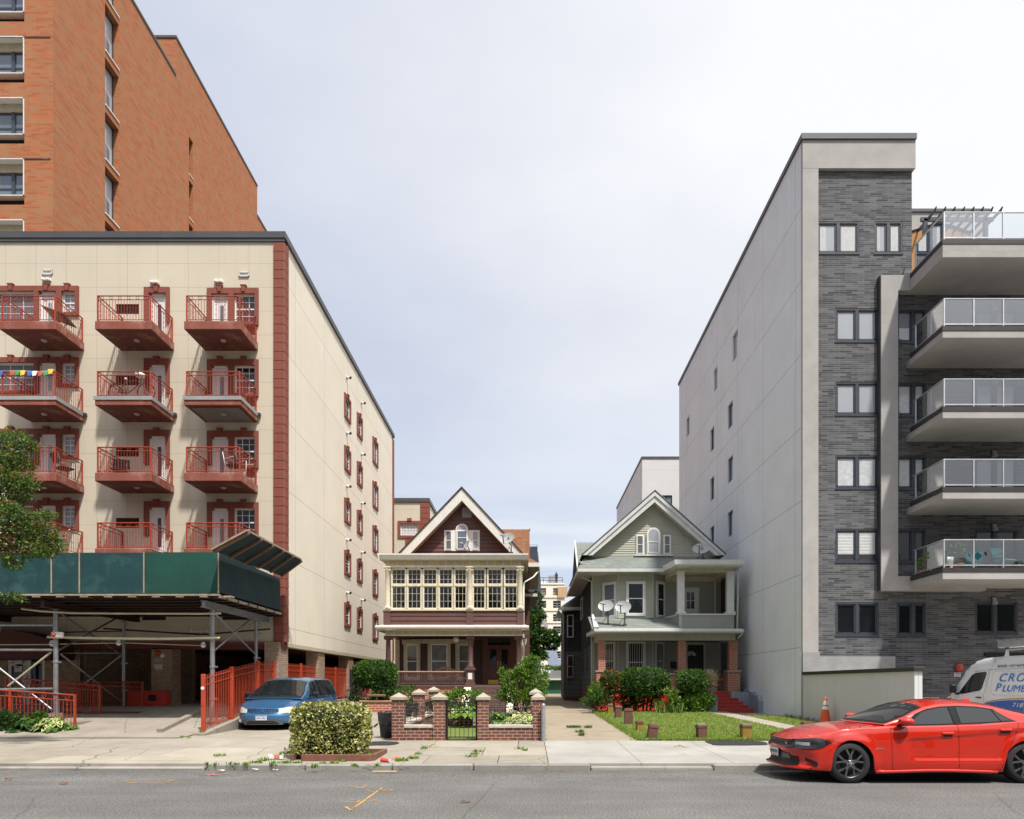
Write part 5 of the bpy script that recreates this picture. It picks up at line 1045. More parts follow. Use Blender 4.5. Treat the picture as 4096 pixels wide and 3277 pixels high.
    # cornice box gutter
    z0,z1=g7(908,32.7),g7(848,32.7); xa,xb=f(150,32.6),f(1785,32.6); m=MB(); m.prism([(32.75,z0),(32.62,z0+.2),(32.62,z1),(32.8,z1+.01),(35.2,z1+.0),(35.2,z0)],xa+.12,xb,'gutter_white','x'); m.add([(xa,32.62,z1),(xa+.12,32.62,z1),(xa+.12,32.62,z0+.05),(xa+.12,35.2,z0+.05),(xa+.12,35.2,z1),(xa,35.2,z1)],[(0,1,2),(0,2,3,4,5)],'gutter_white'); m.box(xa+.12,xb,32.76,Y,z0-.02,z0+.004,'cream_dark'); m.box(xa+.2,XL+.02,Y,37.,z0-.02,z0+.003,'cream_dark'); m.box(XR-.02,xb,Y,36.5,z0-.02,z0+.003,'cream_dark'); part(m,'cornice',b)
    m=MB(); m.poly([(xa+.1,32.85,z1+.015),(xb-.05,32.85,z1+.015),(xb-.3,35.1,z1+.26),(xa+.4,35.1,z1+.26)],'brown_shingle'); part(m,'porch_flat_roof',b)
    # gable
    yg,yr=35.05,34.45; za=Z(488.6,yr); ze=z1+.05; xa_=f(1070,yr); xl,xr=f(340,yr),f(1775,yr)
    sl=(za-ze)/(xa_-xl); sr=(za-ze)/(xr-xa_)
    clip=lambda z:(xl+(z-ze+.3)/sl+.1,xr-(z-ze+.3)/sr-.1)
    m=MB(front(yg)); siding(m,0,0,ze+.1,za-.42,.205,'brown_board',.032,clip); part(m,'gable_wall',b)
    m=MB(); m.prism([(xl,ze),(xa_,za),(xr,ze),(xr-.6,ze),(xa_,za-.75),(xl+.6,ze)],yg,46,'brown_board','y'); part(m,'attic',b)
    m=MB(); tr=.42
    for s,xe,k in ((-1,xl,sl),(1,xr,sr)):
        d=Vector((xa_-xe,0,za-ze)).normalized(); n=Vector((-d.z,0,d.x)); n=n if n.z<0 else -n
        A,B=Vector((xe,yr,ze)),Vector((xa_,yr,za)); C=B+Vector((0,0,-tr*1.42)); D=A+Vector((-s*tr*1.25,0,0))
        m.add([tuple(v) for v in (A,B,C,D)]+[tuple(v+Vector((0,.07,0))) for v in (A,B,C,D)],[(0,1,2,3),(4,5,6,7),(3,2,6,7),(0,1,5,4)],'gutter_white')
        m.add([tuple(D+Vector((0,.02,.03))),tuple(C+Vector((0,.02,.03))),tuple(C+Vector((0,yg-yr,.03))),tuple(D+Vector((0,yg-yr,.03)))],[(0,1,2,3)],'cream_dark')
    part(m,'bargeboard',b)
    m=MB(); t=.09
    for s,xe in ((-1,xl),(1,xr)):
        A,B=(xe+s*.06,ze-.06),(xa_,za+.02); m.add([(A[0],yr-.05,A[1]),(B[0],yr-.05,B[1]),(B[0],46,B[1]),(A[0],46,A[1]),(A[0],yr-.05,A[1]+t),(B[0],yr-.05,B[1]+t),(B[0],46,B[1]+t),(A[0],46,A[1]+t)],[(0,1,2,3),(4,5,6,7),(0,1,5,4),(2,3,7,6),(0,3,7,4)],'brown_shingle')
        m.add([(A[0],yr-.052,A[1]+.0),(B[0],yr-.052,B[1]+.0),(B[0],yr-.052,B[1]+t),(A[0],yr-.052,A[1]+t)],[(0,1,2,3)],'dark_cap')
    part(m,'roof',b)
    T=front(yg); gz0,gz1=g7(808,yg),g7(600,yg); m=MB(T); m.box(f(882,yg),f(1265,yg),.005,.06,gz0-.06,gz1+.01,'white_paint'); 
    am=f(1073,yg); hw=f(1140,yg)-am; cz0=gz1
    arch=[(am-hw,gz0+.05)]+[(am+hw*math.cos(math.pi*(1-i/14)),cz0+.02+hw*.98*math.sin(math.pi*(1-i/14))) for i in range(15)]+[(am+hw,gz0+.05)]
    m.prism(arch,.004,.10,'white_paint','y'); part(m,'attic_window',b)
    for a,bb,k in ((898,962,'glass_shade'),(1186,1250,'glass_blind')): window(b,T,f(a,yg),f(bb,yg),gz0,gz1-.03,.062,'white_frame',k,w=.035,t=.03)
    window(b,T,f(1020,yg),f(1132,yg),gz0,gz1-.02,.102,'white_frame','glass_blue',w=.04,t=.03,mid=.62)
    ar=MB(T); ar.poly([(am+(hw-.07)*math.cos(math.pi*i/14),.106,cz0+.04+(hw-.09)*math.sin(math.pi*i/14)) for i in range(15)],'glass_blind'); part(ar,'arch_pane',b)
    v=MB(T); a0,a1,z0_,z1_=f(1077,yg),f(1176,yg),g7(460,yg),g7(362,yg); v.box(a0,a1,.0,.05,z0_,z1_,'dish_grey'); 
    for i in range(8): z=z0_+(z1_-z0_)*i/8; v.add([(a0+.02,.05,z+.1),(a1-.02,.05,z+.1),(a1-.02,.09,z+.02),(a0+.02,.09,z+.02)],[(0,1,2,3)],'dish_grey')
    part(v,'gable_vent',b)
    # cross gable to the right, eaves and bays along the drive side
    m=MB(); yc=39.; zrg=Z(529.3,yc); x0,x1=f(1300,yc),X(529.6,yc); m.add([(x0,yc-2.6,ze-.1),(x1,yc-2.6,ze-.1),(x1,yc,zrg),(x0,yc,zrg),(x0,yc+2.6,ze-.1),(x1,yc+2.6,ze-.1)],[(0,1,2,3),(3,2,5,4),(1,5,2)],'brown_shingle'); m.box(x1-.005,x1+.03,yc-.06,yc+.06,zrg-.1,zrg+.05,'dark_cap'); part(m,'cross_roof',b)
    def eave(y0,y1,x0,x1,z0,z1,zt,hip=.0):
        m=MB(); m.add([(x0,y0,z0),(x1,y0,z0),(x1,y1,z0),(x0,y1,z0)],[(0,1,2,3)],'cream_dark'); m.box(x1-.02,x1+.05,y0-.05,y1,z0,z1,'gutter_white'); m.box(x0,x1-.02,y0-.05,y0,z0,z1,'gutter_white')
        m.add([(x0-.1,y0,z1-.02),(x1+.03,y0-.04,z1-.02),(x1+.03,y1,z1-.02),(x0-.1,y1,zt),(x0-.1,y0+hip,zt)],[(0,1,4),(1,2,3,4)],'brown_shingle'); part(m,'eave',b)
    eave(36.4,45,-.45,X(538.4,37.),g7(1010,37.),g7(968,37.),g7(880,37.)+.35,1.2)
    bx=X(534.,40.5); m=MB(); m.box(-.5,bx-.25,39.5,44.,1.,g7(1340,40.),'brown_board'); part(m,'bay_wall',b)
    eave(39.2,44.2,-.45,X(536.5,39.6),g7(1320,39.6),g7(1290,39.6),g7(1205,39.6),1.0)
    m=MB(); xq=XR+.10; m.path([(XR+.3,36.2,z0_-2.5) if 0 else (X(538,36.6),36.6,g7(1040,36.6)),(X(533.5,36.2),36.2,g7(1100,36.2)),(XR+.05,35.5,g7(1160,35.5)),(XR+.05,35.5,zf-.3)],.045,'gutter_white',8); part(m,'downpipe',b)
    lm=MB(); q=pt('c8',1752,300,33.6); lm.lathe((q[0],33.6,q[2]-.2),[(.05,0),(.1,.25),(.1,.28)],'white_plastic',10); lm.tube((q[0],33.6,q[2]+.08),(q[0]-.15,33.8,q[2]+.14),.02,'dark_metal'); part(lm,'porch_lamp',b)
    gl=MB(); q=pt('c8',1012,290,34.2); gl.lathe((q[0],34.2,q[2]-.15),[(.05,0),(.15,.06),(.17,.15),(.13,.26),(.06,.3)],'white_plastic',14); part(gl,'globe_lamp',b)
    # porch bench
    bn=thing('porch_bench','wooden bench with an arched back behind the brown porch railing','bench',(f(860),34.2,zf))
    x0,x1=f(735),f(980); m=MB(); m.box(x0,x1,34.0,34.45,zf+.40,zf+.45,'brown_wood'); part(m,'seat',bn)
    m=MB(); pr=[(x0+(x1-x0)*i/12,zf+.72+.20*math.sin(math.pi*i/12)) for i in range(13)]; m.prism(pr+[(p[0],p[1]-.09) for p in reversed(pr)],34.42,34.46,'tan_rail','y')
    for i in range(14): x=x0+(x1-x0)*(i+.5)/14; m.box(x-.015,x+.015,34.43,34.45,zf+.45,zf+.68+.20*math.sin(math.pi*(i+.5)/14),'tan_rail')
    part(m,'backrest',bn)
    for x in (x0+.04,x1-.04):
        for y in (34.03,34.42): l=MB(); l.box(x-.03,x+.03,y-.03,y+.03,zf,zf+.40,'brown_wood'); part(l,'leg',bn)
brown()
# ================================================================ satellite dishes
def dish(lab,foot,c,r,az,el,spin=0,mark=False):
    """mast foot, dish centre, radius; az: where it looks, in degrees from -y towards +x"""
    t=thing('satellite_dish',lab,'satellite dish',foot,'satellite dishes on the two houses'); foot,c=Vector(foot),Vector(c)
    d=Vector((math.sin(rad(az))*math.cos(rad(el)),-math.cos(rad(az))*math.cos(rad(el)),math.sin(rad(el)))); u=Vector((math.cos(rad(az)),math.sin(rad(az)),0)); w=u.cross(d); w=w if w.z>0 else -w
    if spin: q=Matrix.Rotation(rad(spin),3,d); u,w=q@u,q@w
    m=MB(); rows=[]
    for i in range(7):
        q=i/6; rows.append([tuple(c+(u*math.cos(a)*1.12+w*math.sin(a)*.92)*r*q+d*(.22*r*q*q)) for a in [2*math.pi*k/28 for k in range(28)]])
    m.grid(rows,'dish_grey',True,True); m.grid([[tuple(Vector(p)-d*.015) for p in rr] for rr in rows],'dish_grey',True,True); m.grid([rows[-1],[tuple(Vector(p)-d*.015) for p in rows[-1]]],'dish_grey',True,True)
    if mark:
        o=c+d*(.05*r)
        pts=[(-.16,.12),(.10,.14),(.22,.06),(.24,-.02),(.12,-.10),(-.02,-.06),(.08,-.02),(.10,.05),(-.05,.08)]; m.add([tuple(o+u*a*r*1.3+w*(bq+.05)*r*1.3+d*.03) for a,bq in pts],[tuple(range(len(pts)))],'dark_metal')
        for i in range(6): m.add([tuple(o+u*(-.2+.07*i+q)*r*1.3+w*(-.17+s)*r*1.3+d*.03) for q,s in ((0,0),(.045,0),(.045,.045),(0,.045))],[(0,1,2,3)],'plinth')
    part(m,'reflector',t)
    a=MB(); lo=c-w*r*.9+d*.15*r; fd=c+d*r*1.15-w*r*.35; a.tube(tuple(lo-d*.05),tuple(fd),.022*r/.3,'dark_metal',6); part(a,'arm',t)
    f=MB(); f.tube(tuple(fd-d*.06-u*.0),tuple(fd+d*.07),.05,'dish_grey',8); f.tube(tuple(fd-u*.14),tuple(fd+u*.14),.045,'dish_grey',8); part(f,'feed',t)
    s=MB(); j=c-d*.10-w*r*.2; s.path([tuple(foot),tuple(foot+Vector((0,0,(j.z-foot.z)*.6))),tuple(j),tuple(c)],.024,'dark_metal',7); s.tube(tuple(foot+Vector((.0,.35,0))),tuple(foot.lerp(j,.55)),.012,'dark_metal',5); s.tube(tuple(foot+Vector((-.3,.1,0))),tuple(foot.lerp(j,.5)),.012,'dark_metal',5); s.box(foot.x-.09,foot.x+.09,foot.y-.09,foot.y+.09,foot.z-.03,foot.z+.01,'dark_metal'); part(s,'mast',t)
F=lambda c,px,py,y:pt(c,px,py,y)
dish('small grey satellite dish in front of the attic window of the brown house',F('c7',1152,838,33.2),F('c7',1128,758,33.2),.27,-62,28)
dish('large pale dish at the right end of the brown gable, over the cornice',F('c7',1604,835,33.1),F('c7',1566,690,33.1),.36,-28,30,-22,True)
dish('grey dish on the green roof skirt at the right end of the sage gable',F('d1',1652,905,33.0),F('d1',1628,802,32.9),.36,-22,32,-12,True)
dish('left one of the two dishes on the green porch roof of the sage house',F('d2',628,118,33.2),F('d1',606,1418,33.1),.36,-24,30,-15)
dish('right one of the two dishes on the green porch roof of the sage house',F('d2',808,128,32.9),F('d1',792,1430,32.8),.36,-24,28,-15)
# ================================================================ sage house
def sage():
    Y=33.; b=thing('sage_house','sage green clapboard gabled house with open upper porch and brick porch posts','house',(6.5,Y,gz(33)))
    f=lambda px,y=Y:cx('d1',px,y); h1=lambda py,y=Y:cz('d1',py,y); h2=lambda py,y=Y:cz('d2',py,y)
    XL,XR=f(522),f(2018); XW=f(455,35.2); zf=h2(838)-.05   # floor a little below the brick parapet
    yb=35.3
    # base and brick porch
    m=MB(); m.box(XL,f(1390),Y+.05,Y+.3,.2,zf,'red_base'); m.box(XL,XL+.25,Y+.3,yb,.2,zf,'red_base'); m.box(XR-.25,XR,Y+.3,yb,.2,zf,'red_base'); m.box(XW,XR-.05,yb,48,.2,h2(840,36),'red_dark'); m.box(XL,XR,Y+.3,yb,zf-.1,zf,'plinth'); part(m,'foundation',b)
    m=MB(); m.box(XL+.02,f(1375),Y+.02,Y+.28,zf,h2(672),'orange_brick'); m.box(XL+.03,XL+.28,Y+.3,yb,zf,h2(672),'orange_brick'); m.box(XR-.3,XR-.05,Y+.3,yb,zf,h2(672),'orange_brick'); part(m,'porch_parapet',b)
    m=MB(); m.box(XL-.02,f(1390),Y-.03,Y+.33,h2(672)+.003,h2(665)+.05,'lime_stone'); m.box(XR-.33,XR-.02,Y+.4,yb,h2(672)+.003,h2(665)+.05,'lime_stone'); part(m,'parapet_cap',b)
    for a,bb in ((520,597),(1382,1466),(1930,2022)):
        x0,x1=f(a),f(bb); m=MB(); m.box(x0-.09,x1+.09,Y-.12,Y+.42,zf-.05,h2(640),'orange_brick'); m.box(x0,x1,Y-.04,Y+.33,h2(625),h2(300),'orange_brick'); o=part(m,'brick_post',b); m=MB(); m.box(x0-.14,x1+.14,Y-.17,Y+.47,h2(640),h2(625),'lime_stone'); part(m,'cap_stone',o)
    st=MB(); x0,x1=f(1762,31.8),f(1985,31.8); n=6; bot=gz(31.)
    for i in range(n): z=zf-(zf-bot)*(i)/n; st.box(x0-.12*0,x1+.14*i,Y-.05-.30*(i+1),Y-.05-.30*i,bot-.2,z,'red_step',.012)
    st.box(x0,x1,Y-.05,Y+.3,bot,zf,'red_step'); part(st,'steps',b)
    for xa,xb in ((x0-.42,x0-.04),(x1+.85,x1+1.25)):
        ck=MB()
        pr=[(Y+.2,zf+.02),(Y-.75,zf+.0),(Y-1.0,zf-.1),(Y-1.9,bot+.75),(Y-2.05,bot+.5),(Y-2.05,bot-.2),(Y+.2,bot-.2)]
        ck.prism(pr,xa,xb,'blue_grey','x'); ck.prism([(Y+.2,zf+.10),(Y-.78,zf+.08),(Y-1.05,zf-.02),(Y-1.05,zf-.12),(Y-.75,zf-.02),(Y+.2,zf)],xa-.04,xb+.04,'blue_grey','x'); part(ck,'step_wall',b)
    sd=MB(); sd.box(x1+.0,x1+.86,Y-.75,Y-.2,bot-.2,zf-.02,'blue_grey'); part(sd,'step_wing',b)
    # body and side walls
    zt=h1(1060,35.2)
    m=MB(); m.box(XW,XR-.1,yb,48,zf,zt+.2,'light_siding'); part(m,'wall',b)
    zm=cz('d2',330,35.5)
    m=MB(); m.poly([(XW-.012,yb,zf),(XW-.012,48,zf),(XW-.012,48,zm),(XW-.012,yb,zm)],'light_siding'); m.poly([(XW-.014,yb,zm),(XW-.014,48,zm),(XW-.014,48,zt+.2),(XW-.014,yb,zt+.2)],'asphalt_siding'); m.box(XW-.04,XW,yb+.3,48,zm-.03,zm+.03,'asphalt_siding'); part(m,'side_wall',b)
    T=west(XW-.015)
    for u0,u1,p0,p1 in ((575.9,578.2,1440,1617),(581.2,583.2,1330,1560)):
        ya,y2=(CU-u0)*0+ (XW)*FL/(u0-CU),(XW)*FL/(u1-CU); z0,z1=Z(475+.09276*p1,(ya+y2)/2),Z(475+.09276*p0,(ya+y2)/2); window(b,T,y2,ya,z0,z1,.0,'grey_white','glass_dark',w=.09,t=.05)
    for ya in (37.6,40.6): window(b,T,ya,ya+.75,zf+1.0,zf+2.9,.0,'dark_metal','glass_dark',w=.07,t=.04)
    # rear bay on the drive side
    m=MB(); bx=XW-1.02; m.prism([(XW,43.4),(bx+.25,43.7),(bx,44.2),(bx,47.8),(XW,48)],.9,zm-.02,'light_siding','z'); m.prism([(XW,43.4),(bx+.25,43.7),(bx,44.2),(bx,47.8),(XW,48)],zm,h1(1440,44),'asphalt_siding','z'); m.prism([(XW,43.45),(bx+.28,43.75),(bx+.04,44.2),(bx+.04,47.8),(XW,48)],.2,.9,'red_dark','z'); part(m,'bay_wall',b)
    T,L=slant((bx+.25-.16,43.66),(XW-.02,43.38))
    window(b,T,.12,.55,cz('d2',270,43.6),cz('d2',25,43.6),.02,'grey_white','glass_dark',w=.06,t=.05); w_=window(b,T,.12,.55,cz('d2',700,43.6),cz('d2',462,43.6),.02,'grey_white','glass_dark',w=.05,t=.05)
    br=MB(T); z0,z1=cz('d2',705,43.6),cz('d2',462,43.6)
    for i in range(6): a=.12+.43*i/5; br.box(a-.008,a+.008,.10,.12,z0,z1,'black_iron')
    part(br,'window_bars',b)
    m=MB(); zb0,zb1=h1(1470,44),h1(1400,44); m.prism([(XW,43.0),(bx+.05,43.2),(bx-.35,43.9),(bx-.35,48.1),(XW,48.3)],zb0,zb0+.18,'gutter_white','z'); m.add([(XW,43.0,zb0+.18),(bx+.05,43.2,zb0+.18),(bx-.35,43.9,zb0+.18),(bx-.35,48.1,zb0+.18),(XW,48.3,zb0+.18),(XW,44.4,zb1+.75),(XW,47.5,zb1+.75)],[(0,1,5),(1,2,5),(2,3,6,5),(3,4,6)],'grey_shingle'); part(m,'bay_roof',b)
    m=MB(); m.path([(bx-.3,43.5,zb0+.02),(bx-.05,43.6,zb0-.3),(bx-.05,43.6,1.0)],.05,'grey_white',8); part(m,'downpipe',b)
    m=MB(); m.path([(XW-.6,34.6,h1(1100,34.6)),(XW-.05,34.9,h1(1150,34.9)),(XW-.05,34.95,h2(150,35)),(XW-.05,34.95,zf-.4)],.045,'sage_trim',8); part(m,'downpipe',b)
    # porch front wall with barred windows (ground floor)
    zc=h2(300); P=[(f(545,yb),yb),(f(735,34.5),34.5),(f(1110,34.5),34.5),(f(1240,yb),yb)]
    def bay(z0,z1,wins,sm,tm,h,bars):
        for i,((p,q),(w0,w1,zz0,zz1)) in enumerate(zip(zip(P,P[1:]),wins)):
            T,L=slant(p,q); m=MB(T); siding(m,0,L,z0,z1,h,sm,.026); m.box(-.03,.03,0,.03,z0,z1,tm); m.box(L-.03,L+.03,0,.03,z0,z1,tm); part(m,'bay_wall',b)
            a0,a1=L*w0,L*w1; fr=MB(T)
            for e in ((a0-.09,a0,zz0-.09,zz1+.09),(a1,a1+.09,zz0-.09,zz1+.09),(a0,a1,zz1,zz1+.09),(a0,a1,zz0-.09,zz0)): fr.box(e[0],e[1],.004,.075,e[2],e[3],'grey_white')
            part(fr,'casing',b); window(b,T,a0,a1,zz0,zz1,.032,'white_frame' if not bars else 'grey_white',('glass_blue','glass_dark','glass_dark')[i] if not bars else 'glass_room',w=.05,t=.04)
            if bars:
                g=MB(T); n=7 if i==1 else 6
                for k in range(n+1): a=a0+(a1-a0)*k/n; g.box(a-.009,a+.009,.085,.10,zz0-.05,zz1+.03,'white_paint')
                for z in (zz0,(zz0+zz1)/2,zz1): g.box(a0-.05,a1+.05,.08,.096,z-.012,z+.012,'white_paint')
                g.ring(((a0+a1)/2,.078,zz0+.5),.11,.008,'white_paint','y',12,4); part(g,'window_bars',b)
    bay(zf,zc+.1,[(.18,.80,zf+.6,h2(330,34.9)),(.27,.73,zf+.45,h2(325,34.5)),(.2,.78,zf+.6,h2(330,34.9))],'sage_shaded','sage_trim',.115,True)
    m=MB(front(yb)); siding(m,XW,P[0][0],zf,zc+.1,.115,'sage_shaded',.014); part(m,'porch_wall',b); m=MB(front(yb)); siding(m,P[3][0],XR-.15,zf,zc+.1,.115,'sage_shaded',.014); part(m,'porch_wall',b); m=MB(front(yb)); m.box(XW-.02,XW+.12,0,.05,zf,zc+.1,'sage_trim'); part(m,'corner_board',b)
    ac=MB(); T,L=slant(P[1],P[2]); ac.T=T; a=L*.5-.03; ac.box(a-.34,a+.36,.06,.34,zf+.43,zf+.80,'white_plastic',.02); 
    for i in range(9): ac.box(a-.30+.07*i,a-.28+.07*i,.34,.348,zf+.47,zf+.76,'plinth')
    part(ac,'air_conditioner',b)
    T=front(yb); d0,d1=cx('d2',1480,yb),cx('d2',1652,yb); m=MB(T); m.box(d0,d1,.02,.06,zf,cz('d2',352,yb),'black_plastic'); 
    for q in ((d0-.10,d0),(d1,d1+.10)): m.box(q[0],q[1],.015,.09,zf,cz('d2',345,yb)+.1,'sage_trim')
    m.box(d0,d1,.015,.09,cz('d2',345,yb),cz('d2',345,yb)+.1,'sage_trim'); o=part(m,'door',b)
    fl=MB(T); am,az=cx('d2',1520,yb),cz('d2',466,yb); rr=.24; fl.poly([(am+rr*math.cos(math.pi*i/10),.065,az+rr*math.sin(math.pi*i/10)) for i in range(11)],'glass_curtain'); 
    for i in range(1,5): a=math.pi*i/5; fl.tube((am,.07,az),(am+rr*math.cos(a),.07,az+rr*math.sin(a)),.01,'black_plastic',4)
    part(fl,'fanlight',o)
    m=MB(T); m.box(cx('d2',1300,yb),cx('d2',1372,yb),.02,.14,cz('d2',600,yb),cz('d2',530,yb),'black_plastic',.02); part(m,'mailbox',b)
    # porch roof: frieze, gutter, shingles
    m=MB(); m.box(XL-.02,f(2000),Y,Y+.3,zc,h2(228),'soffit_grey'); m.box(XL-.02,XL+.28,Y+.3,yb,zc,h2(228),'soffit_grey'); m.box(f(2000)-.3,f(2000),Y+.3,yb,zc,h2(228),'soffit_grey'); rafters(m,XL+.05,f(1995),Y,zc+.03,h2(232),52,'cream_dark',.012,.008); m.box(XL+.28,XR-.1,Y+.3,yb,zc+.03,zc+.06,'trim_grey'); part(m,'porch_frieze',b)  # ceiling boards darkened in colour to deepen the porch shade
    m=MB(); zg0,zg1=h2(226,32.5),h2(186,32.5); xa,xb=f(478,32.4),f(2088,32.4)
    m.prism([(32.38,zg0+.03),(32.33,zg0+.09),(32.33,zg1),(32.48,zg1),(32.48,zg0+.03)],xa,xb,'grey_white','x'); m.box(xa,xb,32.48,Y+.02,zg0,zg0+.03,'soffit_grey'); m.box(xa-.02,XL,Y+.02,35.,zg0,zg0+.03,'soffit_grey'); m.add([(xa,32.35,zg0),(xa,32.35,zg1),(xa-.16,35.,zg1+.02),(xa-.16,35.,zg0)],[(0,1,2,3)],'grey_white')
    m.box(f(1400),xb-.05,32.36,Y+.25,zg1-.01,zg1+.04,'grey_white'); part(m,'gutter',b)
    zr=h2(58,34.55); m=MB(); xe=f(1395); m.add([(xa-.1,32.42,zg1+.0),(xe,32.42,zg1+.0),(xe,34.9,zr+.05),(xa-.1,34.9,zr+.05),(xa-.1,32.42,zg1+.05),(xe,32.42,zg1+.05),(xe,34.9,zr+.1),(xa-.1,34.9,zr+.1)],[(0,1,2,3),(4,5,6,7),(0,1,5,4),(3,0,4,7),(1,2,6,5)],'green_shingle'); m.box(xa,xe,32.40,32.44,zg1-.01,zg1+.07,'grey_white'); part(m,'porch_roof',b)
    m=MB(); m.slab([(xa-.02,32.45,zg1-.05),(xa+.22,32.4,zg1-.05),(f(470,34.6),34.6,zr-.0),(f(450,34.6),34.6,zr-.0)],.2,'grey_white'); part(m,'rake_trim',b)
    # upper bay
    zu0,zu1=h2(60,34.6),h1(1058,34.5)
    def U(py,y): return h1(py,y)
    bay(zu0,zu1+.05,[(.22,.86,U(1525,34.8),U(1172,34.8)),(.27,.73,U(1500,34.5),U(1165,34.5)),(.3,.88,U(1520,34.9),U(1165,34.9))],'sage_board','sage_trim',.115,False)
    m=MB(front(yb)); siding(m,XW,P[0][0],zu0,zu1+.1,.115,'sage_board',.014); m.box(XW-.02,XW+.06,0,.05,zu0,zu1,'sage_trim'); part(m,'upper_wall',b); m=MB(front(yb)); siding(m,P[3][0],XR-.15,zu0-.5,zu1+.1,.115,'sage_shaded',.014); part(m,'upper_wall',b)
    # open upper porch
    x0,x1=f(1395),f(1985); zp0,zp1=h2(182),h1(1512); m=MB(front(Y)); siding(m,x0+.12,x1,zp0,zp1,.115,'sage_shaded',.026); m.box(x0-.03,x0+.11,0,.035,zp0,zp1,'sage_trim'); m.T=None; m.box(x0,x1,Y+.003,Y+.16,zp0,zp1,'sage_shaded'); m.T,L=slant((f(1240,34.7),34.7),(x0,Y)); siding(m,0,L,zp0+.0,zp1,.115,'sage_shaded',.014); m.T=None; m.add([(f(1240,34.7),34.72,zp0),(x0,Y+.1,zp0),(x0,Y+.1,zp1),(f(1240,34.7),34.72,zp1)],[(0,1,2,3)],'sage_shaded'); m.box(x1-.12,x1,Y+.16,yb,zp0,zp1,'sage_shaded'); m.box(x0,x1,Y+.16,yb,zp0-.0,zp0+.1,'plinth'); part(m,'porch_parapet',b)
    m=MB(); m.box(x0-.05,x1+.06,Y-.06,Y+.2,zp1,zp1+.07,'grey_white'); m.slab([(f(1236,34.7),34.64,zp1),(x0-.02,Y-.06,zp1),(x0+.1,Y+.12,zp1),(f(1250,34.7),34.82,zp1)],.07,'grey_white'); part(m,'parapet_cap',b)
    for a,bb in ((1378,1450),(1908,1985)):
        c=MB(); xa_,xb_=f(a),f(bb); c.box(xa_,xb_,Y-.04,Y+.26,zp1+.07,h1(1035),'grey_white',.01); c.box(xa_-.06,xb_+.06,Y-.09,Y+.31,zp1+.07,zp1+.17,'grey_white'); part(c,'square_column',b)
    zl0,zl1=h1(1050),h1(985); m=MB(); m.box(x0-.06,x1,Y-.02,Y+.28,zl0,zl1,'cream_dark'); rafters(m,x0,x1-.04,Y-.02,zl0+.03,zl1,20,'soffit_grey',.012,.01); m.slab([(f(1245,34.8),34.8,zl0-.02),(x0-.06,Y-.02,zl0-.02),(x0+.16,Y+.1,zl0-.02),(f(1265,34.8),34.95,zl0-.02)],zl1-zl0,'cream_dark'); m.box(x1-.28,x1,Y+.28,yb,zl0,zl1,'cream_dark'); m.box(f(1260,34.8),XR-.15,yb-.08,yb-.02,h1(1140,yb)-.05,h1(1095,yb),'cream_dark'); part(m,'lintel',b)
    zr0,zr1=h1(980,32.3),h1(912,32.3); xr0,xr1=f(1345,32.3),f(2095,32.3); x2=f(1208,34.0)
    m=MB(); m.prism([(32.35,zr0),(32.28,zr0+.08),(32.28,zr1),(32.45,zr1+.02),(35.2,zr1+.02),(35.2,zr0)],xr0,xr1,'grey_white','x'); m.add([(xr0,32.28,zr0),(xr0,32.28,zr1),(x2,33.98,zr1-.02),(x2,33.98,zr0),(xr0,35.2,zr1+.02),(x2,35.2,zr1),(xr0,35.,zr0),(x2,35.,zr0)],[(0,1,2,3),(1,4,5,2),(0,6,7,3)],'grey_white'); part(m,'porch_flat_roof',b)
    T=front(yb); dd0,dd1=f(1462,yb),f(1588,yb); z0=zp0+.1; z1=h1(1232,yb); m=MB(T); m.box(dd0,dd1,.02,.06,z0,z1,'grey_white'); 
    for q in ((dd0-.08,dd0),(dd1,dd1+.08)): m.box(q[0],q[1],.015,.08,z0,z1+.08,'grey_white')
    m.box(dd0,dd1,.015,.08,z1,z1+.08,'grey_white'); o=part(m,'door',b); part(glass(f(1472,yb),f(1552,yb),h1(1442,yb),h1(1265,yb),.064,'glass_room',T),'pane',o)
    mu=MB(T); xm=f(1512,yb); mu.box(xm-.02,xm+.02,.06,.075,h1(1442,yb),h1(1265,yb),'grey_white'); zm_=h1(1355,yb); mu.box(f(1472,yb),f(1552,yb),.06,.075,zm_-.02,zm_+.02,'grey_white'); part(mu,'glazing_bar',o)
    m=MB(); m.box(XR-.14,XR-.1,Y+1.2,yb,zp1,zl0,'dark_room'); m.box(f(1770,yb),f(1785,yb),yb-.05,yb-.015,zp1,zl0+.3,'grey_white'); part(m,'screen_wall',b)
    m=MB(); m.path([(f(2040,32.6),32.5,zr0),(f(2025,33),32.9,zr0-.25),(f(2018,33),33.,h2(180))],.05,'grey_white',8); m.path([(f(2040),32.5,h2(230)),(f(2020),32.9,h2(280))],.05,'grey_white',8); part(m,'downpipe',b)
    # skirt roof, soffits, gable
    zs0,zs1=h1(1003,33.9),h1(878,34.9); xl0,xl1=f(300,33.9),f(1215,33.9); yg,yr=34.95,34.4
    m=MB(); m.add([(xl0,33.85,zs0),(f(1990,33.85),33.85,zs0+.02),(f(1790,34.95),34.95,zs1),(f(380,34.95),34.95,zs1),(xl0-.02,33.85,zs0-.06),(f(1990,33.85),33.85,zs0-.04)],[(0,1,2,3),(0,1,5,4)],'green_shingle'); m.add([(xl0,33.85,zs0),(f(380,34.95),34.95,zs1),(f(380,34.95),43.7,zs1),(xl0,43.7,zs0)],[(0,1,2,3)],'green_shingle'); part(m,'skirt_roof',b)
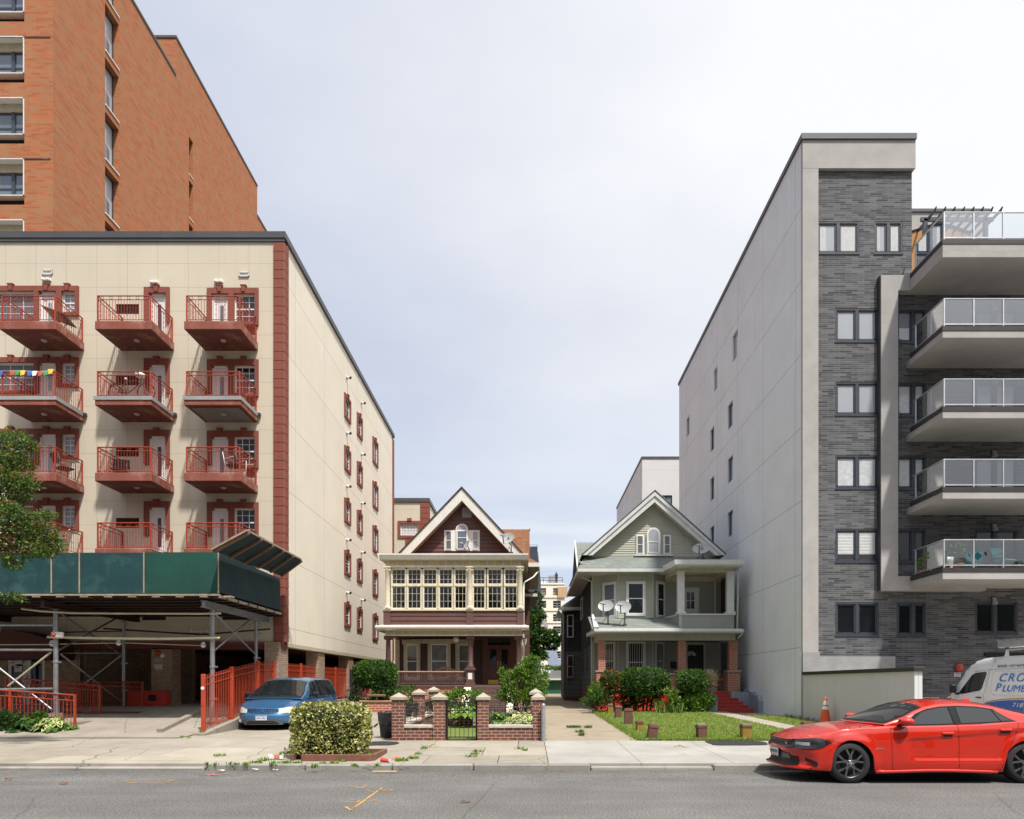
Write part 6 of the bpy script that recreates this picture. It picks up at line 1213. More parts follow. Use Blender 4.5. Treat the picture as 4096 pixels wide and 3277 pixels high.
    ex=2.47; zso=h1(1078,35.0); m=MB(); m.box(ex,xl1+.1,33.82,33.9,h1(1042,33.85),zs0-.03,'grey_white'); m.box(ex-.06,ex,33.82,43.7,h1(1042,33.85),zs0-.03,'grey_white'); m.box(ex,XR,33.9,35.3,zso,zso+.03,'soffit_grey'); m.box(ex,XW,35.3,43.7,zso,zso+.03,'soffit_grey'); m.box(ex,XW,43.64,43.7,zso,zs0-.03,'soffit_grey'); part(m,'soffit',b)
    za=Z(475+.09276*176,yr); ze=zs1-.02; xa_=f(1132,yr); xl,xr=f(352,yr),f(1895,yr); sl=(za-ze)/(xa_-xl); sr=(za-ze)/(xr-xa_)
    m=MB(front(yg)); siding(m,0,0,ze-.05,za-.5,.115,'sage_board',.03,lambda z:(xl+(z-ze)/sl+.3,xr-(z-ze)/sr-.3)); part(m,'gable_wall',b)
    m=MB(); m.prism([(xl+.3,ze-.6),(xl+.3,ze),(xa_,za-.4),(xr-.3,ze),(xr-.3,ze-.6)],yg+.003,46,'sage_shaded','y'); part(m,'attic',b)
    m=MB()
    for s,xe in ((-1,xl),(1,xr)):
        A,B=Vector((xe,yr,ze)),Vector((xa_,yr,za))
        for o0,o1,yo,yd in ((0,.20,0,.08),(.20,.50,.06,.08)):
            a,bq=A+Vector((-s*o0*1.0,yo,0)),B+Vector((0,yo,-o0*1.05)); c,d=B+Vector((0,yo,-o1*1.05)),A+Vector((-s*o1,yo,0))
            m.add([tuple(v) for v in (a,bq,c,d)]+[tuple(v+Vector((0,yd,0))) for v in (a,bq,c,d)],[(0,1,2,3),(4,5,6,7),(3,2,6,7),(0,1,5,4)],'grey_white')
        a,bq=A+Vector((-s*.5,.08,.02)),B+Vector((0,.08,-.5)); m.add([tuple(a),tuple(bq),tuple(bq+Vector((0,yg-yr-.05,0))),tuple(a+Vector((0,yg-yr-.05,0)))],[(0,1,2,3)],'soffit_grey')
    part(m,'bargeboard',b)
    m=MB()
    for s,xe in ((-1,xl),(1,xr)):
        A,B=(xe+s*.03,ze+.02),(xa_,za+.04); m.add([(A[0],yr-.03,A[1]),(B[0],yr-.03,B[1]),(B[0],46,B[1]),(A[0],46,A[1]),(A[0],yr-.03,A[1]+.05),(B[0],yr-.03,B[1]+.05),(B[0],46,B[1]+.05),(A[0],46,A[1]+.05)],[(0,1,2,3),(4,5,6,7),(0,1,5,4),(2,3,7,6),(0,3,7,4)],'green_shingle')
    part(m,'roof',b)
    T=front(yg); G=lambda py:h1(py,yg); q=lambda px:f(px,yg)
    for a,bb in ((926,1012),(1218,1302)):
        fr=MB(T); fr.box(q(a),q(bb),.03,.07,G(858),G(648),'white_paint'); part(fr,'casing',b); window(b,T,q(a)+.05,q(bb)-.05,G(850),G(658),.072,'white_frame','glass_shade',w=.03,t=.03)
    am=q(1112); hw=q(1172)-am+.06; zb=G(640); fr=MB(T); fr.prism([(am-hw,G(862))]+[(am+hw*math.cos(math.pi*(1-i/8)),zb+hw*.95*math.sin(math.pi*(1-i/8))) for i in range(9)]+[(am+hw,G(862))],.035,.12,'white_paint','y'); part(fr,'casing',b)
    hw2=hw-.09; ap=MB(T); ap.poly([(am-hw2,.124,G(722))]+[(am+hw2*math.cos(math.pi*(1-i/12)),.124,zb+hw2*.95*math.sin(math.pi*(1-i/12))) for i in range(13)]+[(am+hw2,.124,G(722))],'glass_blind'); part(ap,'arch_pane',b); window(b,T,am-hw2-.03,am+hw2+.03,G(845),G(722),.122,'white_frame','glass_blind',w=.04,t=.03,mid=False)
    sl_=MB(T); sl_.box(q(905),q(1328),.02,.14,G(876),G(862),'grey_white'); part(sl_,'sill',b)
    # cross gable on the drive side
    m=MB(); yc=39.; zr=h1(728,yc); x0=X(574.7,yc); x1=f(600,yc); zl=ze-.7; m.add([(x0,yc-2.7,zl),(x1,yc-2.7,zl),(x1,yc,zr),(x0,yc,zr),(x0,yc+2.7,zl),(x1,yc+2.7,zl)],[(0,1,2,3),(3,2,5,4)],'green_shingle'); m.poly([(x0+.05,yc-2.6,zl),(x0+.05,yc+2.6,zl),(x0+.05,yc,zr-.1)],'asphalt_siding'); m.slab([(x0-.04,yc-2.75,zl-.05),(x0+.04,yc-2.75,zl-.05),(x0+.04,yc,zr),(x0-.04,yc,zr)],.14,'grey_white'); part(m,'cross_roof',b)
sage()
pg=MB(); q=pt('d1',340,955,34.2); pg.lathe((q[0],34.2,q[2]-.12),[(.02,0),(.08,.06),(.09,.13),(.05,.2),(.015,.22)],'plinth',10); pg.lathe((q[0]-.09,34.2,q[2]+.03),[(.02,0),(.05,.03),(.05,.07),(.02,.1)],'plinth',8); pg.box(q[0]+.05,q[0]+.24,34.17,34.23,q[2]-.06,q[2]-.02,'plinth'); solo(pg,'pigeon','grey pigeon perched on the left edge of the green roof','bird',q)
# ================================================================ grey apartment block
def grey():
    XW,Y=10.62,26.5; b=thing('grey_building','tall modern grey apartment block with dark brick front and glass balconies','building',(XW,Y,gz(26.5)))
    f=lambda c,px,y=Y:cx(c,px,y); zz=lambda c,py,y=Y:cz(c,py,y)
    zt=22.85; xr=cx('d3',1648,Y); FHG=2.866
    yb=Y+.14                                                     # brick plane behind the concrete frame
    wa=[]
    for k in range(5): d=-FHG*k; wa.append((f('d4',355),f('d4',776),16.37+d-1.29,16.37+d))
    top=[(f('d3',992),f('d3',1283),zz('d3',870),zz('d3',648)),(f('d3',1388),f('d3',1583),zz('d3',870),zz('d3',648))]
    xq=f('d4',860,Y); zq=cz('d3',1100,Y); m=MB(front(yb)); m.wall(XW+.02,xr,zq,zt-.1,[w for w in wa+top if w[3]>zq],'grey_brick',.10); m.wall(XW+.02,xq+.15,0,zq,[w for w in wa if w[3]<zq],'grey_brick',.10); part(m,'brick_front',b)
    # side wall with its narrow windows
    sw=[]
    for k in range(5):
        d=-2.86*k; 
        if k<3: sw.append((35.6,36.5,15.25+d,16.55+d,0))
        if k<3: sw.append((39.2,40.0,15.25-2.86*0+d-.9*0-1.*0,16.55+d,0))
    sw+=[(34.75,35.65,18.45,19.85,1),(38.5,39.25,18.45,19.7,1),(45.2,46.0,18.3,19.55,1)]
    m=MB(west(XW)); m.wall(Y+.165,48.3,0,zt,[s[:4] for s in sw],'grey_stucco',.16); m.T=None
    m.poly([(XW,Y,zt),(xr,Y,zt),(xr,48.3,zt),(XW,48.3,zt)],'dark_cap'); m.poly([(xr,yb,zq),(xr,48.3,zq),(xr,48.3,zt),(xr,yb,zt)],'grey_stucco'); m.poly([(XW,48.3,0),(xr,48.3,0),(xr,48.3,zt),(XW,48.3,zt)],'grey_stucco'); part(m,'side_wall',b)
    T=west(XW)
    for a,bb,z0,z1,w in sw: window(b,T,a,bb,z0,z1,-.13,'plinth' if w else 'slate_frame','glass_tower' if w else 'glass_blue',w=.06,mid=False)  # pale panes carry the bright reflection of these windows in their colour
    # concrete frame, coping
    m=MB(); m.box(XW,f('d3',990),Y,yb+.02,zz('d5',1345),zz('d3',298)-.001,'aggregate'); m.box(XW,f('d3',1660),Y-.004,yb+.02,zz('d3',298),zt-.02,'aggregate'); m.box(f('d3',1648)-.001,f('d3',1660),yb+.02,yb+1.2,zz('d3',298),zt-.02,'aggregate'); part(m,'concrete_frame',b)
    m=MB(); m.box(XW-.07,f('d3',1663),Y-.07,Y+.25,zt-.015,zt+.2,'coping'); m.box(XW-.07,XW+.2,Y+.25,48.4,zt+.004,zt+.2,'coping'); m.box(f('d3',1663)-.25,f('d3',1663),Y+.25,36,zt+.004,zt+.2,'coping'); part(m,'coping',b)
    m=MB(); m.box(XW+.0,f('d5',915),Y-.03,yb+.02,0,zz('d5',1385),'plinth'); m.box(XW,f('d5',188),Y-.028,yb,zz('d5',1385)+.001,zz('d5',1345)-.001,'plinth'); part(m,'plinth_band',b)
    # main front, set back, to the right of the projecting pier
    y2=Y+.22; xe=24.; nw=[]; dw=[]
    for k in range(5):
        d=-FHG*k; nw.append((f('d4',930,y2),f('d4',1215,y2),16.37+d-1.29,16.37+d))
        dx0,dx1=f('d4',1682,y2),f('d4',2098,y2)
        if k<4: dw.append((dx0,dx1,14.30+d,16.37+d))
        else: dw.append((dx0,dx1,zz('d5',1168,y2),zz('d5',855,y2)))
    gar=(f('d5',1795,y2),f('d5',1795,y2)+5.,0,zz('d5',1378,y2))
    zr=17.2; m=MB(front(y2)); m.wall(xq+.15,xe,0,zr,nw+dw+[gar],'grey_brick',.10); part(m,'brick_front',b)
    m=MB(); m.poly([(xq+.15,y2,zr),(xe,y2,zr),(xe,48,zr),(xq+.15,48,zr)],'plinth'); m.poly([(xq+.15,yb,0),(xq+.15,y2,0),(xq+.15,y2,zq),(xq+.15,yb,zq)],'grey_brick'); m.poly([(xe,y2,0),(xe,48,0),(xe,48,zr),(xe,y2,zr)],'grey_stucco'); part(m,'roof',b)
    gd=MB(); gd.box(gar[0],gar[1],y2+.5,y2+.55,0,gar[3],'black_room'); gd.box(gar[0]-.1,gar[1]+.1,y2-.06,y2+.1,gar[3],gar[3]+.12,'black_plastic'); part(gd,'garage_door',b)
    # windows
    def casement(T,a,bb,z0,z1,gm,split=.5,cur=None):
        w=MB(T); fr=.07; o=-.08
        for q in ((a,a+fr,z0,z1),(bb-fr,bb,z0,z1),(a+fr,bb-fr,z0,z0+fr),(a+fr,bb-fr,z1-fr,z1)): w.box(q[0],q[1],o,o+.07,q[2],q[3],'slate_frame')
        xm=a+(bb-a)*split; w.box(xm-.06,xm+.06,o,o+.075,z0+fr,z1-fr,'slate_frame'); w.box(a-.02,bb+.02,o,.03,z0-.05,z0-.003,'slate_frame')
        for l,r in ((a+fr,xm-.06),(xm+.06,bb-fr)):
            for q in ((l,l+.05,z0+fr,z1-fr),(r-.05,r,z0+fr,z1-fr),(l,r,z0+fr,z0+fr+.05),(l,r,z1-fr-.05,z1-fr)): w.box(q[0],q[1],o+.005,o+.045,q[2],q[3],'slate_frame')
        wi=part(w,'window',b)
        for (l,r) in ((a+fr,xm-.06),(xm+.06,bb-fr)): part(glass(l+.04,r-.04,z0+fr+.04,z1-fr-.04,o+.012,gm,T),'pane',wi)
        if cur:
            for (l,r,s) in ((a+fr,xm-.06,0),(xm+.06,bb-fr,1)):
                c=MB(T); n=14; p0,p1=(l+.05,l+(r-l)*(.45 if s==0 else .95)) if cur=='drape' else (l+.05,r-.05); p0=p0 if s==0 or cur!='drape' else l+(r-l)*.12
                zb_=z0+fr+.06 if cur!='roman' else z0+fr+.24
                for i in range(n):
                    u0,u1=p0+(p1-p0)*i/n,p0+(p1-p0)*(i+1)/n; e=.004*(i%2)
                    if cur=='roman': 
                        h0,h1=zb_+(z1-fr-.06-zb_)*i/n,zb_+(z1-fr-.06-zb_)*(i+1)/n; c.add([(p0,o+.016+.006*(i%2),h0),(p1,o+.016+.006*(i%2),h0),(p1,o+.016+.006*((i+1)%2),h1),(p0,o+.016+.006*((i+1)%2),h1)],[(0,1,2,3)],'curtain')
                    else: c.add([(u0,o+.016+e,zb_),(u1,o+.020-e,zb_),(u1*.9+p0*.1 if s==0 else u1,o+.020-e,z1-fr-.06),(u0*.9+p0*.1 if s==0 else u0,o+.016+e,z1-fr-.06)],[(0,1,2,3)],'curtain')
                part(c,'curtain',wi)
    T=front(yb); gm=['glass_blind','glass_blind','glass_curtain','glass_room','glass_dark']; cu=[None,None,None,'roman',None]
    for i,w in enumerate(wa): casement(T,*w,gm[i],cur=cu[i])
    for w in top: casement(T,*w,'glass_blind',cur='drape')
    T=front(y2); gm=['glass_sky','glass_curtain','glass_curtain','glass_dark','glass_dark']
    for i,w in enumerate(nw): casement(T,w[0],w[1],w[2],w[3],gm[i],split=.56)
    gm=['glass_sky','glass_blind','glass_blind','glass_dark','glass_dark']
    for i,w in enumerate(dw): casement(T,*w,gm[i],split=.47)
    # the projecting concrete pier and its returns
    xp0,xp1=f('d4',781,Y-.1),f('d4',945,Y-.1); zp1=zz('d3',1035,Y-.1); zp0=zz('d5',752,Y-.1); m=MB()
    m.box(xp0,xp1,Y-.1,y2+.02,zp0,zp1,'aggregate'); m.box(xp1,xp1+3.4,Y-.1,y2+.02,zp0,zz('d5',612,Y-.1),'aggregate'); m.box(xp1,xp1+.75,Y-.1,y2+.02,zz('d8',890,Y-.1),zp1,'aggregate'); m.box(xp0-.03,xp0,Y-.06,y2,zp0,zp1+.02,'dark_metal'); part(m,'concrete_pier',b)
    # balconies
    yf=24.35; x0=14.75; xe2=20.6
    def balcony(k,base=None):
        z0=5.46+2.87*k
        if base is None:
            m=MB(); m.box(x0,xe2,yf,y2-.0,z0,z0+.24,'aggregate'); bal=part(m,'balcony',b)
            c=MB(); c.box(x0-.02,xe2,yf-.02,yf+.12,z0+.243,z0+.41,'dark_cap'); c.box(x0-.02,x0+.12,yf+.12,Y-.1,z0+.243,z0+.41,'dark_cap'); c.box(x0+.12,xe2,yf+.12,Y-.1,z0+.243,z0+.34,'plinth'); part(c,'edge_flashing',bal)
            r=MB(); zb,ztp=z0+.45,z0+1.43
            xs=[x0+.08+i*1.055 for i in range(6)]
            r.box(x0+.05,xe2,yf+.03,yf+.09,ztp-.04,ztp,'alu',.01); r.box(x0+.05,x0+.11,yf+.09,Y-.15,ztp-.04,ztp,'alu',.01); r.box(x0+.06,xe2,yf+.04,yf+.08,zb+.03,zb+.075,'alu'); r.box(x0+.06,x0+.10,yf+.08,Y-.15,zb+.03,zb+.075,'alu')
            for x in xs: r.box(x-.022,x+.022,yf+.035,yf+.085,z0+.40,ztp-.04,'alu')
            for y in (25.2,26.2): r.box(x0+.058,x0+.102,y-.022,y+.022,z0+.40,ztp-.04,'alu')
            part(r,'railing_frame',bal); g=MB()
            for a,c_ in zip(xs,xs[1:]): g.poly([(a+.024,yf+.06,zb+.08),(c_-.024,yf+.06,zb+.08),(c_-.024,yf+.06,ztp-.05),(a+.024,yf+.06,ztp-.05)],'rail_glass')
            for a,c_ in ((yf+.09,25.178),(25.222,26.178)): g.poly([(x0+.08,a,zb+.08),(x0+.08,c_,zb+.08),(x0+.08,c_,ztp-.05),(x0+.08,a,ztp-.05)],'rail_glass')
            part(g,'glass_panel',bal); return bal
        return dup(base,b,(0,0,2.87*k))
    B=balcony(0)
    for k in range(1,4): balcony(k,B)
    t=dup(B,b,(0,0,2.87*4+.22)); m=MB(); m.box(x0,xe2,yf+.001,y2,5.46+2.87*4,5.46+2.87*4+.219,'aggregate'); part(m,'terrace_slab',b)
    for k in range(5):
        l=MB(); x,y,z=f('d4',1880,y2-.1),y2,5.46+2.87*k-.52
        if k<5: l.prism([(y,z+.16),(y-.05,z+.16),(y-.16,z-.08),(y-.16,z-.11),(y,z-.11)],x-.07,x+.07,'dish_grey','x'); l.box(x-.1,x+.1,y-.03,y,z-.02,z+.2,'dark_metal'); part(l,'wall_lamp',b)
    # penthouse on the roof terrace
    yp=29.; pb=[cx('d8',386,yp),cx('d8',1112,yp)]; m=MB(); m.box(xr+.02,pb[1],yp,yp+9,zr,cz('d8',122,yp),'aggregate'); m.box(xr+.0,pb[1]+.06,yp-.06,yp+.3,cz('d8',122,yp)+.003,cz('d8',93,yp),'coping'); m.box(pb[1]-.2,pb[1]+.06,yp+.3,yp+9,cz('d8',122,yp)+.003,cz('d8',93,yp),'coping'); part(m,'penthouse',b)
    p=thing('pergola','dark slatted pergola with a curved orange screen on the roof terrace','pergola',(16,28,17.3)); y=28.
    m=MB(); xs0,xs1=cx('d8',392,y),cx('d8',1000,y); zt0=cz('d8',262,y); rows=[]
    for i in range(13): s=i/12; rows.append([(xs0+(xs1-xs0)*s,y+.35,17.3),(xs0+(xs1-xs0)*s,y+.35,zt0+.55*math.sin(math.pi*min(1,s*1.05))*.6)])
    m.grid(rows,'orange_panel'); m.path([(r[1][0],r[1][1]-.02,r[1][2]) for r in rows],.04,'dark_metal',6); part(m,'screen',p)
    m=MB()
    for px in (432,1020): x=cx('d8',px,y); m.box(x-.07,x+.07,y-.5,y-.36,17.3,cz('d8',262,y),'slate_frame')
    part(m,'post',p); m=MB(); zb_=cz('d8',262,y)
    for i in range(8): x=cx('d8',470+90*i,y); m.prism([(y-.95,zb_+.16),(y-.85,zb_+.02),(y+.9,zb_-.02),(y+.9,zb_+.09),(y-.8,zb_+.13)],x-.025,x+.025,'slate_frame','x')
    m.box(cx('d8',386,y),cx('d8',1090,y),y-.5,y-.42,zb_-.10,zb_+.05,'slate_frame'); part(m,'beam',p)
grey()
def pale_block():
    y=52.; x0=X(642.1,y); zt=Z(458.5,y); b=thing('pale_block','pale rear block seen between the sage gable and the grey side wall','building',(x0,y,1)); m=MB(front(y)); h=(cx('d1',1195,y),cx('d1',1322,y),cz('d1',380,y),cz('d1',218,y)); hs=[(h[0],h[1],h[2]-2.9*k,h[3]-2.9*k) for k in range(4)]
    m.wall(x0,10.9,0,zt,hs,'pale_stucco',.14); m.T=west(x0); m.wall(y,67,0,zt,[],'grey_stucco'); m.T=None; m.poly([(x0,y,zt),(12,y,zt),(12,67,zt),(x0,67,zt)],'dark_cap'); m.poly([(10.9,y,0),(14,y,0),(14,y,zt),(10.9,y,zt)],'pale_stucco'); part(m,'wall',b)
    c=MB(); c.box(x0-.06,12,y-.06,y+.2,zt+.003,zt+.14,'coping'); c.box(x0-.06,x0+.2,y+.2,67,zt+.003,zt+.14,'coping'); part(c,'coping',b)
    for q in hs: window(b,front(y),*q,-.12,'slate_frame','glass_blue',w=.09,mid=False,cols=2,mun=.09)
pale_block()
# low wall running forward from the corner
lw=thing('ramp_wall','plain grey plastered low wall with a dark metal cap beside the orange cone','wall',(10.72,22,gz(22)))
m=MB(); m.box(10.62,10.82,18.82,26.46,.1,2.07,'wall_plaster'); part(m,'wall',lw); m=MB(); m.box(10.56,10.88,18.74,26.46,2.073,2.19,'dark_cap',.01); part(m,'wall_cap',lw); m=MB(); m.box(10.612,10.828,18.80,18.82,.1,2.07,'pale_stucco'); part(m,'sunlit_end_face',lw)  # end sheet in paler stucco: sun on that face put into its colour
# things on the balcony with the clear view
def potplant(lab,loc,r,h,hgt,mt,kind):
    t=thing('potted_plant',lab,'plant',loc,'pot plants on the lowest balcony'); m=MB(); m.lathe(loc,[(r*.72,0),(r*.95,h*.78),(r*1.12,h*.8),(r*1.12,h),(r*.95,h),(r*.9,h*.9)],mt,16); part(m,'pot',t)
    m=MB(); c=Vector(loc)+Vector((0,0,h))
    if kind=='sword':
        for i in range(9): a=R.uniform(0,6.28); d=Vector((math.cos(a)*.3,math.sin(a)*.3,1)).normalized(); L=hgt*R.uniform(.6,1.); s=d.orthogonal().normalized()*.04; m.add([tuple(c-s*.6),tuple(c+s*.6),tuple(c+d*L*.6+s),tuple(c+d*L),tuple(c+d*L*.6-s)],[(0,1,2,3,4)],R.choice(['leaf_light','leaf_mid']))
    else:
        for i in range(5): a=R.uniform(0,6.28); m.tube(tuple(c),tuple(c+Vector((math.cos(a)*.18,math.sin(a)*.12,hgt*R.uniform(.5,.9)))),.012,'bark',4)
        crown(m,c+Vector((0,0,hgt*.62)),(.3,.25,hgt*.42),120 if kind!='thin' else 70,.13,['leaf_mid','leaf_light','leaf_dark'],.1,.3)
    part(m,'leaves',t)
zb=5.46+.34
potplant('low terracotta pot plant nearest the wall on the lowest balcony',(14.98+.03,25.9,zb),.2,.22,.5,'terracotta','bush'); potplant('bushy pot plant with white blooms behind the side glass',(15.05,25.35,zb),.2,.24,.75,'terracotta','bush'); potplant('sword leaved plant in a terracotta pot at the glass corner',(15.1,24.85,zb),.2,.22,.8,'terracotta','sword')
potplant('leggy plant in a terracotta pot beside the white planter',(15.75,25.0,zb),.16,.32,.85,'terracotta','thin')
m=MB(); m.lathe((15.32,25.1,zb),[(.2,0),(.24,.4),(.25,.55),(.22,.55),(.2,.45)],'white_plastic',18); solo(m,'planter','empty white planter on the lowest balcony','planter',(15.32,25.1,zb))
chair('garden_chair','low turquoise chair beside the terracotta pot on the lowest balcony',(16.45,25.3,zb),rad(-40),'teal_fabric','black_iron',h=.32,w=.55)
chair('garden_chair','tall turquoise chair in front of the sliding door on the lowest balcony',(17.6,25.3,zb),rad(15),'teal_fabric','black_iron',h=.48,w=.55)
m=MB(); m.box(18.05,18.5,24.9,25.4,zb+.32,zb+.38,'dish_grey'); 
for x in (18.08,18.43): 
    for y in (24.93,25.33): m.box(x,x+.04,y,y+.04,zb,zb+.32,'dish_grey')
solo(m,'side_table','small white slatted table at the edge of the lowest balcony','table',(18.3,25.1,zb))
# bell and signs on the dark brick
y=26.7; q=pt('d5',1525,1490,y); m=MB(); m.lathe((q[0],y,q[2]),[(.10,0),(.165,-.03),(.17,-.08),(.12,-.12),(.03,-.13)],'bell_red',20,'y'); m.lathe((q[0]+.02,y-.12,q[2]),[(.035,0),(.03,-.03)],'gold_plate',10,'y'); solo(m,'alarm_bell','red round alarm bell on dark grey brick above a small sign','bell',q)
def plate(lab,c,px0,px1,py0,py1,y,bands,lines):
    x0,x1,z1,z0=cx(c,px0,y),cx(c,px1,y),cz(c,py0,y),cz(c,py1,y); t=thing('wall_sign',lab,'sign',((x0+x1)/2,y,z0),'signs on the grey brick'); m=MB(); m.box(x0,x1,y-.012,y,z0,z1,'sign_white'); part(m,'board',t)
    if bands: m=MB(); m.box(x0+.02,x1-.02,y-.015,y-.012,z1-(z1-z0)*.45,z1-.02,'sign_red'); part(m,'red_band',t)
    n=len(lines)
    for i,(s,mt) in enumerate(lines): 
        h=(z1-z0)/n; text(s,h*.85,((x0+x1)/2,y-.018,z1-h*(i+.5)),mt,'lettering',t,sx=min(1,(x1-x0)*.9/(len(s)*h*.5)))
plate('small white sign with a red band below the alarm bell','d5',1484,1545,1540,1580,y,True,[('SPRINKLER','sign_white'),('FIRE ALARM','sign_white'),('WHEN BELL RINGS','ink'),('CALL 911','ink')])
plate('left one of two red lettered signs just above the red car roof','d6',1391,1446,450,490,y,False,[('AUTOMATIC SPRINKLER','lettering_red'),('SHUT OFF VALVE','lettering_red'),('IN BASEMENT','lettering_red')])
plate('right one of two red lettered signs, reading SPRINKLERS THROUGHOUT','d6',1456,1513,450,490,y,False,[('SPRINKLERS','lettering_red'),('THROUGHOUT','lettering_red'),('BUILDING','lettering_red')])
# traffic cone
p=gpt('e4',628,352); p=(10.28,23.7,gz(23.7)); c=thing('traffic_cone','orange traffic cone with white bands against the grey low wall','traffic cone',p)
H=cz('e4',30,23.7)-p[2]; rr=lambda t:.20*(1-t)+.035*t
m=MB(); m.lathe(p,[(rr(t),H*t) for t in (0.03,.54)],'cone_orange',20); m.lathe(p,[(rr(t),H*t) for t in (.66,.71)],'cone_orange',20); m.lathe(p,[(rr(.86),H*.86),(rr(.97),H*.97),(.02,H)],'cone_orange',16); part(m,'body',c)
m=MB(); m.lathe(p,[(rr(.54)+.002,H*.54),(rr(.66)+.002,H*.66)],'cone_white',20); m.lathe(p,[(rr(.71)+.002,H*.71),(rr(.86)+.002,H*.86)],'cone_white',20); part(m,'band',c)
m=MB(); m.box(p[0]-.2,p[0]+.2,p[1]-.2,p[1]+.2,p[2],p[2]+.035,'cone_orange',.02); part(m,'foot',c)
# ================================================================ far background
def far():
    y=150.; x0,x1=-8.,X(564.6,y); zt=Z(583.,y); b=thing('far_building','pale unfinished building far down the driveway with boarded top windows','building',(3,y,1)); T=front(y)
    gx=lambda px:cx('e2',px,y); g=lambda py:cz('e2',py,y); hs=[]
    for a,bb in ((258,331),(400,476)):
        for t,bt in ((375,447),(500,572),(632,703),(752,823),(880,940),(998,1070)): hs.append((gx(a),gx(bb),g(bt),g(t)))
    m=MB(T); m.wall(x0,x1,0,zt,hs,'far_white',.5); m.T=None; m.poly([(x0,y,zt),(x1,y,zt),(x1,y+20,zt),(x0,y+20,zt)],'plinth'); m.poly([(x1,y,0),(x1,y+20,0),(x1,y+20,zt),(x1,y,zt)],'far_white'); 
    for py in (340,470,600,720): m.box(x0,x1,y-.12,y-.004,g(py)-.08,g(py)+.08,'cream_dark')
    part(m,'wall',b)
    for i,h in enumerate(hs):
        w=MB(T); 
        for j in range(4): z=h[2]+(h[3]-h[2])*j/3; w.box(h[0],h[1],-.3,-.2,z-.07,z+.07,'plinth')
        xm=(h[0]+h[1])/2; w.box(xm-.07,xm+.07,-.3,-.2,h[2],h[3],'plinth'); o=part(w,'window',b); top=i%6==0; part(MB(T).box(h[0],h[1],-.45,-.4,h[2],h[3],'plywood' if top else 'glass_dark'),'pane',o)
    m=MB(); x=gx(486); m.box(x-.9,x+1.2,y-.3,y-.05,g(470),g(365),'plywood'); part(m,'plywood_sheet',b)
    m=MB(); z=zt
    for i in range(12): x=x0+(gx(495)-x0)*i/11; m.box(x-.05,x+.05,y+.3,y+.4,z,z+1.2,'rust')
    for h in (.6,1.2): m.box(x0,gx(495),y+.3,y+.4,z+h-.05,z+h+.05,'rust')
    part(m,'roof_rail',b); m=MB(); a=gx(362); m.box(a,a+2.2,y+6,y+6.1,z,z+2.6,'alu'); m.box(a-3,a-.5,y+7,y+9,z,z+1.5,'white_plastic'); part(m,'roof_stack',b)
far()
def person():
    y=150.5; x,z=cx('e2',432,y),Z(582.8,y); p=thing('person','person in dark clothes standing on the far flat roof','person',(x,y,z)); s=1.35   # seen from far off
    P=lambda a,o,h:(x+a*s,y+o*s,z+h*s); m=MB(); K=10
    def limb(pts):
        vs=[];fs=[]
        for (a,o,h,rx,ry) in pts: vs+=[P(a+rx*math.cos(2*math.pi*k/K),o+ry*math.sin(2*math.pi*k/K),h) for k in range(K)]
        return vs
    me=bpy.data.meshes.new('body'); bmv=[(0,0,.92),(0,0,1.15),(0,0,1.42),(0,-.01,1.5),(0,-.02,1.58),(0,-.02,1.70),(.10,0,.88),(.11,-.02,.48),(.12,.0,.08),(.12,-.12,.03),(-.10,0,.88),(-.11,0,.48),(-.13,.02,.08),(-.13,-.10,.03),(.19,0,1.40),(.25,.03,1.13),(.23,-.05,.90),(.23,-.07,.82),(-.19,0,1.40),(-.25,.03,1.13),(-.24,-.05,.90),(-.24,-.07,.82)]
    ed=[(0,1),(1,2),(2,3),(3,4),(4,5),(0,6),(6,7),(7,8),(8,9),(0,10),(10,11),(11,12),(12,13),(2,14),(14,15),(15,16),(16,17),(2,18),(18,19),(19,20),(20,21)]
    rads=[.15,.14,.16,.06,.085,.09,.10,.07,.05,.04,.10,.07,.05,.04,.075,.055,.042,.035,.075,.055,.042,.035]
    me.from_pydata([(v[0]*s,v[1]*s,v[2]*s) for v in bmv],ed,[]); o=bpy.data.objects.new('body',me); COL.objects.link(o); md=o.modifiers.new('skin','SKIN'); md2=o.modifiers.new('sub','SUBSURF'); md2.levels=md2.render_levels=1
    for i,v in enumerate(me.skin_vertices[0].data): v.radius=(rads[i]*s,rads[i]*s*.85)
    me.skin_vertices[0].data[0].use_root=True
    dg=bpy.context.evaluated_depsgraph_get(); nm=bpy.data.meshes.new_from_object(o.evaluated_get(dg)); bpy.data.objects.remove(o); nm.materials.clear(); nm.materials.append(M['cloth_dark']); nm.materials.append(M['skin'])
    for f in nm.polygons: f.material_index=1 if f.center.z>1.56*s and f.center.y<-.03*s else 0; f.use_smooth=True
    o=bpy.data.objects.new('body',nm); COL.objects.link(o); o.parent=p; ORG[o.name]=ORG[p.name]
    h=MB(); h.lathe(P(0,-.01,1.66),[(.105*s,0),(.10*s,.07*s),(.05*s,.12*s)],'ink',10); part(h,'hair',p)
person()
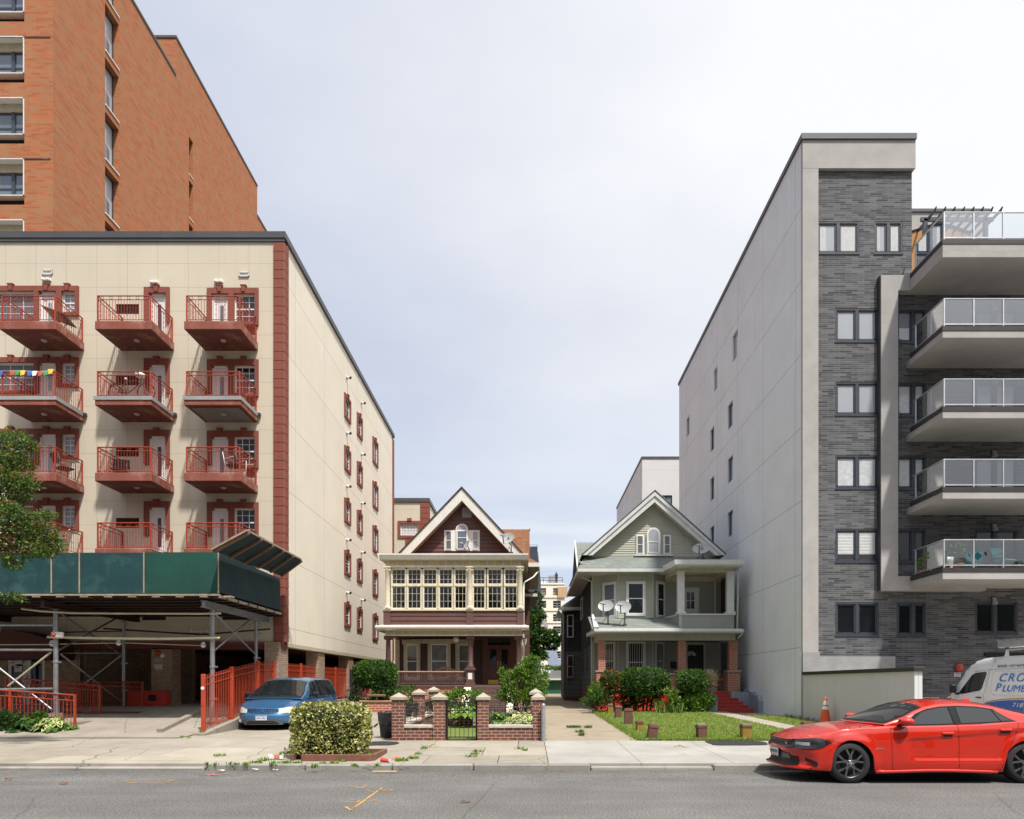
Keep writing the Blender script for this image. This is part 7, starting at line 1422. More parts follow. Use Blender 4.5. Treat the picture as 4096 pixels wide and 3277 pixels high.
# lift boom, netted scaffold, garage, tree
y=100.; bt=thing('boom_lift','grey and blue boom of a lift leaning up behind the garage','lift',(cx('e2',420,y),y,1)); L=lambda px,py:pt('e2',px,py,y)
m=MB(); a,c=L(262,480),L(342,815); m.tube(a,c,.42,'boom_grey',4); a2=L(360,945); m.tube(c,a2,.5,'boom_grey',4); part(m,'upper_boom',bt); m=MB(); d,e=L(362,955),L(428,1185); m.tube(d,e,1.15,'boom_blue',4); m.tube((d[0]+1.5,y,d[2]-1.8),(e[0]+1.1,y,e[2]),.45,'boom_blue',4); m.tube((e[0],y,e[2]),(e[0],y,0),1.,'boom_blue',4); part(m,'lower_boom',bt); m=MB(); m.tube((a[0]-.2,y,a[2]),(a[0]-.2,y,a[2]+.9),.3,'boom_grey',4); part(m,'jib',bt)
y=70.; sb=thing('netted_scaffold','scaffold draped with dark netting behind the brown house','scaffold',(0,y,1)); x1=X(540.4,y); zt=cz('c7',775,y); m=MB(); rows=[]
for i in range(15):
    z=1+(zt-1)*i/14; rows.append([(-6,y,z),(-.6,y,z),(x1-.25-.2*R.random(),y-.1,z),(x1-.02+.18*math.sin(i*1.1)*R.random()-.35*max(0,i-11)/3,y+.2,z),(x1+.1-.3*max(0,i-11)/3,y+3,z),(x1,y+12,z)])
m.grid(rows,'net_blue'); part(m,'netting',sb); m=MB()
for i in range(5): x=-3+i*(x1-.3+3)/4; m.tube((x,y+.4,zt-1),(x,y+.4,cz('c7',742,y)),.045,'boom_blue',5)
for zz_ in (cz('c7',742,y),cz('c7',760,y),zt): m.tube((-3,y+.4,zz_),(x1-.3,y+.4,zz_),.04,'boom_blue',5)
for i in range(6): x=-3+i*.6; m.tube((x1-.3,y+.4,zt-.4*i),(x1-1.4,y+.4,zt-.4*i),.035,'boom_blue',4)
part(m,'tube_frame',sb)
y=58.; gb=thing('garage','low green garage with grey shingled roof at the end of the driveway','garage',(2,y,.9)); x0,x1=X(540,y),X(575,y); ze=cz('e2',1268,y); zr_=cz('e2',1178,y+3)
m=MB(); m.box(x0,x1,y,y+6,.3,ze,'garage_green'); part(m,'wall',gb); m=MB(); xa,xb=X(544.5,y-.02),X(562,y-.02); m.box(xa,xb,y-.05,y-.003,.9,ze-.15,'garage_green'); 
for i in range(1,4): xx=xa+(xb-xa)*i/4; m.box(xx-.02,xx+.02,y-.07,y-.05,.9,ze-.15,'garage_green')
part(m,'door',gb); m=MB(); m.add([(x0-.4,y-.4,ze),(x1+.2,y-.4,ze),(x1-.6,y+3,zr_),(x0+1.6,y+3,zr_),(x0-.4,y+6.4,ze),(x1+.2,y+6.4,ze)],[(0,1,2,3),(3,2,5,4),(0,3,4),(1,5,2)],'grey_shingle'); m.box(x0-.42,x1+.2,y-.44,y-.4,ze-.12,ze+.03,'gutter_white'); part(m,'roof',gb)
# ================================================================ vehicles
def lerp(t,pts):
    """piecewise smooth curve through (t,value)"""
    if t<=pts[0][0]: return pts[0][1]
    for (a,va),(b,vb) in zip(pts,pts[1:]):
        if t<=b: q=(t-a)/(b-a); return va+(vb-va)*q
    return pts[-1][1]
def sm(a,b,x):
    t=max(0,min(1,(x-a)/(b-a))); return t*t*(3-2*t)
class Car:
    """a car body as a skin through cross-sections: s back from the nose, y across, z up"""
    def __init__(c,T,L,half,nose,prof,w,belt,top,arches,sill=.2,tail=.25,scallop=None,crown=.05,ar=.39,az=.36):
        c.T,c.L,c.half,c.nose,c.prof,c.wp,c.belt,c.top,c.arches,c.sill,c.tail,c.scallop,c.crown,c.ar,c.az=T,L,half,nose,prof,w,belt,top,arches,sill,tail,scallop,crown,ar,az
    def w(c,s):
        if s<c.nose[0]: return c.nose[1]*max(.0,s/c.nose[0])**.25
        if s>c.L-c.tail: return lerp(c.L-c.tail,c.wp)*max(.0,(c.L-s)/c.tail)**.22
        return lerp(s,c.wp)
    def bottom(c,s):
        z=lerp(s,c.sill) if isinstance(c.sill,list) else c.sill
        for a in c.arches:
            d=abs(s-a)
            if d<c.ar: z=max(z,c.az+math.sqrt(c.ar*c.ar-d*d))
        return z
    def side(c,s,z):
        """half width at a height: rocker, flank, shoulder, belt"""
        b=lerp(s,c.belt); w=c.w(s); h=(z-.2)/max(.05,b-.2)
        y=w*lerp(h,[(-.2,.955),(0,.965),(.08,.985),(.2,.998),(.5,1.0),(.72,.99),(.88,.965),(1,.93)])
        for a in c.arches:                                        # flared arches
            d=math.hypot(s-a,z-c.az); y+=.022*sm(c.ar+.16,c.ar,d)
        if c.scallop: y-=c.scallop(s,z)
        return y
    def ds(c,s,z): return lerp(z,c.prof)*(1-sm(.0,.75,s))          # nose profile
    def build(c,m,paint):
        st=[0.004,.012,.03,.06,.1,.15,.21,.28,.35,.42]; s=.48
        while s<c.L-c.tail: st.append(s); s+=.045
        st+=[c.L-c.tail*k for k in (1.,.8,.6,.42,.28,.17,.09,.04,.012,.002)]
        for sg in (-1,1):
            rows=[]
            for s in st:
                b=lerp(s,c.belt); z0=c.bottom(s); t=lerp(s,c.top); n=24; row=[]
                for i in range(n+1):
                    z=z0+(b-z0)*i/n; row.append(c.T((s+c.ds(s,z),sg*c.side(s,z),z)))
                yb=c.side(s,b)
                for q in (.93,.84,.72,.58,.42,.25,.1,0):
                    z=b+(t-b)*(1-q**2.4); row.append(c.T((s+c.ds(s,min(z,b+.02)),sg*yb*q,z)))
                rows.append(row)
            m.grid(rows,paint)
            if sg<0: first=(rows[0],rows[-1])
            else: m.grid([first[0],rows[0]],paint,False); m.grid([first[1],rows[-1]],paint,False)
        return m
    def plan(c,p):
        """walk round the nose: p<nose half-width runs across it, beyond that back along the flank"""
        if p<c.nose[1]: return (c.nose[0]*(p/c.nose[1])**4,p)
        s=c.nose[0]+p-c.nose[1]; return (s,None)
    def patch(c,m,sg,p0,p1,zt,zb,mt,out=.008,n=14,k=4):
        rows=[]
        for i in range(n+1):
            p=p0+(p1-p0)*i/n; s,y=c.plan(abs(p)); g=1 if (p>=0)==(sg>0) else -1; a,b=zb(p),zt(p); row=[]
            for j in range(k+1):
                z=a+(b-a)*j/k; yy=(y*c.side(.42,z)/c.w(.42)) if y is not None else c.side(s,z)
                row.append(c.T((s+c.ds(s,z)-(out if y is not None and y<c.nose[1]*.9 else out*.35), g*(yy+(out if y is None or y>c.nose[1]*.7 else 0)), z)))
            rows.append(row)
        return m.grid(rows,mt)
    def flank(c,m,sg,pts,mt,out=.004,r=None):
        """a thin line along the flank through (s,z)"""
        P=[]
        for (s0,z0),(s1,z1) in zip(pts,pts[1:]):
            k=max(2,int(math.hypot(s1-s0,z1-z0)/.06))
            P+=[(s0+(s1-s0)*i/k,z0+(z1-z0)*i/k) for i in range(k)]
        P.append(pts[-1]); return m.path([c.T((s,sg*(c.side(s,z)+out),z)) for s,z in P],r or .004,mt,4)
class House:
    """the glazed upper body over a Car"""
    def __init__(h,car,s0,s1,roof,wb,wr,drop=.09): h.c,h.s0,h.s1,h.roof,h.wb,h.wr,h.drop=car,s0,s1,roof,wb,wr,drop
    def sect(h,s):
        b=lerp(s,h.c.belt)-.01; t=max(b+.004,lerp(s,h.roof)); e=max(b+.002,t-h.drop*min(1,(t-b)/.25)); wb=lerp(s,h.wb); k=min(1,(e-b)/.36); wr=wb+(lerp(s,h.wr)-wb)*k
        return b,t,e,wb,wr
    curv=0.
    def fwd(h,s,q): return -h.curv*(1-q*q)*max(0,1-(s-h.s0)/.72)
    def build(h,m,paint,n=44):
        for sg in (-1,1):
            rows=[]
            for i in range(n+1):
                s=h.s0+(h.s1-h.s0)*i/n; b,t,e,wb,wr=h.sect(s)
                row=[h.c.T((s,sg*(wb+(wr-wb)*q),b+(e-b)*q)) for q in (0,.33,.66,1)]
                row+=[h.c.T((s+h.fwd(s,q),sg*wr*q,e+(t-e)*(1-q**2.6))) for q in (.95,.86,.7,.5,.25,0)]
                rows.append(row)
            m.grid(rows,paint)
        return m
    def glass(h,m,sg,a,b_,mt,lo=.05,hi=.05,out=.006,n=16,fa=0.,fb=0.):
        """side glass from s=a to s=b_, leaning ends fa, fb (m of s over the glass height)"""
        rows=[]
        for i in range(n+1):
            row=[]
            for j in range(7):
                q=j/6; s=(a+fa*q)+((b_+fb*q)-(a+fa*q))*i/n; b,t,e,wb,wr=h.sect(s); z0=b+lo; z1=max(z0+.004,e-hi); z=z0+(z1-z0)*q; k=(z-b)/max(.01,e-b); row.append(h.c.T((s,sg*(wb+(wr-wb)*k+out),z)))
            rows.append(row)
        return m.grid(rows,mt)
    def screen(h,m,a,b_,mt,f=.9,out=.006,n=10):
        rows=[]
        for i in range(n+1):
            s=a+(b_-a)*i/n; b,t,e,wb,wr=h.sect(s); row=[]
            for j in range(17):
                q=-1+2*j/16; y=wr*f*q; aq=abs(q*f); z=e+(t-e)*(1-aq**2.6); row.append(h.c.T((s-out*.6+h.fwd(s,aq),y,z+out)))
            rows.append(row)
        return m.grid(rows,mt)
def wheel(parent,T,s,y,r,wd,sg,rim,spokes,paint,rr=.72,name='wheel'):
    """tyre and rim standing on edge; sg: which side faces out"""
    m=MB(T); c=(s,y,r); pr=[(r*.72,0),(r*.93,.0),(r*.985,.03),(r,.06),(r,wd-.06),(r*.985,wd-.03),(r*.93,wd),(r*.72,wd)]
    m.lathe((s,y-(wd if sg>0 else 0),r),pr,'tyre',40,'y',cap=False); w=part(m,name,parent)
    t=MB(T); yo=y; d=-sg
    f=lambda k:(s,yo+d*k,r)
    t.lathe((s,y+d*.02,r),[(r*rr,0),(r*rr*1.03,0 if 0 else d*-.012),(r*rr*.96,d*.01),(r*rr*.93,d*.10)],paint,36,'y',cap=False); t.lathe((s,y+d*.12,r),[(r*rr,0),(.02,d*.01)],'black_plastic',24,'y')
    for i in range(spokes):
        a=2*math.pi*i/spokes+math.pi/2; R0,R1,R2=r*.16,r*.38,r*rr*.97
        def q(rad_,an,o): return (s+rad_*math.cos(an),y+d*o,r+rad_*math.sin(an))
        if rim=='y':
            t.slab([q(R0,a-.55,.03),q(R0,a+.55,.03),q(R1,a+.19,.022),q(R1,a-.19,.022)],.02,paint)
            for e in (-1,1): t.slab([q(R1*.92,a+e*.0,.021),q(R1*.95,a+e*.24,.021),q(R2,a+e*.36,.03),q(R2,a+e*.22,.03)],.022,paint)
        else: t.slab([q(R0,a-.35,.03),q(R0,a+.35,.03),q(R2,a+.2,.02),q(R2,a-.2,.02)],.02,paint)
        an=a+math.pi/spokes; t.lathe((s+r*.15*math.cos(an),y+d*.02,r+r*.15*math.sin(an)),[(.012,0),(.012,-d*.02)],'chrome',6,'y')
    t.lathe((s,y+d*.035,r),[(r*.18,0),(r*.15,-d*.02),(r*.09,-d*.03)],paint,16,'y'); t.lathe((s,y+d*.003,r),[(r*.09,0),(r*.08,-d*.012)],'chrome',14,'y')
    part(t,'rim',w); return w
def orient(loc,f,l):
    """(s back from the nose, y to the car's left, z) to the place; f: heading, l: its left"""
    L=Vector(loc); f,l=Vector(f),Vector(l); return lambda p: tuple(L-f*p[0]+l*p[1]+Vector((0,0,p[2])))
# ---------------------------------------------------------------- red sedan at the kerb, nose to the left
def red_car():
    X0,YC_=4.455,12.72; t=thing('parked_car','glossy red four door sedan parked at the kerb','car',(X0+2.5,YC_,0)); T0=orient((X0,YC_,0),(-1,0,0),(0,-1,0)); T=lambda p:T0((p[0] if p[0]>1.1 else 1.1-(1.1-p[0])*.85,p[1],p[2]))
    def scal(s,z):
        cr=.76+.075*(s-2.0); return .030*sm(1.98,2.16,s-max(0,.62-z)*.55)*sm(cr+.012,cr-.03,z)*sm(.36,.47,z)*(1-sm(3.75,4.35,s))
    c=Car(T,5.04,.95,(.42,.885),[(.2,-.035),(.25,-.07),(.29,.02),(.36,.05),(.46,.02),(.54,-.035),(.60,-.03),(.64,.03),(.70,.035),(.74,.02),(.80,.09)],[(.42,.885),(.6,.915),(.9,.935),(1.4,.945),(2.2,.94),(3.2,.945),(4.0,.955),(4.6,.94),(4.8,.92)],
        [(0,.735),(.2,.755),(.5,.82),(.9,.905),(1.3,.955),(1.8,.985),(2.6,1.0),(3.4,1.03),(4.0,1.065),(4.5,1.07),(5.04,1.02)],[(0,.74),(.15,.79),(.4,.87),(.8,.95),(1.2,1.0),(1.7,1.045),(2.2,1.06),(3.8,1.08),(4.3,1.12),(4.8,1.135),(5.04,1.06)],(1.10,4.15),[(0,.24),(.5,.22),(1.5,.2),(3.6,.2),(4.6,.24),(5.04,.3)],.3,scal)
    m=MB(); c.build(m,'paint_red'); h=House(c,1.72,4.62,[(1.72,1.03),(2.0,1.17),(2.3,1.32),(2.5,1.395),(2.75,1.44),(3.05,1.455),(3.4,1.44),(3.75,1.385),(4.1,1.29),(4.62,1.115)],[(1.72,.85),(2.2,.875),(3.4,.885),(4.1,.86),(4.62,.80)],[(1.72,.80),(2.3,.70),(3.0,.69),(3.6,.68),(4.2,.66),(4.62,.7)],.085); h.curv=.26; h.build(m,'paint_red')
    for sg in (-1,1):                                                  # sill skirt, splitter
        m.path([T((s,sg*(c.side(s,.24)+.012),.215+.01*math.sin(s*3))) for s in [1.52+.15*i for i in range(15)]],.03,'paint_red',8)
    rows=[[T((c.plan(p)[0]*1.0-.085+.0*p,sg*p*1.0,z)) for p,sg in [(abs(-.86+1.72*i/24),1 if i>12 else -1) for i in range(25)]] for z in (.235,.262)]; m.grid(rows,'paint_red'); rows2=[rows[1],[T((c.plan(p)[0]+.06,sg*p,.29)) for p,sg in [(abs(-.86+1.72*i/24),1 if i>12 else -1) for i in range(25)]]]; m.grid(rows2,'paint_red')
    part(m,'body',t)
    u=MB(T); u.box(.35,4.7,-.8,.8,.17,.5,'black_room'); part(u,'underbody',t)
    for s in (1.10,4.15):
        a=MB(T)
        for y0 in (.62,-.62):
            a=MB(T); a.add([(s+.41*math.cos(math.pi*i/14),y0,.36+.41*math.sin(math.pi*i/14)) for i in range(15)]+[(s-.41,y0,.12),(s+.41,y0,.12)],[tuple(range(17))],'black_room')
            a.grid([[(s+.415*math.cos(math.pi*i/14),y,.36+.415*math.sin(math.pi*i/14)) for i in range(15)] for y in (y0,y0*1.5)],'black_room')
            part(a,'wheel_housing',t)
        for sg in (1,-1): wheel(t,T0,s,sg*.925,.355,.245,sg,'y',5,'rim_dark')
    g=MB(); c.patch(g,1,-.60,.60,lambda p:.715+.03*abs(p),lambda p:.615+.0*abs(p)-.02*sm(.2,.6,abs(p)),'honeycomb',.012,24); part(g,'grille',t)
    for sg in (1,-1):
        l=MB(); c.patch(l,sg,.56,1.19,lambda p:.745+.035*sm(.5,.95,p)-.055*sm(.95,1.19,p),lambda p:.585+.02*sm(.6,1.,p)+.10*sm(.95,1.19,p),'lamp_smoke',.013,22); hl=part(l,'headlight',t); l=MB(); c.patch(l,sg,.62,.82,lambda p:.70,lambda p:.645,'lamp_clear',.016,6); o=part(l,'lamp_lens',hl)
        o.data.materials[0]=M['plinth']
        l=MB(); c.patch(l,sg,.76,.90,lambda p:.43-.5*(p-.76),lambda p:.38-.75*(p-.76),'black_plastic',.012,8); part(l,'fog_slot',t)
    i=MB(); c.patch(i,1,-.66,.66,lambda p:.50-.06*sm(.25,.62,abs(p)),lambda p:.275,'black_plastic',.012,24); c.patch(i,1,-.5,.5,lambda p:.48,lambda p:.39,'trim_grey',.017,16); part(i,'lower_intake',t)
    lp=MB(T); pz=.40; s0=c.ds(0,.45)-.06; lp.box(s0-.008,s0+.02,-.20,.20,pz-.01,pz+.155,'black_plastic',.005); lp.box(s0-.014,s0-.008,-.165,.165,pz,pz+.145,'plate_white'); pl=part(lp,'number_plate',t); rot=(math.pi/2,0,-math.pi/2)
    text('8DM7781',.085,T((s0-.018,0,pz+.075)),'ink','lettering',t,rot,sx=.85); lp=MB(T); lp.box(s0-.016,s0-.0145,-.12,.12,pz+.008,pz+.03,'decal_gold'); part(lp,'plate_band',pl)
    text('DODGE',.05,T((c.ds(0,.67)+.02-.022,.33,.655)),'chrome','badge',t,rot)
    text('HEMI',.045,T((1.585,c.side(1.585,.60)+.006,.60)),'chrome','badge',t,(math.pi/2,0,0),sx=1.3,ext=.003)
    # glass, black surround
    for sg in (1,-1):
        q=MB(); h.glass(q,sg,1.86,4.03,'trim_black',.012,.03,.004,24,.42,-.36); part(q,'window_trim',t)
        for a,b_,fa,fb in ((2.0,2.90,.40,-.02),(3.04,3.72,-.01,-.10),(3.75,3.95,-.10,-.26)): q=MB(); h.glass(q,sg,a,b_,'glass_car',.035,.055,.010,12,fa,fb); part(q,'side_window',t)
        q=MB(); h.glass(q,sg,2.92,3.02,'trim_black',.02,.03,.012,3,-.02,-.02); part(q,'pillar',t)
    q=MB(); h.screen(q,1.76,2.46,'black_plastic',.95,.004); q2=MB(); h.screen(q2,1.80,2.43,'glass_car',.90,.010); part(q2,'windscreen',t); part(q,'screen_trim',t)
    q=MB(); h.screen(q,3.85,4.58,'glass_car',.85,.006); part(q,'rear_window',t)
    q=MB(T); 
    for y0,y1 in ((-.1,.45),(.15,.62)): q.path([(1.72,y0,1.065),(1.79,(y0+y1)/2,1.085),(1.82,y1,1.095)],.008,'black_plastic',4)
    part(q,'wiper',t)
    # seams
    q=MB()
    for pts in ([(1.80,.98),(1.80,.75),(1.815,.32),(1.83,.24)],[(2.97,1.0),(2.985,.7),(2.97,.27)],[(4.02,1.06),(3.98,.9),(3.88,.70),(3.72,.40),(3.70,.27)],[(1.83,.245),(3.70,.245)],[(.72,.80),(.55,.79),(.95,.93),(1.80,.985)] if 0 else [(.62,.77),(.9,.70)]): c.flank(q,1,pts,'black_plastic',.0015,.0035)
    part(q,'door_seam',t)
    for s,z in ((2.78,.86),(3.78,.92)):
        q=MB(T); y=c.side(s,z); q.box(s-.105,s+.105,y-.005,y+.028,z-.018,z+.028,'paint_red',.013); q.box(s-.08,s+.08,y-.004,y+.006,z-.05,z-.018,'black_plastic',.01); part(q,'door_handle',t)
    for sg in (1,-1):
        q=MB(T); y=sg*.90; q.path([(1.96,sg*.86,1.0),(1.98,sg*.93,1.02)],.03,'black_plastic',6); rows=[]
        for i in range(9):
            a=i/8; k=math.sin(math.pi*min(1,a*.5+.5)) if a>0 else 1; w_=.075*(math.sin(math.pi*(.08+.9*a))**.5); rows.append([(1.93+.24*a-.02,y+sg*(.10+.115*math.cos(2*math.pi*j/14)*(w_/.075)),1.075+w_*1.05*math.sin(2*math.pi*j/14)) for j in range(14)])
        q.grid(rows,'paint_red',True,True); q.add([r for r in rows[-1]],[tuple(range(14))],'glass_blue'); q.add([r for r in rows[0]],[tuple(range(14))],'paint_red'); part(q,'mirror',t)
    q=MB(T); q.prism([(3.42,1.448),(3.5,1.50),(3.62,1.51),(3.66,1.43)],-.025,.025,'paint_red','y') if 0 else q.add([(3.55,-.03,1.41),(3.55,.03,1.41),(3.74,.03,1.38),(3.74,-.03,1.38),(3.66,-.008,1.462),(3.66,.008,1.462),(3.72,.01,1.458),(3.72,-.01,1.458)],[(0,1,5,4),(1,2,6,5),(2,3,7,6),(3,0,4,7),(4,5,6,7)],'paint_red'); part(q,'aerial_fin',t)
    q=MB(T); z=lerp(.78,c.top); q.add([(.70,-.20,z-.028),(.70,.20,z-.028),(.95,.17,z+.045),(.95,-.17,z+.045)],[(0,1,2,3)],'black_plastic') if 0 else q.add([(.64,-.17,z-.028),(.64,.17,z-.028),(.86,.15,z-.002),(.86,-.15,z-.002),(.65,-.18,z-.045),(.65,.18,z-.045)],[(0,1,2,3),(0,1,5,4)],'paint_red'); q.add([(.60,-.165,z-.060),(.60,.165,z-.060),(.633,.165,z-.027),(.633,-.165,z-.027)],[(0,1,2,3)],'black_room'); part(q,'hood_scoop',t)
    q=MB(T); q.box(2.05,2.07,-.1,.12,1.20,1.26,'black_plastic',.01); part(q,'inner_mirror',t)
red_car()
# ---------------------------------------------------------------- blue minivan on the drive, nose to the street
def blue_van():
    X0,Y0=-8.345,21.35; z=gz(21.6)-.0; t=thing('minivan','blue minivan parked on the drive beside the red fence','minivan',(X0,Y0+2.5,z)); T0=orient((X0,Y0,z),(0,-1,0),(1,0,0)); T=lambda p:T0((p[0]*1.02,p[1]*1.07,p[2]))
    c=Car(T,5.05,.95,(.50,.86),[(.1,.05),(.2,.01),(.30,-.03),(.42,-.04),(.50,-.01),(.54,.03),(.66,.06),(.74,.12)],[(.5,.86),(.8,.90),(1.2,.93),(2.,.945),(4.2,.945),(4.8,.90)],[(0,.66),(.3,.72),(.6,.80),(1.,.90),(1.5,.97),(2.2,.99),(3.4,1.0),(5.05,1.03)],[(0,.67),(.15,.72),(.5,.83),(.9,.93),(1.1,.99),(1.6,1.02),(5.05,1.05)],(.98,4.02),[(0,.2),(.6,.2),(5.05,.25)],.16,None,ar=.37,az=.33)
    m=MB(); c.build(m,'paint_blue'); h=House(c,.92,5.0,[(.92,.965),(1.3,1.16),(1.7,1.37),(2.05,1.55),(2.3,1.63),(2.8,1.685),(3.6,1.70),(4.4,1.685),(4.75,1.62),(4.9,1.4),(5.0,1.06)],[(.92,.86),(1.5,.90),(2.5,.91),(4.4,.90),(5.0,.84)],[(.92,.84),(1.6,.76),(2.2,.70),(3.6,.70),(4.6,.68),(5.0,.78)],.075); h.build(m,'paint_blue',60); part(m,'body',t)
    u=MB(T); u.box(.4,4.7,-.78,.78,.15,.5,'black_room'); part(u,'underbody',t)
    for s in (.98,4.02):
        a=MB(T)
        for y0 in (.66,-.66): a=MB(T); a.add([(s+.39*math.cos(math.pi*i/14),y0,.33+.39*math.sin(math.pi*i/14)) for i in range(15)]+[(s-.39,y0,.1),(s+.39,y0,.1)],[tuple(range(17))],'black_room'); part(a,'wheel_housing',t)
        for sg in (1,-1): wheel(t,T,s,sg*.905,.325,.21,sg,'s',6,'rim_silver')
    for sg in (1,-1):
        l=MB(); c.patch(l,sg,.47,1.02,lambda p:.635+.07*sm(.45,.72,p)-.05*sm(.8,1.02,p),lambda p:.525+.02*sm(.8,1.02,p),'lamp_clear',.012,18); hl=part(l,'headlight',t); l=MB(); c.patch(l,sg,.86,1.01,lambda p:.565,lambda p:.535,'lamp_amber',.016,5); part(l,'indicator',hl)
        f=MB(); s_,_=c.plan(.74); f.T=T; f.lathe((s_+c.ds(s_,.26)+.02,sg*.72,.27),[(.075,.0),(.07,-.045),(.05,-.05)],'trim_grey',14,'x'); f.lathe((s_+c.ds(s_,.26)-.022,sg*.72,.27),[(.048,0),(.04,-.012)],'lamp_clear',12,'x'); part(f,'fog_lamp',t)
    g=MB(); c.patch(g,1,-.45,.45,lambda p:.655,lambda p:.51+.05*sm(.34,.45,abs(p)),'black_plastic',.008,20); gr=part(g,'grille',t); b=MB()
    for zz in (.545,.58,.615,.652): c.patch(b,1,-.44,.44,lambda p:zz+.006,lambda p:zz-.006,'paint_blue',.016,18,1)
    for i in range(9): p0=-.36+.09*i; c.patch(b,1,p0-.006,p0+.006,lambda p:.65,lambda p:.52,'paint_blue',.014,1,2)
    part(b,'grille_bars',gr); e=MB(T); s0=c.ds(0,.58); e.lathe((s0-.02,0,.585),[(.05,0),(.045,-.012)],'decal_blue',16,'x'); part(e,'emblem',gr)
    i=MB(); c.patch(i,1,-.60,.60,lambda p:.30-.12*sm(.45,.62,abs(p)),lambda p:.155,'trim_grey',.012,22); c.patch(i,1,-.50,.50,lambda p:.265-.06*sm(.4,.5,abs(p)),lambda p:.175,'black_room',.018,18); c.patch(i,1,-.5,.5,lambda p:.225,lambda p:.215,'trim_grey',.021,18,1); part(i,'lower_intake',t)
    lp=MB(T); s0=c.ds(0,.36)-.03; lp.box(s0-.012,s0,-.16,.16,.30,.455,'plate_white',.003); pl=part(lp,'number_plate',t); lp=MB(T); lp.box(s0-.016,s0-.0125,-.15,.15,.425,.45,'decal_blue'); part(lp,'plate_band',pl); text('SNW-7456',.085,T((s0-.018,0,.36)),'decal_blue','lettering',t,(math.pi/2,0,0),sx=.72)
    q=MB(); h.screen(q,.96,2.12,'black_plastic',.97,.004,14); part(q,'screen_trim',t); q=MB(); h.screen(q,1.10,2.06,'glass_car',.92,.010,14); ws=part(q,'windscreen',t)
    q=MB(T); q.box(1.18,1.22,.42,.62,1.10,1.14,'sign_white'); q.box(1.18,1.22,.62,.72,1.10,1.14,'sign_red'); 
    for sg in (1,-1):
        for a,b_,fa,fb,mt in ((1.62,2.62,.50,-.06,'glass_car'),(2.74,3.58,-.06,-.08,'glass_car'),(3.68,4.74,-.08,-.16,'glass_car')): q=MB(); h.glass(q,sg,a-.03,b_+.03,'black_plastic',.03,.035,.004,12,fa,fb); w=part(q,'window_trim',t); q=MB(); h.glass(q,sg,a,b_,mt,.055,.06,.010,12,fa,fb); part(q,'pane',w)
        q=MB(T); q.path([(1.62,sg*.90,1.04),(1.6,sg*1.0,1.07)],.03,'black_plastic',6); q.box(1.52,1.66,sg*.98,sg*1.20,1.0,1.17,'black_plastic',.05); part(q,'mirror',t)
    q=MB(T); 
    for y0,y1 in ((-.62,.0),(.05,.66)): q.path([(1.06,y0,1.06),(1.2,(y0+y1)/2,1.135),(1.16,y1,1.10)],.010,'black_plastic',4)
    part(q,'wiper',t); q=MB()
    for pts in ([(1.62,.97),(1.50,.6),(1.45,.28)],[(2.68,1.0),(2.68,.28)],[(3.62,1.0),(3.60,.62),(3.5,.3)],[(1.45,.27),(3.5,.27)],[(2.7,.93),(4.9,.95)]): c.flank(q,1,pts,'black_plastic',.001,.004)
    part(q,'door_seam',t)
    for s,zz in ((2.48,.86),(2.86,.88)): q=MB(T); y=c.side(s,zz); q.box(s-.1,s+.1,y-.005,y+.03,zz-.03,zz+.03,'trim_grey',.014); part(q,'door_handle',t)
    q=MB(); hs=MB(T)
    for sg in (-1,1): 
        pts=[]
        for i in range(9): s=.12+.8*i/8; pts.append(T((s+.03,sg*(.40+.28*i/8),lerp(s,c.top)-.012-.02*(i/8)*0)))
        q.path(pts,.006,'paint_blue',4)
    part(q,'bonnet_crease',t)
blue_van()
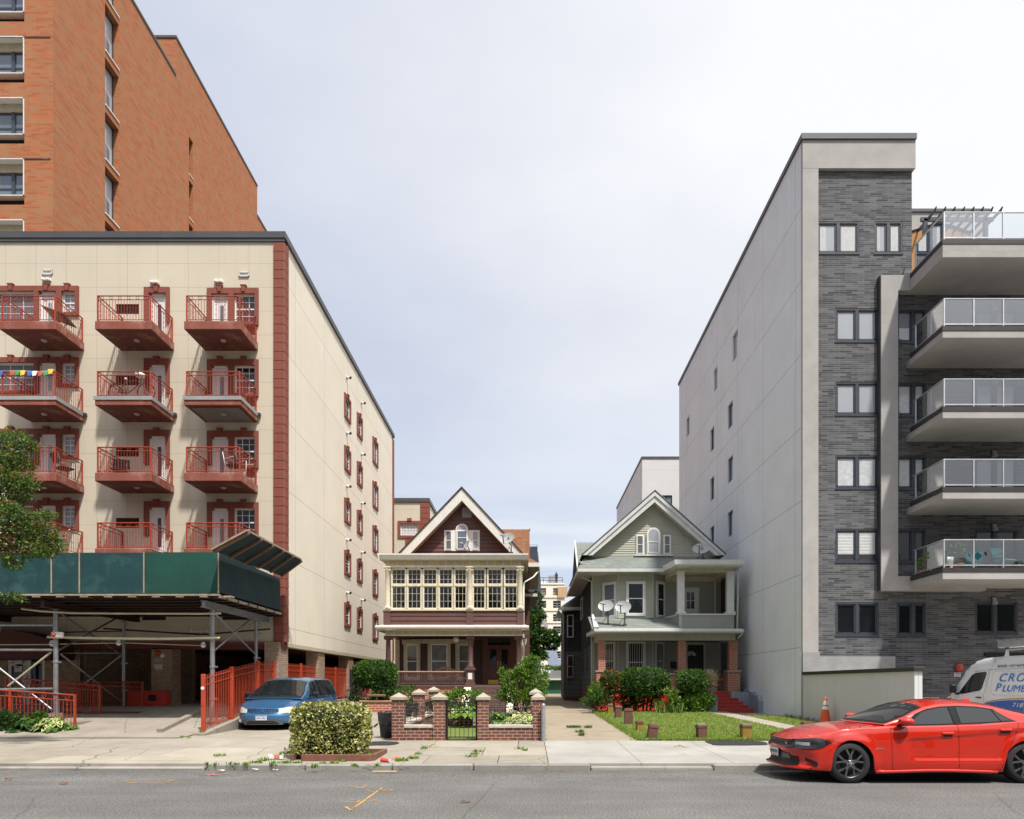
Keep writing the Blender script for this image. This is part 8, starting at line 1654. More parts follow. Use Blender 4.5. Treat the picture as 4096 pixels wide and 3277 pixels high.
# ---------------------------------------------------------------- white works van, nose to the grey building
def white_van():
    XS=15.5; HW=1.0; X0,Y0=XS+HW,25.75; z=.26; t=thing('works_van','white high roofed plumbing van with blue lettering parked behind the red sedan','van',(X0,Y0-3,z)); T=orient((X0,Y0,z),(0,1,0),(-1,0,0)); L=5.9
    topc=[(0,.86),(.2,.98),(.5,1.10),(.72,1.18),(1.0,1.50),(1.3,1.84),(1.6,2.12),(1.9,2.30),(2.2,2.37),(2.6,2.40),(5.9,2.40)]
    st=[.0,.03,.08,.15,.25,.35,.5,.6,.72]+[.8+.1*i for i in range(15)]+[2.4,2.8,3.4,4.2,5.0,5.6,5.85,5.9]; m=MB()
    def wf(s): return HW*(.80+.2*sm(0,.6,s)**.5) if s<.6 else HW
    def prof(s):
        tp=lerp(s,topc); w=wf(s); p=[]
        for zz,k in ((.32,.985),(.5,1.),(.8,1.),(1.05,.997),(1.3,.985),(1.6,.965),(1.9,.94),(2.12,.91),(2.26,.85)):
            zz=min(zz,tp-.03); 
            for a in (1.02,4.7): 
                if abs(s-a)<.42: zz=max(zz,min(tp-.03,.35+math.sqrt(.42**2-(s-a)**2)))
            p.append((w*k if zz<tp-.031 else w*k*.97,zz))
        for q in (.80,.6,.3,0): p.append((w*q,tp-.03*(q**2)*3 if 0 else tp-.07*q**3))
        return p
    for sg in (-1,1): m.grid([[T((s,sg*y,zz)) for y,zz in prof(s)] for s in st],'paint_white')
    m.T=T; m.add([(0,-.8,.32),(0,.8,.32),(0,.8,.83),(0,-.8,.83)],[(0,1,2,3)],'paint_white'); m.add([(L,-HW,.32),(L,HW,.32),(L,HW*.85,2.38),(L,-HW*.85,2.38)],[(0,1,2,3)],'paint_white'); part(m,'body',t)
    m=MB(T); m.box(.5,L-.1,-.9,.9,.25,.5,'black_room'); part(m,'underbody',t)
    for s in (1.02,4.7):
        for sg in (1,-1): wheel(t,T,s,sg*.985,.345,.22,sg,'s',6,'rim_silver')
    yl=lambda px:cyx('e5',px,XS); S=lambda px:Y0-yl(px); ZZ=lambda px,py:cz('e5',py,yl(px))-z
    side=lambda px,py,o=.006:(XS-o,yl(px),cz('e5',py,yl(px)))
    def yy(zz): return HW*lerp(zz,[(.3,.985),(.5,1.),(1.05,.997),(1.3,.985),(1.6,.965),(1.9,.94),(2.12,.91),(2.26,.85)])
    def on(px,py,o=.006):
        p=side(px,py); zz=p[2]-z; return (X0-yy(zz)-o,p[1],p[2])
    W=[(590,955),(800,648),(850,620),(1020,596),(1036,612),(1010,720),(965,880),(935,905),(650,968)]
    m=MB(); m.add([on(*p,.012) for p in W],[tuple(range(len(W)))],'glass_dark'); part(m,'side_window',t); m=MB(); m.path([on(*p,.010) for p in W+W[:1]],.014,'black_plastic',5); m.path([on(805,650,.016),on(745,945,.016)],.022,'black_plastic',5); part(m,'window_trim',t)
    m=MB(T); rows=[[(s-.02,q*wf(s)*.86,lerp(s,topc)-.05*abs(q)**3+.02) for q in [-1+.2*i for i in range(11)]] for s in (.78,1.0,1.3,1.6,1.85)]; m.grid(rows,'glass_dark'); part(m,'windscreen',t)
    m=MB(); 
    for pts in ([(1160,360),(1130,450),(1108,555)],[(840,598),(900,578),(1000,565),(1080,560)],[(1080,560),(1065,640),(1040,800),(1010,1000),(1005,1120)],[(1100,560),(1060,800),(1048,1120)],[(820,585),(1108,555),(1708,528)],[(560,985),(650,968),(930,915)] ): m.path([on(*p,.001) for p in pts],.006,'trim_grey',4)
    P=[(1170,985),(1135,940),(1130,850),(1145,610),(1175,583),(1708,568)]; m.path([on(*p,.002) for p in P],.012,'white_plastic',5); m.path([on(*p,.002) for p in ((1170,985),(1230,995),(1708,1000))],.012,'white_plastic',5); part(m,'panel_line',t)
    m=MB(); q=on(930,1033,.02); m.box(q[0]-.03,q[0]+.01,q[1]-.13,q[1]+.13,q[2]-.02,q[2]+.02,'black_plastic',.012); m.lathe((q[0]+.005,q[1]+.02,q[2]),[(.07,0),(.07,.01)],'white_plastic',14,'x'); part(m,'door_handle',t)
    m=MB(); q=on(575,900,.0); m.box(q[0]-.28,q[0]-.06,q[1]-.02,q[1]+.14,cz('e5',955,q[1]),cz('e5',805,q[1]),'black_plastic',.05); m.box(q[0]-.12,q[0]+.2,q[1]-.05,q[1]+.05,cz('e5',985,q[1]),cz('e5',950,q[1]),'black_plastic',.02); part(m,'mirror',t)
    m=MB(); B=[on(*p,.005) for p in ((990,1165),(1060,1130),(1200,1100),(1400,1084),(1708,1076),(1708,1320),(1500,1330),(1200,1340),(990,1340))]; m.add(B,[tuple(range(9))],'decal_blue'); part(m,'blue_sweep',t)
    m=MB(); m.path([on(*p,.006) for p in ((960,1165),(1030,1130),(1150,1092),(1350,1065),(1708,1050))],.018,'decal_gold',5); part(m,'gold_line',t)
    rot=(math.pi/2,0,-math.pi/2)
    def tx(s,px,py,size,mt,sx=1.,sh=0.,o=.008,sp=1.): q=on(px,py,o); text(s,size,q,mt,'lettering',t,rot,'LEFT',sh,sx,.001,sp)
    tx('BOILERS \u2022 HOT WATER',1213,500,.125,'ink',1.0,.12); 
    tx('CROWN',1240,705,.40,'decal_blue',1.38,.3,.007,1.12); tx('CROWN',1252,699,.385,'decal_sky',1.36,.3,.011,1.16)
    tx('P',1195,868,.38,'decal_blue',1.35,.3,.007); tx('P',1205,863,.365,'decal_sky',1.3,.3,.011); tx('LUMBING',1312,885,.30,'decal_blue',1.42,.3,.007); tx('LUMBING',1321,880,.288,'decal_sky',1.44,.3,.011)
    tx('718',1500,1165,.20,'sign_white',1.6,.25); tx('Boilers \u2022 Gas Work',1350,1258,.135,'decal_orange',1.15,0,.009)
    m=MB(); y0=yl(1300); ztop=2.40+z; m.add([(X0-.80,y0+.12,ztop-.06),(X0-.80,y0-.14,ztop-.06),(X0-.76,y0-.05,ztop+.25),(X0-.76,y0+.04,ztop+.25)],[(0,1,2,3)],'white_plastic'); m.box(X0-.82,X0-.74,y0-.05,y0+.05,ztop+.22,ztop+.30,'black_plastic'); m.tube((X0-.79,y0-.05,ztop+.18),(X0-.79,y0-4,ztop+.18),.025,'alu'); m.tube((X0-.79,y0-.7,ztop+.14),(X0+.79,y0-.7,ztop+.14),.03,'dark_metal'); part(m,'roof_rack',t)
    m=MB(); m.box(X0-.86,X0-.45,y0-4.,y0+.35,ztop+.26,ztop+.50,'steel',.02); m.box(X0-.87,X0-.44,y0-4,y0+.36,ztop+.50,ztop+.52,'alu'); part(m,'ladder_box',t)
    m=MB(T); fl=MB(T); n=10
    for i in range(n):
        for j in range(8):
            s0,s1=.02+.68*i/n,.02+.68*(i+1)/n; y0_,y1_=.80-.2*j,.60-.2*j
            mt=('flag_blue' if j<3 and i<6 else ('flag_red' if (i+(j//2))%2 else 'flag_white'))
            if j>7: continue
            f=lambda s,y:(s,y*wf(s),lerp(s,topc)+.012-.07*abs(y)**3); fl.add([f(s0,y0_),f(s0,y1_),f(s1,y1_),f(s1,y0_)],[(0,1,2,3)],mt)
    for i in range(6):
        for j in range(6):
            s0,s1=.02+.11*i,.02+.11*(i+1)
            zz=[lerp(s,topc) for s in (s0,s1)]; a,b_=.62+.0*j,.0
            zt0,zt1=zz[0]-.06,zz[1]-.06; q0=lambda s,ztp,k:(s,wf(s)*1.0+.006,.72+(ztp-.72)*k)
            mt='flag_blue' if i<4 and j>1 else ('flag_red' if j%2 else 'flag_white'); fl.add([q0(s0,zt0,j/6),q0(s1,zt1,j/6),q0(s1,zt1,(j+1)/6),q0(s0,zt0,(j+1)/6)],[(0,1,2,3)],mt)
    for k in range(12):
        s=.06+.10*(k%4)+.05*((k//4)%2); zz=.88+.07*(k//4); 
        if zz<lerp(s,topc)-.08:
            y=wf(s)+.010; pts=[]
            for j in range(10): r_=.032 if j%2==0 else .013; a=math.pi/2+2*math.pi*j/10; pts.append((s+r_*math.cos(a),y,zz+r_*math.sin(a)))
            fl.add(pts,[tuple(range(10))],'sign_white')
    part(fl,'flag_bonnet',t)
white_van()
# ================================================================ brick garden wall, gate, beds
gw=thing('garden_wall','red brick garden wall with pale pyramid caps and black iron infill','wall',(-1.5,18.,gz(18)))
def pier(x,y,w,zc,name='pier'):
    z0=gz(y); m=MB(); m.box(x-w/2,x+w/2,y-w/2,y+w/2,z0-.1,zc,'red_brick'); o=part(m,name,gw); m=MB(); k=w/2+.045; m.box(x-k,x+k,y-k,y+k,zc,zc+.075,'lime_stone',.01); m.add([(x-k,y-k,zc+.075),(x+k,y-k,zc+.075),(x+k,y+k,zc+.075),(x-k,y+k,zc+.075),(x,y,zc+.20)],[(0,1,4),(1,2,4),(2,3,4),(3,0,4)],'lime_stone'); part(m,'cap_stone',o)
YW=18.16; U=lambda px,y=18.:cx('c8',px,y); V=lambda py,y=18.:cz('c8',py,y)
zc=V(945); px=[(315,445),(760,888),(1240,1358),(1836,1950)]
PX=[((U(a)+U(b))/2,U(b)-U(a)) for a,b in px]
for x,w in PX: pier(x,YW,w,zc)
def infill(x0,x1,y0,y1,zb,n,arc=True):
    """a low brick wall with coping and iron rail between two points"""
    ax='y' if abs(y1-y0)<.01 else 'x'; t=.11; m=MB(); z0=gz(min(y0,y1))-.1
    if ax=='y': m.box(x0,x1,y0-t,y0+t,z0,zb-.09,'red_brick')
    else: m.box(x0-t,x0+t,y0,y1,z0,zb-.09,'red_brick')
    part(m,'low_wall',gw); m=MB()
    if ax=='y': m.box(x0-.02,x1+.02,y0-t-.03,y0+t+.03,zb-.088,zb,'rough_stone',.015)
    else: m.box(x0-t-.03,x0+t+.03,y0,y1,zb-.088,zb,'rough_stone',.015)
    part(m,'coping',gw); m=MB(); P,Q=Vector((x0,y0,0)),Vector((x1,y1,0)); zt=zc-.12; L=(Q-P).length
    for h in (zb+.09,zt-.24,zt-.06): m.tube((x0,y0,h),(x1,y1,h),.011,'black_iron',5)
    n=max(4,int(L/.135))
    for i in range(1,n):
        c=P+(Q-P)*i/n; m.tube((c.x,c.y,zb+.09),(c.x,c.y,zt-.0),.008,'black_iron',4); m.tube((c.x,c.y,zt),(c.x,c.y,zt+.05),.010,'black_iron',4,r2=.001)
    k=int(L/.17)
    for i in range(k): c=P+(Q-P)*(i+.5)/k; m.ring((c.x,c.y,zt-.15),.075,.009,'black_iron',ax,14,4)
    part(m,'iron_rail',gw)
zb=V(1212)
infill(PX[0][0]+PX[0][1]/2,PX[1][0]-PX[1][1]/2,YW,YW,zb,5); infill(PX[2][0]+PX[2][1]/2,PX[3][0]-PX[3][1]/2,YW,YW,zb,9)
xs=PX[0][0]; 
for y in (21.5,24.8): pier(xs+.0,y,.32,zc+gz(y)-gz(18)+.02)
infill(xs,xs,YW+.16,21.34,zb+.04,0); infill(xs,xs,21.66,24.64,zb+.08,0)
pier(PX[3][0]-.03,21.4,.32,zc+.09); infill(PX[3][0]-.03,PX[3][0]-.03,YW+.16,21.24,zb+.04,0); infill(PX[3][0]-.03,PX[3][0]-.03,21.56,27,zb+.08,0)
gt=thing('garden_gate','black iron garden gate with a brass knob between two brick piers','gate',(U(1060),YW,gz(18)))
x0,x1=PX[1][0]+PX[1][1]/2+.02,PX[2][0]-PX[2][1]/2-.02; z0=gz(18)+.06; zt=V(968); m=MB()
for x in (x0+.02,x1-.02): m.box(x-.022,x+.022,YW-.02,YW+.02,z0-.04,zt+.05,'black_iron')
for z in (z0+.02,zt-.22,zt): m.box(x0,x1,YW-.012,YW+.012,z-.012,z+.012,'black_iron')
n=7
for i in range(1,n): x=x0+(x1-x0)*i/n; m.tube((x,YW,z0),(x,YW,zt),.009,'black_iron',4)
for i in range(5): x=x0+(x1-x0)*(i+.5)/5; m.ring((x,YW,zt-.11),.08,.009,'black_iron','y',14,4)
m.box(x0-.02,x0+.02,YW+.02,YW+.05,z0,zt,'black_iron'); part(m,'frame',gt); m=MB(); m.box(x0+.03,x0+.11,YW-.03,YW+.03,V(1075),V(1015),'black_iron',.01); m.lathe((x0+.075,YW-.03,V(1045)),[(.02,0),(.035,-.03),(.04,-.05),(.025,-.075)],'brass',14,'y'); part(m,'knob',gt)
bp=thing('bollard','grey steel pipe bollard with an orange reflector by the driveway','bollard',(cx('c8',1949,17.9),17.9,gz(17.9))); q=bp.location; m=MB(); h=cz('c8',985,17.9)-q.z; m.lathe((q.x,q.y,q.z-.05),[(.055,0),(.055,h-.0),(.053,h+.04),(.03,h+.06)],'galv',16); part(m,'pipe',bp); m=MB(); m.lathe((q.x,q.y-.052,cz('c8',1022,17.9)),[(.024,0),(.022,-.008)],'cone_orange',12,'y'); part(m,'reflector',bp)
# bin with its bag
tb=thing('trash_can','black trash can lined with a black bag beside the brick pier','trash can',(cx('c8',272,19.),19.,gz(19))); q=tb.location; m=MB(); m.lathe((q.x,q.y,q.z),[(.19,0),(.20,.02),(.24,.42),(.25,.60),(.265,.62),(.265,.66)],'black_plastic',20); part(m,'can',tb); m=MB(); rows=[]
for k,(r,h) in enumerate(((.245,.36),(.268,.45),(.275,.58),(.285,.68),(.25,.705),(.22,.66),(.18,.5))): rows.append([(q.x+(r+.012*R.uniform(-1,1))*math.cos(2*math.pi*j/18),q.y+(r+.012*R.uniform(-1,1))*math.sin(2*math.pi*j/18),q.z+h+.02*R.uniform(-1,1)) for j in range(18)])
m.grid(rows,'bag_black',False,True); m.add([(q.x-.26,q.y-.1,q.z+.40),(q.x-.38,q.y-.12,q.z+.30),(q.x-.34,q.y-.12,q.z+.27),(q.x-.25,q.y-.1,q.z+.34)],[(0,1,2,3)],'bag_black'); part(m,'bag',tb)
# ---------------------------------------------------------------- the variegated hedge at the kerb
def clipped(name,lab,cat,x0,x1,y0,y1,z0,z1,n,size,mats,core,rnd=.22,group=None,trunk=True,gapz=0.):
    t=thing(name,lab,cat,((x0+x1)/2,(y0+y1)/2,z0),group); c=Vector(((x0+x1)/2,(y0+y1)/2,(z0+z1)/2)); hx,hy,hz=(x1-x0)/2,(y1-y0)/2,(z1-z0)/2; m=MB()
    def surf(d):                                                   # superellipsoid: a clipped block with soft corners
        e=1/rnd*.9; k=(abs(d.x/hx)**e+abs(d.y/hy)**e+abs(d.z/hz)**e)**(-1/e); return d*k
    for i in range(n):
        d=rdir(); d=Vector((d.x*hx,d.y*hy,d.z*hz)).normalized(); p=surf(d); p=p*(1+.045*mnoise.noise(p*3.1+c))*R.uniform(.90,1.02)+c
        f=mnoise.noise(p*2.3)*.5+.5; nn=Vector((d.x/hx,d.y/hy,d.z/hz)).normalized()
        if gapz and p.z<z0+gapz and R.random()<.5: continue
        k=min(len(mats)-1,int(len(mats)*max(0,min(.999,f*.5+R.random()*.5)))); leaf(m,p,nn*.8+rdir(.3)*1.0,size*R.uniform(.65,1.2),mats[k],.42)
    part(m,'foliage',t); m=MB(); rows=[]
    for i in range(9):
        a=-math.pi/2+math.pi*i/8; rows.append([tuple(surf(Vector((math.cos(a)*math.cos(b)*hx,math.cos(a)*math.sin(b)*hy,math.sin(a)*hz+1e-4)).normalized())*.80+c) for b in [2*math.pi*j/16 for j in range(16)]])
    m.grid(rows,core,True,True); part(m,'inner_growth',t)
    if trunk:
        s=MB()
        for i in range(5): x=x0+(x1-x0)*(i+.5)/5; s.tube((x,c.y,z0-.25),(x+R.uniform(-.1,.1),c.y,z0+hz*.6),.03,'bark',5)
        part(s,'stem',t)
    return t
A=lambda c,p,y:cx(c,p,y)
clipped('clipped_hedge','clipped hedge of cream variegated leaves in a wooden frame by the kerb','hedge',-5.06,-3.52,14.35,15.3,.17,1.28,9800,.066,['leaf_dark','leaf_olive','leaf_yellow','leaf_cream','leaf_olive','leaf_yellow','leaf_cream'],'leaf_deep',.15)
fr=thing('hedge_planter','low brown timber frame around the variegated hedge by the kerb','planter',(-4.2,14.9,.12)); m=MB()
for e in ((-4.75,-3.28,14.22,14.29),(-3.30,-3.23,14.29,15.5),(-4.75,-3.23,15.5,15.57),(-5.0,-4.93,14.29,15.5)): m.box(e[0],e[1],e[2],e[3],.08,.25,'planter_wood',.01)
part(m,'boards',fr)
# ---------------------------------------------------------------- hedges and shrubs of the yards
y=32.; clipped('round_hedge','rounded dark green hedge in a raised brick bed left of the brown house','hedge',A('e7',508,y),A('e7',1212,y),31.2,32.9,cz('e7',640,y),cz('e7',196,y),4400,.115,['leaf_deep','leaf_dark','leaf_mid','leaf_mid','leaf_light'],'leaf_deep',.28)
iv=MB(); 
crown(iv,(A('e7',860,31.6),31.5,cz('e7',740,31.6)),(1.5,.5,.75),1500,.12,['leaf_deep','leaf_dark','leaf_mid'],.1,.30); crown(iv,(A('e7',1200,31.8),31.8,cz('e7',760,31.8)),(.3,.3,.55),220,.11,['leaf_dark','leaf_mid'],.1,.3)
solo(iv,'ivy','dark ivy under the rounded hedge, spilling over the raised brick bed','plant',(A('e7',860,31.6),31.5,1.2))
pb=thing('raised_bed','raised brick bed with a tan timber edge under the rounded hedge','planter',(A('e7',870,31.),31.,gz(31))); x0,x1=A('e7',610,31.),A('e7',1062,31.); m=MB(); m.box(x0,x1+.28,31.,33.,.2,cz('e7',898,31.),'house_brick'); part(m,'brickwork',pb); m=MB(); m.box(x0-.05,x1+.33,30.94,31.2,cz('e7',895,31.),cz('e7',872,31.),'tan_rail',.015); m.box(x1+.1,x1+.33,31.2,33.,cz('e7',895,31.),cz('e7',872,31.),'tan_rail',.015); part(m,'edge_board',pb)
gb=MB(); gb.box(A('e7',720,30.9),A('e7',1048,30.9),30.85,30.95,cz('e7',806,30.9),cz('e7',762,30.9),'brown_wood',.03); solo(gb,'bench_back','weathered wooden bench back half buried in the ivy','bench',(A('e7',880,30.9),30.9,1.1))
# old iron gate leaf beside the hedge
ig=thing('iron_gate','black wrought iron gate with a ring ornament beside the rounded hedge','gate',(A('e7',520,31.4),31.4,gz(31.4))); y=31.4; m=MB(); xa,xb=A('e7',452,y),A('e7',640,y); za,zb_=cz('e7',925,y),cz('e7',430,y)
m.box(xa-.06,xa+.06,y-.06,y+.06,za-.1,zb_+.18,'black_iron'); m.lathe((xa,y,zb_+.18),[(.05,0),(.07,.04),(.03,.1)],'black_iron',8)
for py in (490,550,880): m.box(xa,xb,y-.015,y+.015,cz('e7',py,y)-.018,cz('e7',py,y)+.018,'black_iron')
for i in range(6): x=xa+(xb-xa)*(i+.5)/6; m.tube((x,y,za),(x,y,zb_),.011,'black_iron',4)
cc=(A('e7',600,y),y,cz('e7',728,y))
for r in (.08,.16,.25,.33): m.ring(cc,r,.012,'black_iron','y',20,4)
m.lathe((cc[0],y-.02,cc[2]),[(.14,0),(.12,-.03)],'black_iron',14,'y')
for s in ((480,720,600,610),(480,720,600,860)): m.tube((A('e7',s[0],y),y,cz('e7',s[1],y)),(A('e7',s[2],y),y,cz('e7',s[3],y)),.016,'black_iron',5)
part(m,'leaf',ig)
m=MB(); m.lathe((A('e7',1400,28.5),28.5,gz(28.5)),[(.2,0),(.3,.2)],'leaf_deep',8); crown(m,(A('e7',1405,28.5),28.5,cz('e7',800,28.5)),(.62,.6,.55),1300,.075,['leaf_dark','leaf_mid','leaf_mid'],.55,.1,up=.4); solo(m,'box_ball','small fine leaved round shrub behind the left brick pier','shrub',(A('e7',1405,28.5),28.5,gz(28.5)))
# garden of the brown house
y=24.2; m=MB(); crown(m,(cx('c8',1075,y),y,cz('c8',945,y)),(1.15,.7,.46),1500,.10,['leaf_dark','leaf_mid','leaf_light','leaf_light'],.45,.25,up=.5); m.tube((cx('c8',1075,y),y,gz(y)),(cx('c8',1075,y),y,1.),.05,'bark'); solo(m,'low_shrub','low bright leaved shrub seen through the black garden gate','shrub',(cx('c8',1075,y),y,gz(y)))
m=MB(); m.box(cx('c8',1390,23),cx('c8',1500,23),22.9,23.1,.2,cz('c8',1110,23),'red_brick'); solo(m,'bed_edging','short brick edging of the flower bed right of the gate, behind the dark hosta','edging',(cx('c8',1450,23),23,gz(23)))
m=MB(); m.box(cx('c8',905,23),cx('c8',1190,23),22.9,23.1,.2,cz('c8',1105,23),'red_brick'); solo(m,'bed_edging','low brick edging of the flower bed behind the black gate','edging',(cx('c8',1050,23),23,gz(23)))
m=MB(); hosta(m,(cx('c8',1130,22.4),22.4,gz(22.4)+.28),.42,150,.30,['leaf_hosta','leaf_lime','leaf_light']); solo(m,'hosta','pale green broad leaved hosta just behind the garden gate','plant',(cx('c8',1130,22.4),22.4,gz(22.4)))
m=MB(); hosta(m,(cx('c8',955,22.8),22.8,gz(22.8)+.28),.34,100,.20,['leaf_lime','leaf_hosta'],'leaf_cream'); solo(m,'hosta','small lime hosta left of the broad leaved one behind the gate','plant',(cx('c8',955,22.8),22.8,gz(22.8)))
m=MB(); hosta(m,(cx('c8',1470,21.),21.,gz(21)+.1),.55,170,.32,['leaf_dark','leaf_mid','leaf_hosta']); solo(m,'hosta','dark green hosta behind the iron rail right of the gate','plant',(cx('c8',1470,21.),21.,gz(21)))
m=MB(); hosta(m,(cx('c8',1720,19.7),19.7,gz(19.7)+.12),.60,260,.34,['leaf_hosta','leaf_mid','leaf_lime'],'leaf_cream'); solo(m,'hosta','white edged hosta behind the iron rail beside the bollard','plant',(cx('c8',1720,19.7),19.7,gz(19.7)))
y=25.; t=thing('tall_shrub','tall loose bright green shrub in front of the brown house steps','shrub',(cx('c8',1720,y),y,gz(y))); m=MB(); base=Vector((cx('c8',1720,y),y,gz(y)))
for i in range(12): a=R.uniform(0,6.28); m.path([tuple(base),tuple(base+Vector((math.cos(a)*.35,math.sin(a)*.3,.9))),tuple(base+Vector((math.cos(a)*.75,math.sin(a)*.6,1.5+.6*R.random())))],.022,'bark',5,.006)
part(m,'stem',t); m=MB()
for (pxx,pyy,rx,rz,n) in ((1700,820,.92,.62,1700),(1780,640,.62,.52,1100),(1840,545,.34,.40,420),(1700,600,.32,.36,320),(1560,720,.36,.45,420),(1900,800,.42,.55,520),(1560,900,.5,.35,520),(1800,920,.6,.35,520),(1500,650,.14,.25,80),(1950,720,.25,.4,200)):
    crown(m,(cx('c8',pxx,y),y+R.uniform(-.2,.2),cz('c8',pyy,y)),(rx,rx*.8,rz),n,.085,['leaf_dark','leaf_mid','leaf_light','leaf_light','leaf_lime'],.15,.36,1.9,up=.7,seed=pxx%17)
part(m,'foliage',t)
# front bed of the sage house
B=lambda px,y:cx('d2',px,y); Vd=lambda py,y:cz('d2',py,y)
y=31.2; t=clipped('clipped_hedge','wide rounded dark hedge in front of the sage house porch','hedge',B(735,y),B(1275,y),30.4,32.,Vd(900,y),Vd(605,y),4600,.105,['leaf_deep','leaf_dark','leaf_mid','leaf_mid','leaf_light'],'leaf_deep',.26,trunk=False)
y=31.; t2=clipped('clipped_hedge','reddish thinning hedge joined to the left of the wide dark hedge','hedge',B(550,y),B(760,y),30.3,31.8,Vd(880,y),Vd(625,y),1500,.105,['leaf_deep','leaf_dark','leaf_rust','leaf_mid','leaf_olive'],'leaf_deep',.36,trunk=False)
m=MB()
for px in (900,1000,1080,930,1150,1040,700,780,620): m.path([(B(px,31.3),31.3,gz(31.3)),(B(px+R.uniform(-25,25),31.3),31.3,Vd(930,31.3)),(B(px+R.uniform(-60,60),31.2),31.2,Vd(860,31.2))],.045,'bark',6,.03)
crown(m,(B(800,31.2),31.1,Vd(960,31.2)),(1.4,.5,.55),900,.11,['leaf_deep','leaf_dark'],.1,.40); crown(m,(B(1090,31.2),31.1,Vd(930,31.2)),(.62,.4,.6),420,.11,['leaf_deep','leaf_dark'],.1,.40)
solo(m,'straggling_shrub','bare stems and straggling leaves under the dark hedges of the sage house','shrub',(B(900,31.3),31.3,gz(31.3)))
y=30.2; t=thing('shrub','small bushy green shrub at the driveway end of the sage house bed','shrub',(B(490,y),y,gz(y))); m=MB(); crown(m,(B(490,y),y,Vd(860,y)),(.42,.5,.62),900,.085,['leaf_dark','leaf_mid','leaf_light'],.3,.25,up=.5); crown(m,(B(560,y),y+.2,Vd(940,y)),(.6,.5,.5),700,.09,['leaf_deep','leaf_dark','leaf_mid'],.2,.3); crown(m,(B(400,32),32,Vd(960,32)),(.45,.5,.25),260,.09,['leaf_dark','leaf_mid'],.2,.3); part(m,'foliage',t); m=MB(); m.tube((B(490,y),y,gz(y)),(B(490,y),y,gz(y)+.6),.04,'bark'); part(m,'stem',t)
y=31.; t=clipped('clipped_hedge','green hedge half dead on its right side beside the red steps','hedge',B(1382,y),B(1680,y),30.2,31.9,Vd(850,y),Vd(625,y),1700,.105,['leaf_dark','leaf_mid','leaf_mid','leaf_light'],'leaf_deep',.3,trunk=False)
m=MB(); crown(m,(B(1590,y),y-.2,Vd(960,y)),(.95,.6,.72),1900,.10,['leaf_dark','leaf_mid','leaf_light','leaf_light'],.3,.28,up=.3); part(m,'lower_growth',t)
m=MB(); c=Vector((B(1690,y),y-.1,Vd(760,y)))
for i in range(620):
    d=rdir(.25); d.x=d.x*.8+.18; a=c+Vector((d.x*.35,d.y*.4,d.z*.5))*R.uniform(.2,.9); b=a+d*R.uniform(.15,.34)+Vector((.05,0,.05)); m.tube(tuple(a),tuple(b),.007,'cane',3,cap=False)
part(m,'dead_twigs',t)
y=29.8; t=thing('iris_clump','clump of sword shaped iris leaves in front of the red base of the porch','plant',(B(1250,y),y,gz(y))); m=MB()
for i in range(85):
    bx=B(R.uniform(1150,1420),y); b=Vector((bx,y+R.uniform(-.25,.25),gz(y))); a=R.uniform(-.9,.9); L=R.uniform(.35,.72); s=Vector((.022,0,0)); mid=b+Vector((a*.25*L,R.uniform(-.1,.1),L*.75)); tip=b+Vector((a*.6*L,R.uniform(-.2,.1),L)); m.add([tuple(b-s),tuple(b+s),tuple(mid+s),tuple(tip),tuple(mid-s)],[(0,1,2,4),(4,2,3)],R.choice(['leaf_mid','leaf_dark','blade0']))
crown(m,(B(1335,y),y,Vd(920,y)),(.3,.3,.5),150,.14,['leaf_mid','leaf_light'],.1,.25); crown(m,(B(1250,30),30,Vd(860,30)),(.35,.2,.35),60,.10,['leaf_light','leaf_rust'],.1,.3); part(m,'leaves',t)
# stub posts along the lawn
def stub(lab,x,y,h,w,tx,ty,mt,yell):
    z=gz(y); o=thing('stub_post',lab,'post',(x,y,z),'stub posts around the lawn'); m=MB(); k=w/2; m.box(x-k,x+k,y-k,y+k,z-.1,z+h-.09,mt,.012); part(m,'shaft',o); m=MB(); m.box(x-k-.012,x+k+.012,y-k-.012,y+k+.012,z+h-.09,z+h-.012,'post_red',.01); m.box(x-k*.9,x+k*.8,y-k*.9,y+k*.9,z+h-.012,z+h+.01,'post_top' if yell==0 else 'post_red'); part(m,'cap',o); o.rotation_euler=(rad(tx),rad(ty),rad(R.uniform(-8,8)))
for a in (('farthest stub post on the lawn edge, with a yellow streak',3.52,29.6,.42,.22,0,0,'post_yellow',0),('second stub post from the hedge, leaning slightly, with a grey cap',3.47,26.7,.48,.24,0,3,'post_red',0),('tall dark stained stub post in the middle of the driveway row',3.43,23.5,.54,.28,0,-1,'post_red',1),('short stub post with a yellow patch near the front of the driveway row',3.38,20.9,.31,.20,0,0,'post_yellow',1),('tilted stub post at the front corner of the lawn',3.27,18.25,.41,.245,3,8,'post_red',1),('stub post with a broken grey top alone at the front of the lawn',4.68,18.5,.39,.25,0,-2,'post_red',0),('stub post with a yellow face at the front near the path',5.88,18.55,.385,.25,0,1,'post_yellow',0),('stub post just behind the bonnet of the red sedan',7.72,18.9,.42,.3,0,0,'post_red',1)): stub(*a)
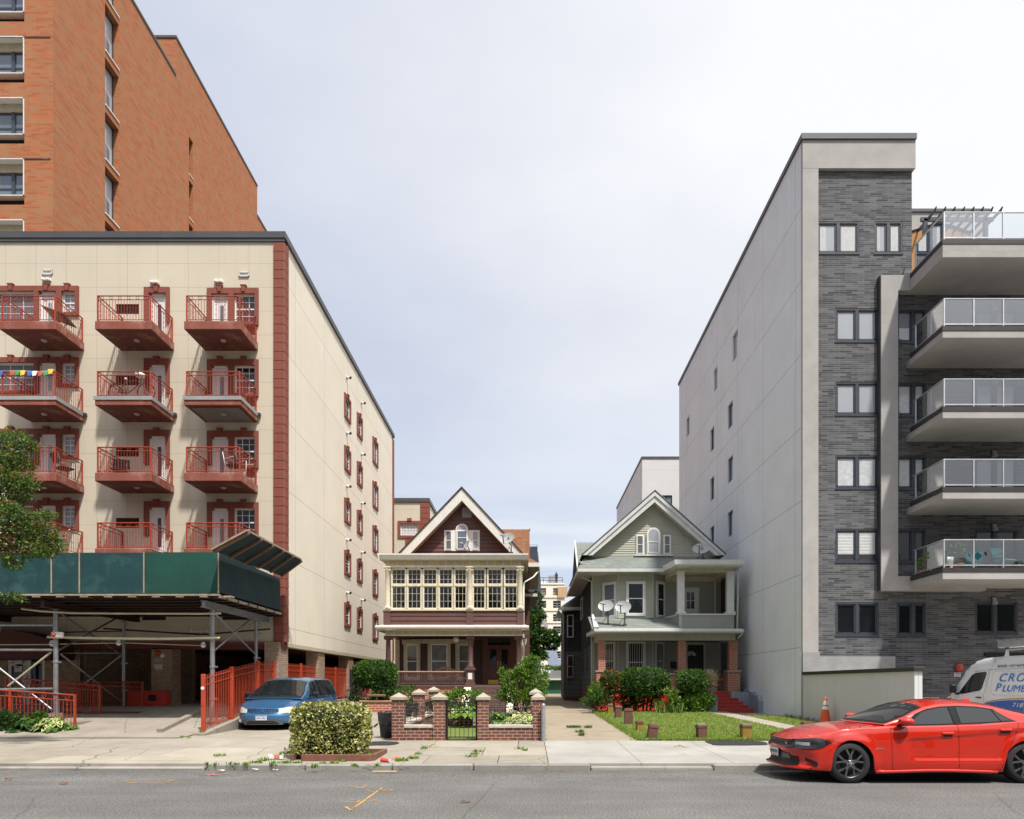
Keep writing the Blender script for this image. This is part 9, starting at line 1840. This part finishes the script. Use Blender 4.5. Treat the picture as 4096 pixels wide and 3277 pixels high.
# plants of the cream block's front bed
y=20.45; E=lambda px:cx('e3',px,y); W3=lambda py:cz('e3',py,y)
t=thing('yew_bush','dark feathery yew bush at the left edge in front of the red railing','shrub',(E(120),y,gz(y))); m=MB(); crown(m,(E(90),y,W3(1500)),(.75,.45,.42),1500,.085,['leaf_deep','leaf_dark','leaf_dark','leaf_mid'],.2,.25,up=.5); crown(m,(E(-300),y,W3(1480)),(.7,.5,.5),700,.085,['leaf_deep','leaf_dark'],.2,.25,up=.5); part(m,'foliage',t); m=MB(); m.tube((E(90),y,gz(y)-.05),(E(90),y,gz(y)+.3),.04,'bark'); part(m,'stem',t)
m=MB(); hosta(m,(E(470),y,gz(y)+.0),.52,170,.26,['leaf_dark','leaf_mid','leaf_dark']); crown(m,(E(560),y+.1,W3(1420)),(.3,.2,.2),120,.12,['leaf_dark','leaf_mid'],.1,.2); solo(m,'hosta','dark green hosta between the yew bush and the cream edged one','plant',(E(470),y,gz(y)))
m=MB(); hosta(m,(E(830),y-.05,gz(y)+.0),.50,150,.27,['leaf_hosta','leaf_mid','leaf_lime'],'leaf_cream'); hosta(m,(E(1090),y,gz(y)),.2,40,.16,['leaf_mid','leaf_light']); solo(m,'hosta','cream edged hosta at the foot of the sunlit red railing','plant',(E(830),y,gz(y)))
# ---------------------------------------------------------------- trees
t=thing('street_tree','street tree reaching in from the left edge over the green shed','tree',(-14.6,15.8,zs(15.8))); m=MB(); b=Vector((-14.6,15.8,.1)); m.path([tuple(b),(-14.5,15.8,1.6),(-14.55,15.75,3.2),(-14.4,15.8,5.0),(-14.3,15.9,7.2)],.17,'bark',10,.06)
tips=[((260,330),.30),((120,260),.45),((60,420),.5),((180,480),.42),((230,700),.40),((120,640),.5),((60,800),.5),((200,820),.35),((300,1100),.55),((180,1180),.6),((420,1200),.45),((520,1290),.35),((330,1330),.45),((110,1350),.5),((440,1360),.3),((120,1480),.28),((40,1050),.6),((480,1010),.18),((90,950),.35),((-120,900),.9),((-150,400),.8),((-200,1300),.8),((-160,650),.8)]
yt=15.8
for (pp,r) in tips:
    q=Vector(pt('e1',pp[0],pp[1],yt)); s=Vector((-14.4,15.8,R.uniform(3.6,5.4))); mid=s.lerp(q,.55)+Vector((0,R.uniform(-.2,.2),.35)); m.path([tuple(s),tuple(mid),tuple(q)],.035,'bark',5,.007)
part(m,'trunk',t); m=MB()
for (pp,r) in tips:
    q=pt('e1',pp[0],pp[1],yt+R.uniform(-.3,.3)); n=int(760*r) if pp[0]>0 else int(420*r); crown(m,q,(r*1.1,r*1.0,r*.72),n,.088,['leaf_dark','leaf_tree','leaf_tree','leaf_mid','leaf_light' if pp[1]<1000 else 'leaf_tree'],.05,.36,2.2,seed=pp[0]%13,up=-.15,wid=.26)
    if pp[0]>0: crown(m,(q[0],q[1]-.1,q[2]+r*.3),(r*.7,r*.6,r*.3),int(40*r),.09,['leaf_lime','leaf_rust'],.2,.2,wid=.26)
for (x,y,z,r,n) in ((-14.6,15.8,8.2,1.5,900),(-15.8,15.4,7.2,1.4,800),(-14.9,16.8,6.6,1.2,600),(-15.6,16.2,5.4,1.0,450),(-14.2,14.9,6.9,1.0,450)): crown(m,(x,y,z),(r,r,r*.8),n,.10,['leaf_dark','leaf_tree','leaf_tree','leaf_mid'],.1,.34,1.6,seed=int(z*3),wid=.26)
for pp in ((40,235),(120,225),(170,215),(200,240),(80,205)): q=pt('c4',pp[0],pp[1],yt); crown(m,q,(.18,.2,.10),40,.085,['leaf_dark','leaf_tree'],.05,.2,wid=.26)
part(m,'crown',t)
y=50.; t=thing('yard_tree','dense dark green tree between the two houses, behind the brown house','tree',(X(533,y),y,gz(y))); m=MB(); bx=X(533,y); m.path([(bx,y,gz(y)-.1),(bx+.1,y,3.),(bx+.5,y,6.)],.2,'bark',8,.08); part(m,'trunk',t); m=MB()
for (px,py,r,n) in ((190,700,.9,750),(270,640,.6,380),(200,820,1.2,1000),(290,850,.9,700),(380,850,.75,520),(440,880,.5,260),(400,940,.55,300),(260,950,1.0,700),(300,1040,.5,260),(190,1000,.9,500),(230,430,.3,90),(265,460,.3,90),(280,530,.28,80),(210,590,.5,200)): crown(m,pt('e2',px,py,y),(r,r*.9,r*.8),n,.17,['leaf_deep','leaf_dark','leaf_mid','leaf_light'],.2,.36,1.4,seed=px%11)
part(m,'crown',t)
y=56.5; m=MB(); 
for px,py,r in ((350,1160,.55),(440,1170,.5),(480,1160,.3)): crown(m,pt('e2',px,py,61),(r*1.3,r,r*.5),240,.15,['leaf_mid','leaf_light','leaf_dark'],.1,.3)
for px in (350,440,480): m.tube((cx('e2',px,61),61,.8),pt('e2',px,1165,61),.05,'bark',5)
solo(m,'garage_hedge','light green hedge showing above the garage roof','hedge',(cx('e2',420,61),61,gz(61)))
# litter
m=MB(); x,yy=sp('c5',880,1590); rows=[[(x-.16+.32*i/7+.03*R.uniform(-1,1),yy-.05+.12*j/4+.02*R.uniform(-1,1),zs(yy)+.02+.10*math.sin(math.pi*j/4)*R.uniform(.4,1)) for j in range(5)] for i in range(8)]; m.grid(rows,'litter_white',False); m.add([(x-.05,yy-.065,zs(yy)+.04),(x+.08,yy-.07,zs(yy)+.04),(x+.07,yy-.04,zs(yy)+.10),(x-.04,yy-.04,zs(yy)+.10)],[(0,1,2,3)],'cone_orange'); solo(m,'plastic_bag','crumpled clear plastic bag with orange print by the variegated hedge','litter',(x,yy,zs(yy)))
m=MB(); q=gp(1645,272); m.tube((q[0]-.10,14.1,.16),(q[0]+.08,14.05,.14),.045,'litter_red',10,.035); m.tube((q[0]+.08,14.05,.14),(q[0]+.10,14.04,.14),.037,'litter_white',10); solo(m,'paper_cup','red and white paper cup lying on the pavement edge','litter',(q[0],14.1,.12))
m=MB(); q=gp(1620,305); m.box(q[0]-.24,q[0]+.24,q[1]-.02,q[1]+.02,.005,.03,'yellow_stick',.006); solo(m,'wood_stick','short yellow wooden stick lying in the gutter','litter',(q[0],q[1],0))
for i,(px,py,lab) in enumerate(((930,302,'crumpled white scrap in the gutter left of the hedge'),(1075,296,'clear bottle shaped scrap in the gutter below the plastic bag'),(1155,299,'flattened white scrap in the gutter below the hedge'),(268,356,'dry brown leaf lying on the road at the left'),(35,337,'small orange scrap on the road near the left edge'),(1960,433,'brown dry leaf lying on the open road'))):
    q=gp(px,py); m=MB(); rows=[[(q[0]-.07+.14*a/4,q[1]-.03+.06*b/3,.012+.03*R.random()) for b in range(4)] for a in range(5)]; m.grid(rows,'litter_white' if i<3 else 'leaf_rust',False); solo(m,'litter_scrap' if i<3 else 'dry_leaf',lab,'litter',(q[0],q[1],0))

# trees lining the far pavement, behind the camera: they close the street and show in its windows and car doors
m=MB()
for i in range(15):
    x=-56+8*i+R.uniform(-1.5,1.5); y=-17+R.uniform(-2,2); h=R.uniform(12,15.5)
    m.tube((x,y,-.1),(x,y,h*.5),.28,'bark',8,.18); crown(m,(x,y,h*.60),(4.6,3.6,h*.40),520,.75,['leaf_deep','leaf_dark','leaf_mid'],.3,.25,.5,seed=i)
    m.lathe((x,y,h*.25),[(.6,0),(3.4,h*.15),(3.9,h*.36),(2.8,h*.55),(.8,h*.68)],'leaf_deep',12)
struct(m,'treeline','stuff')
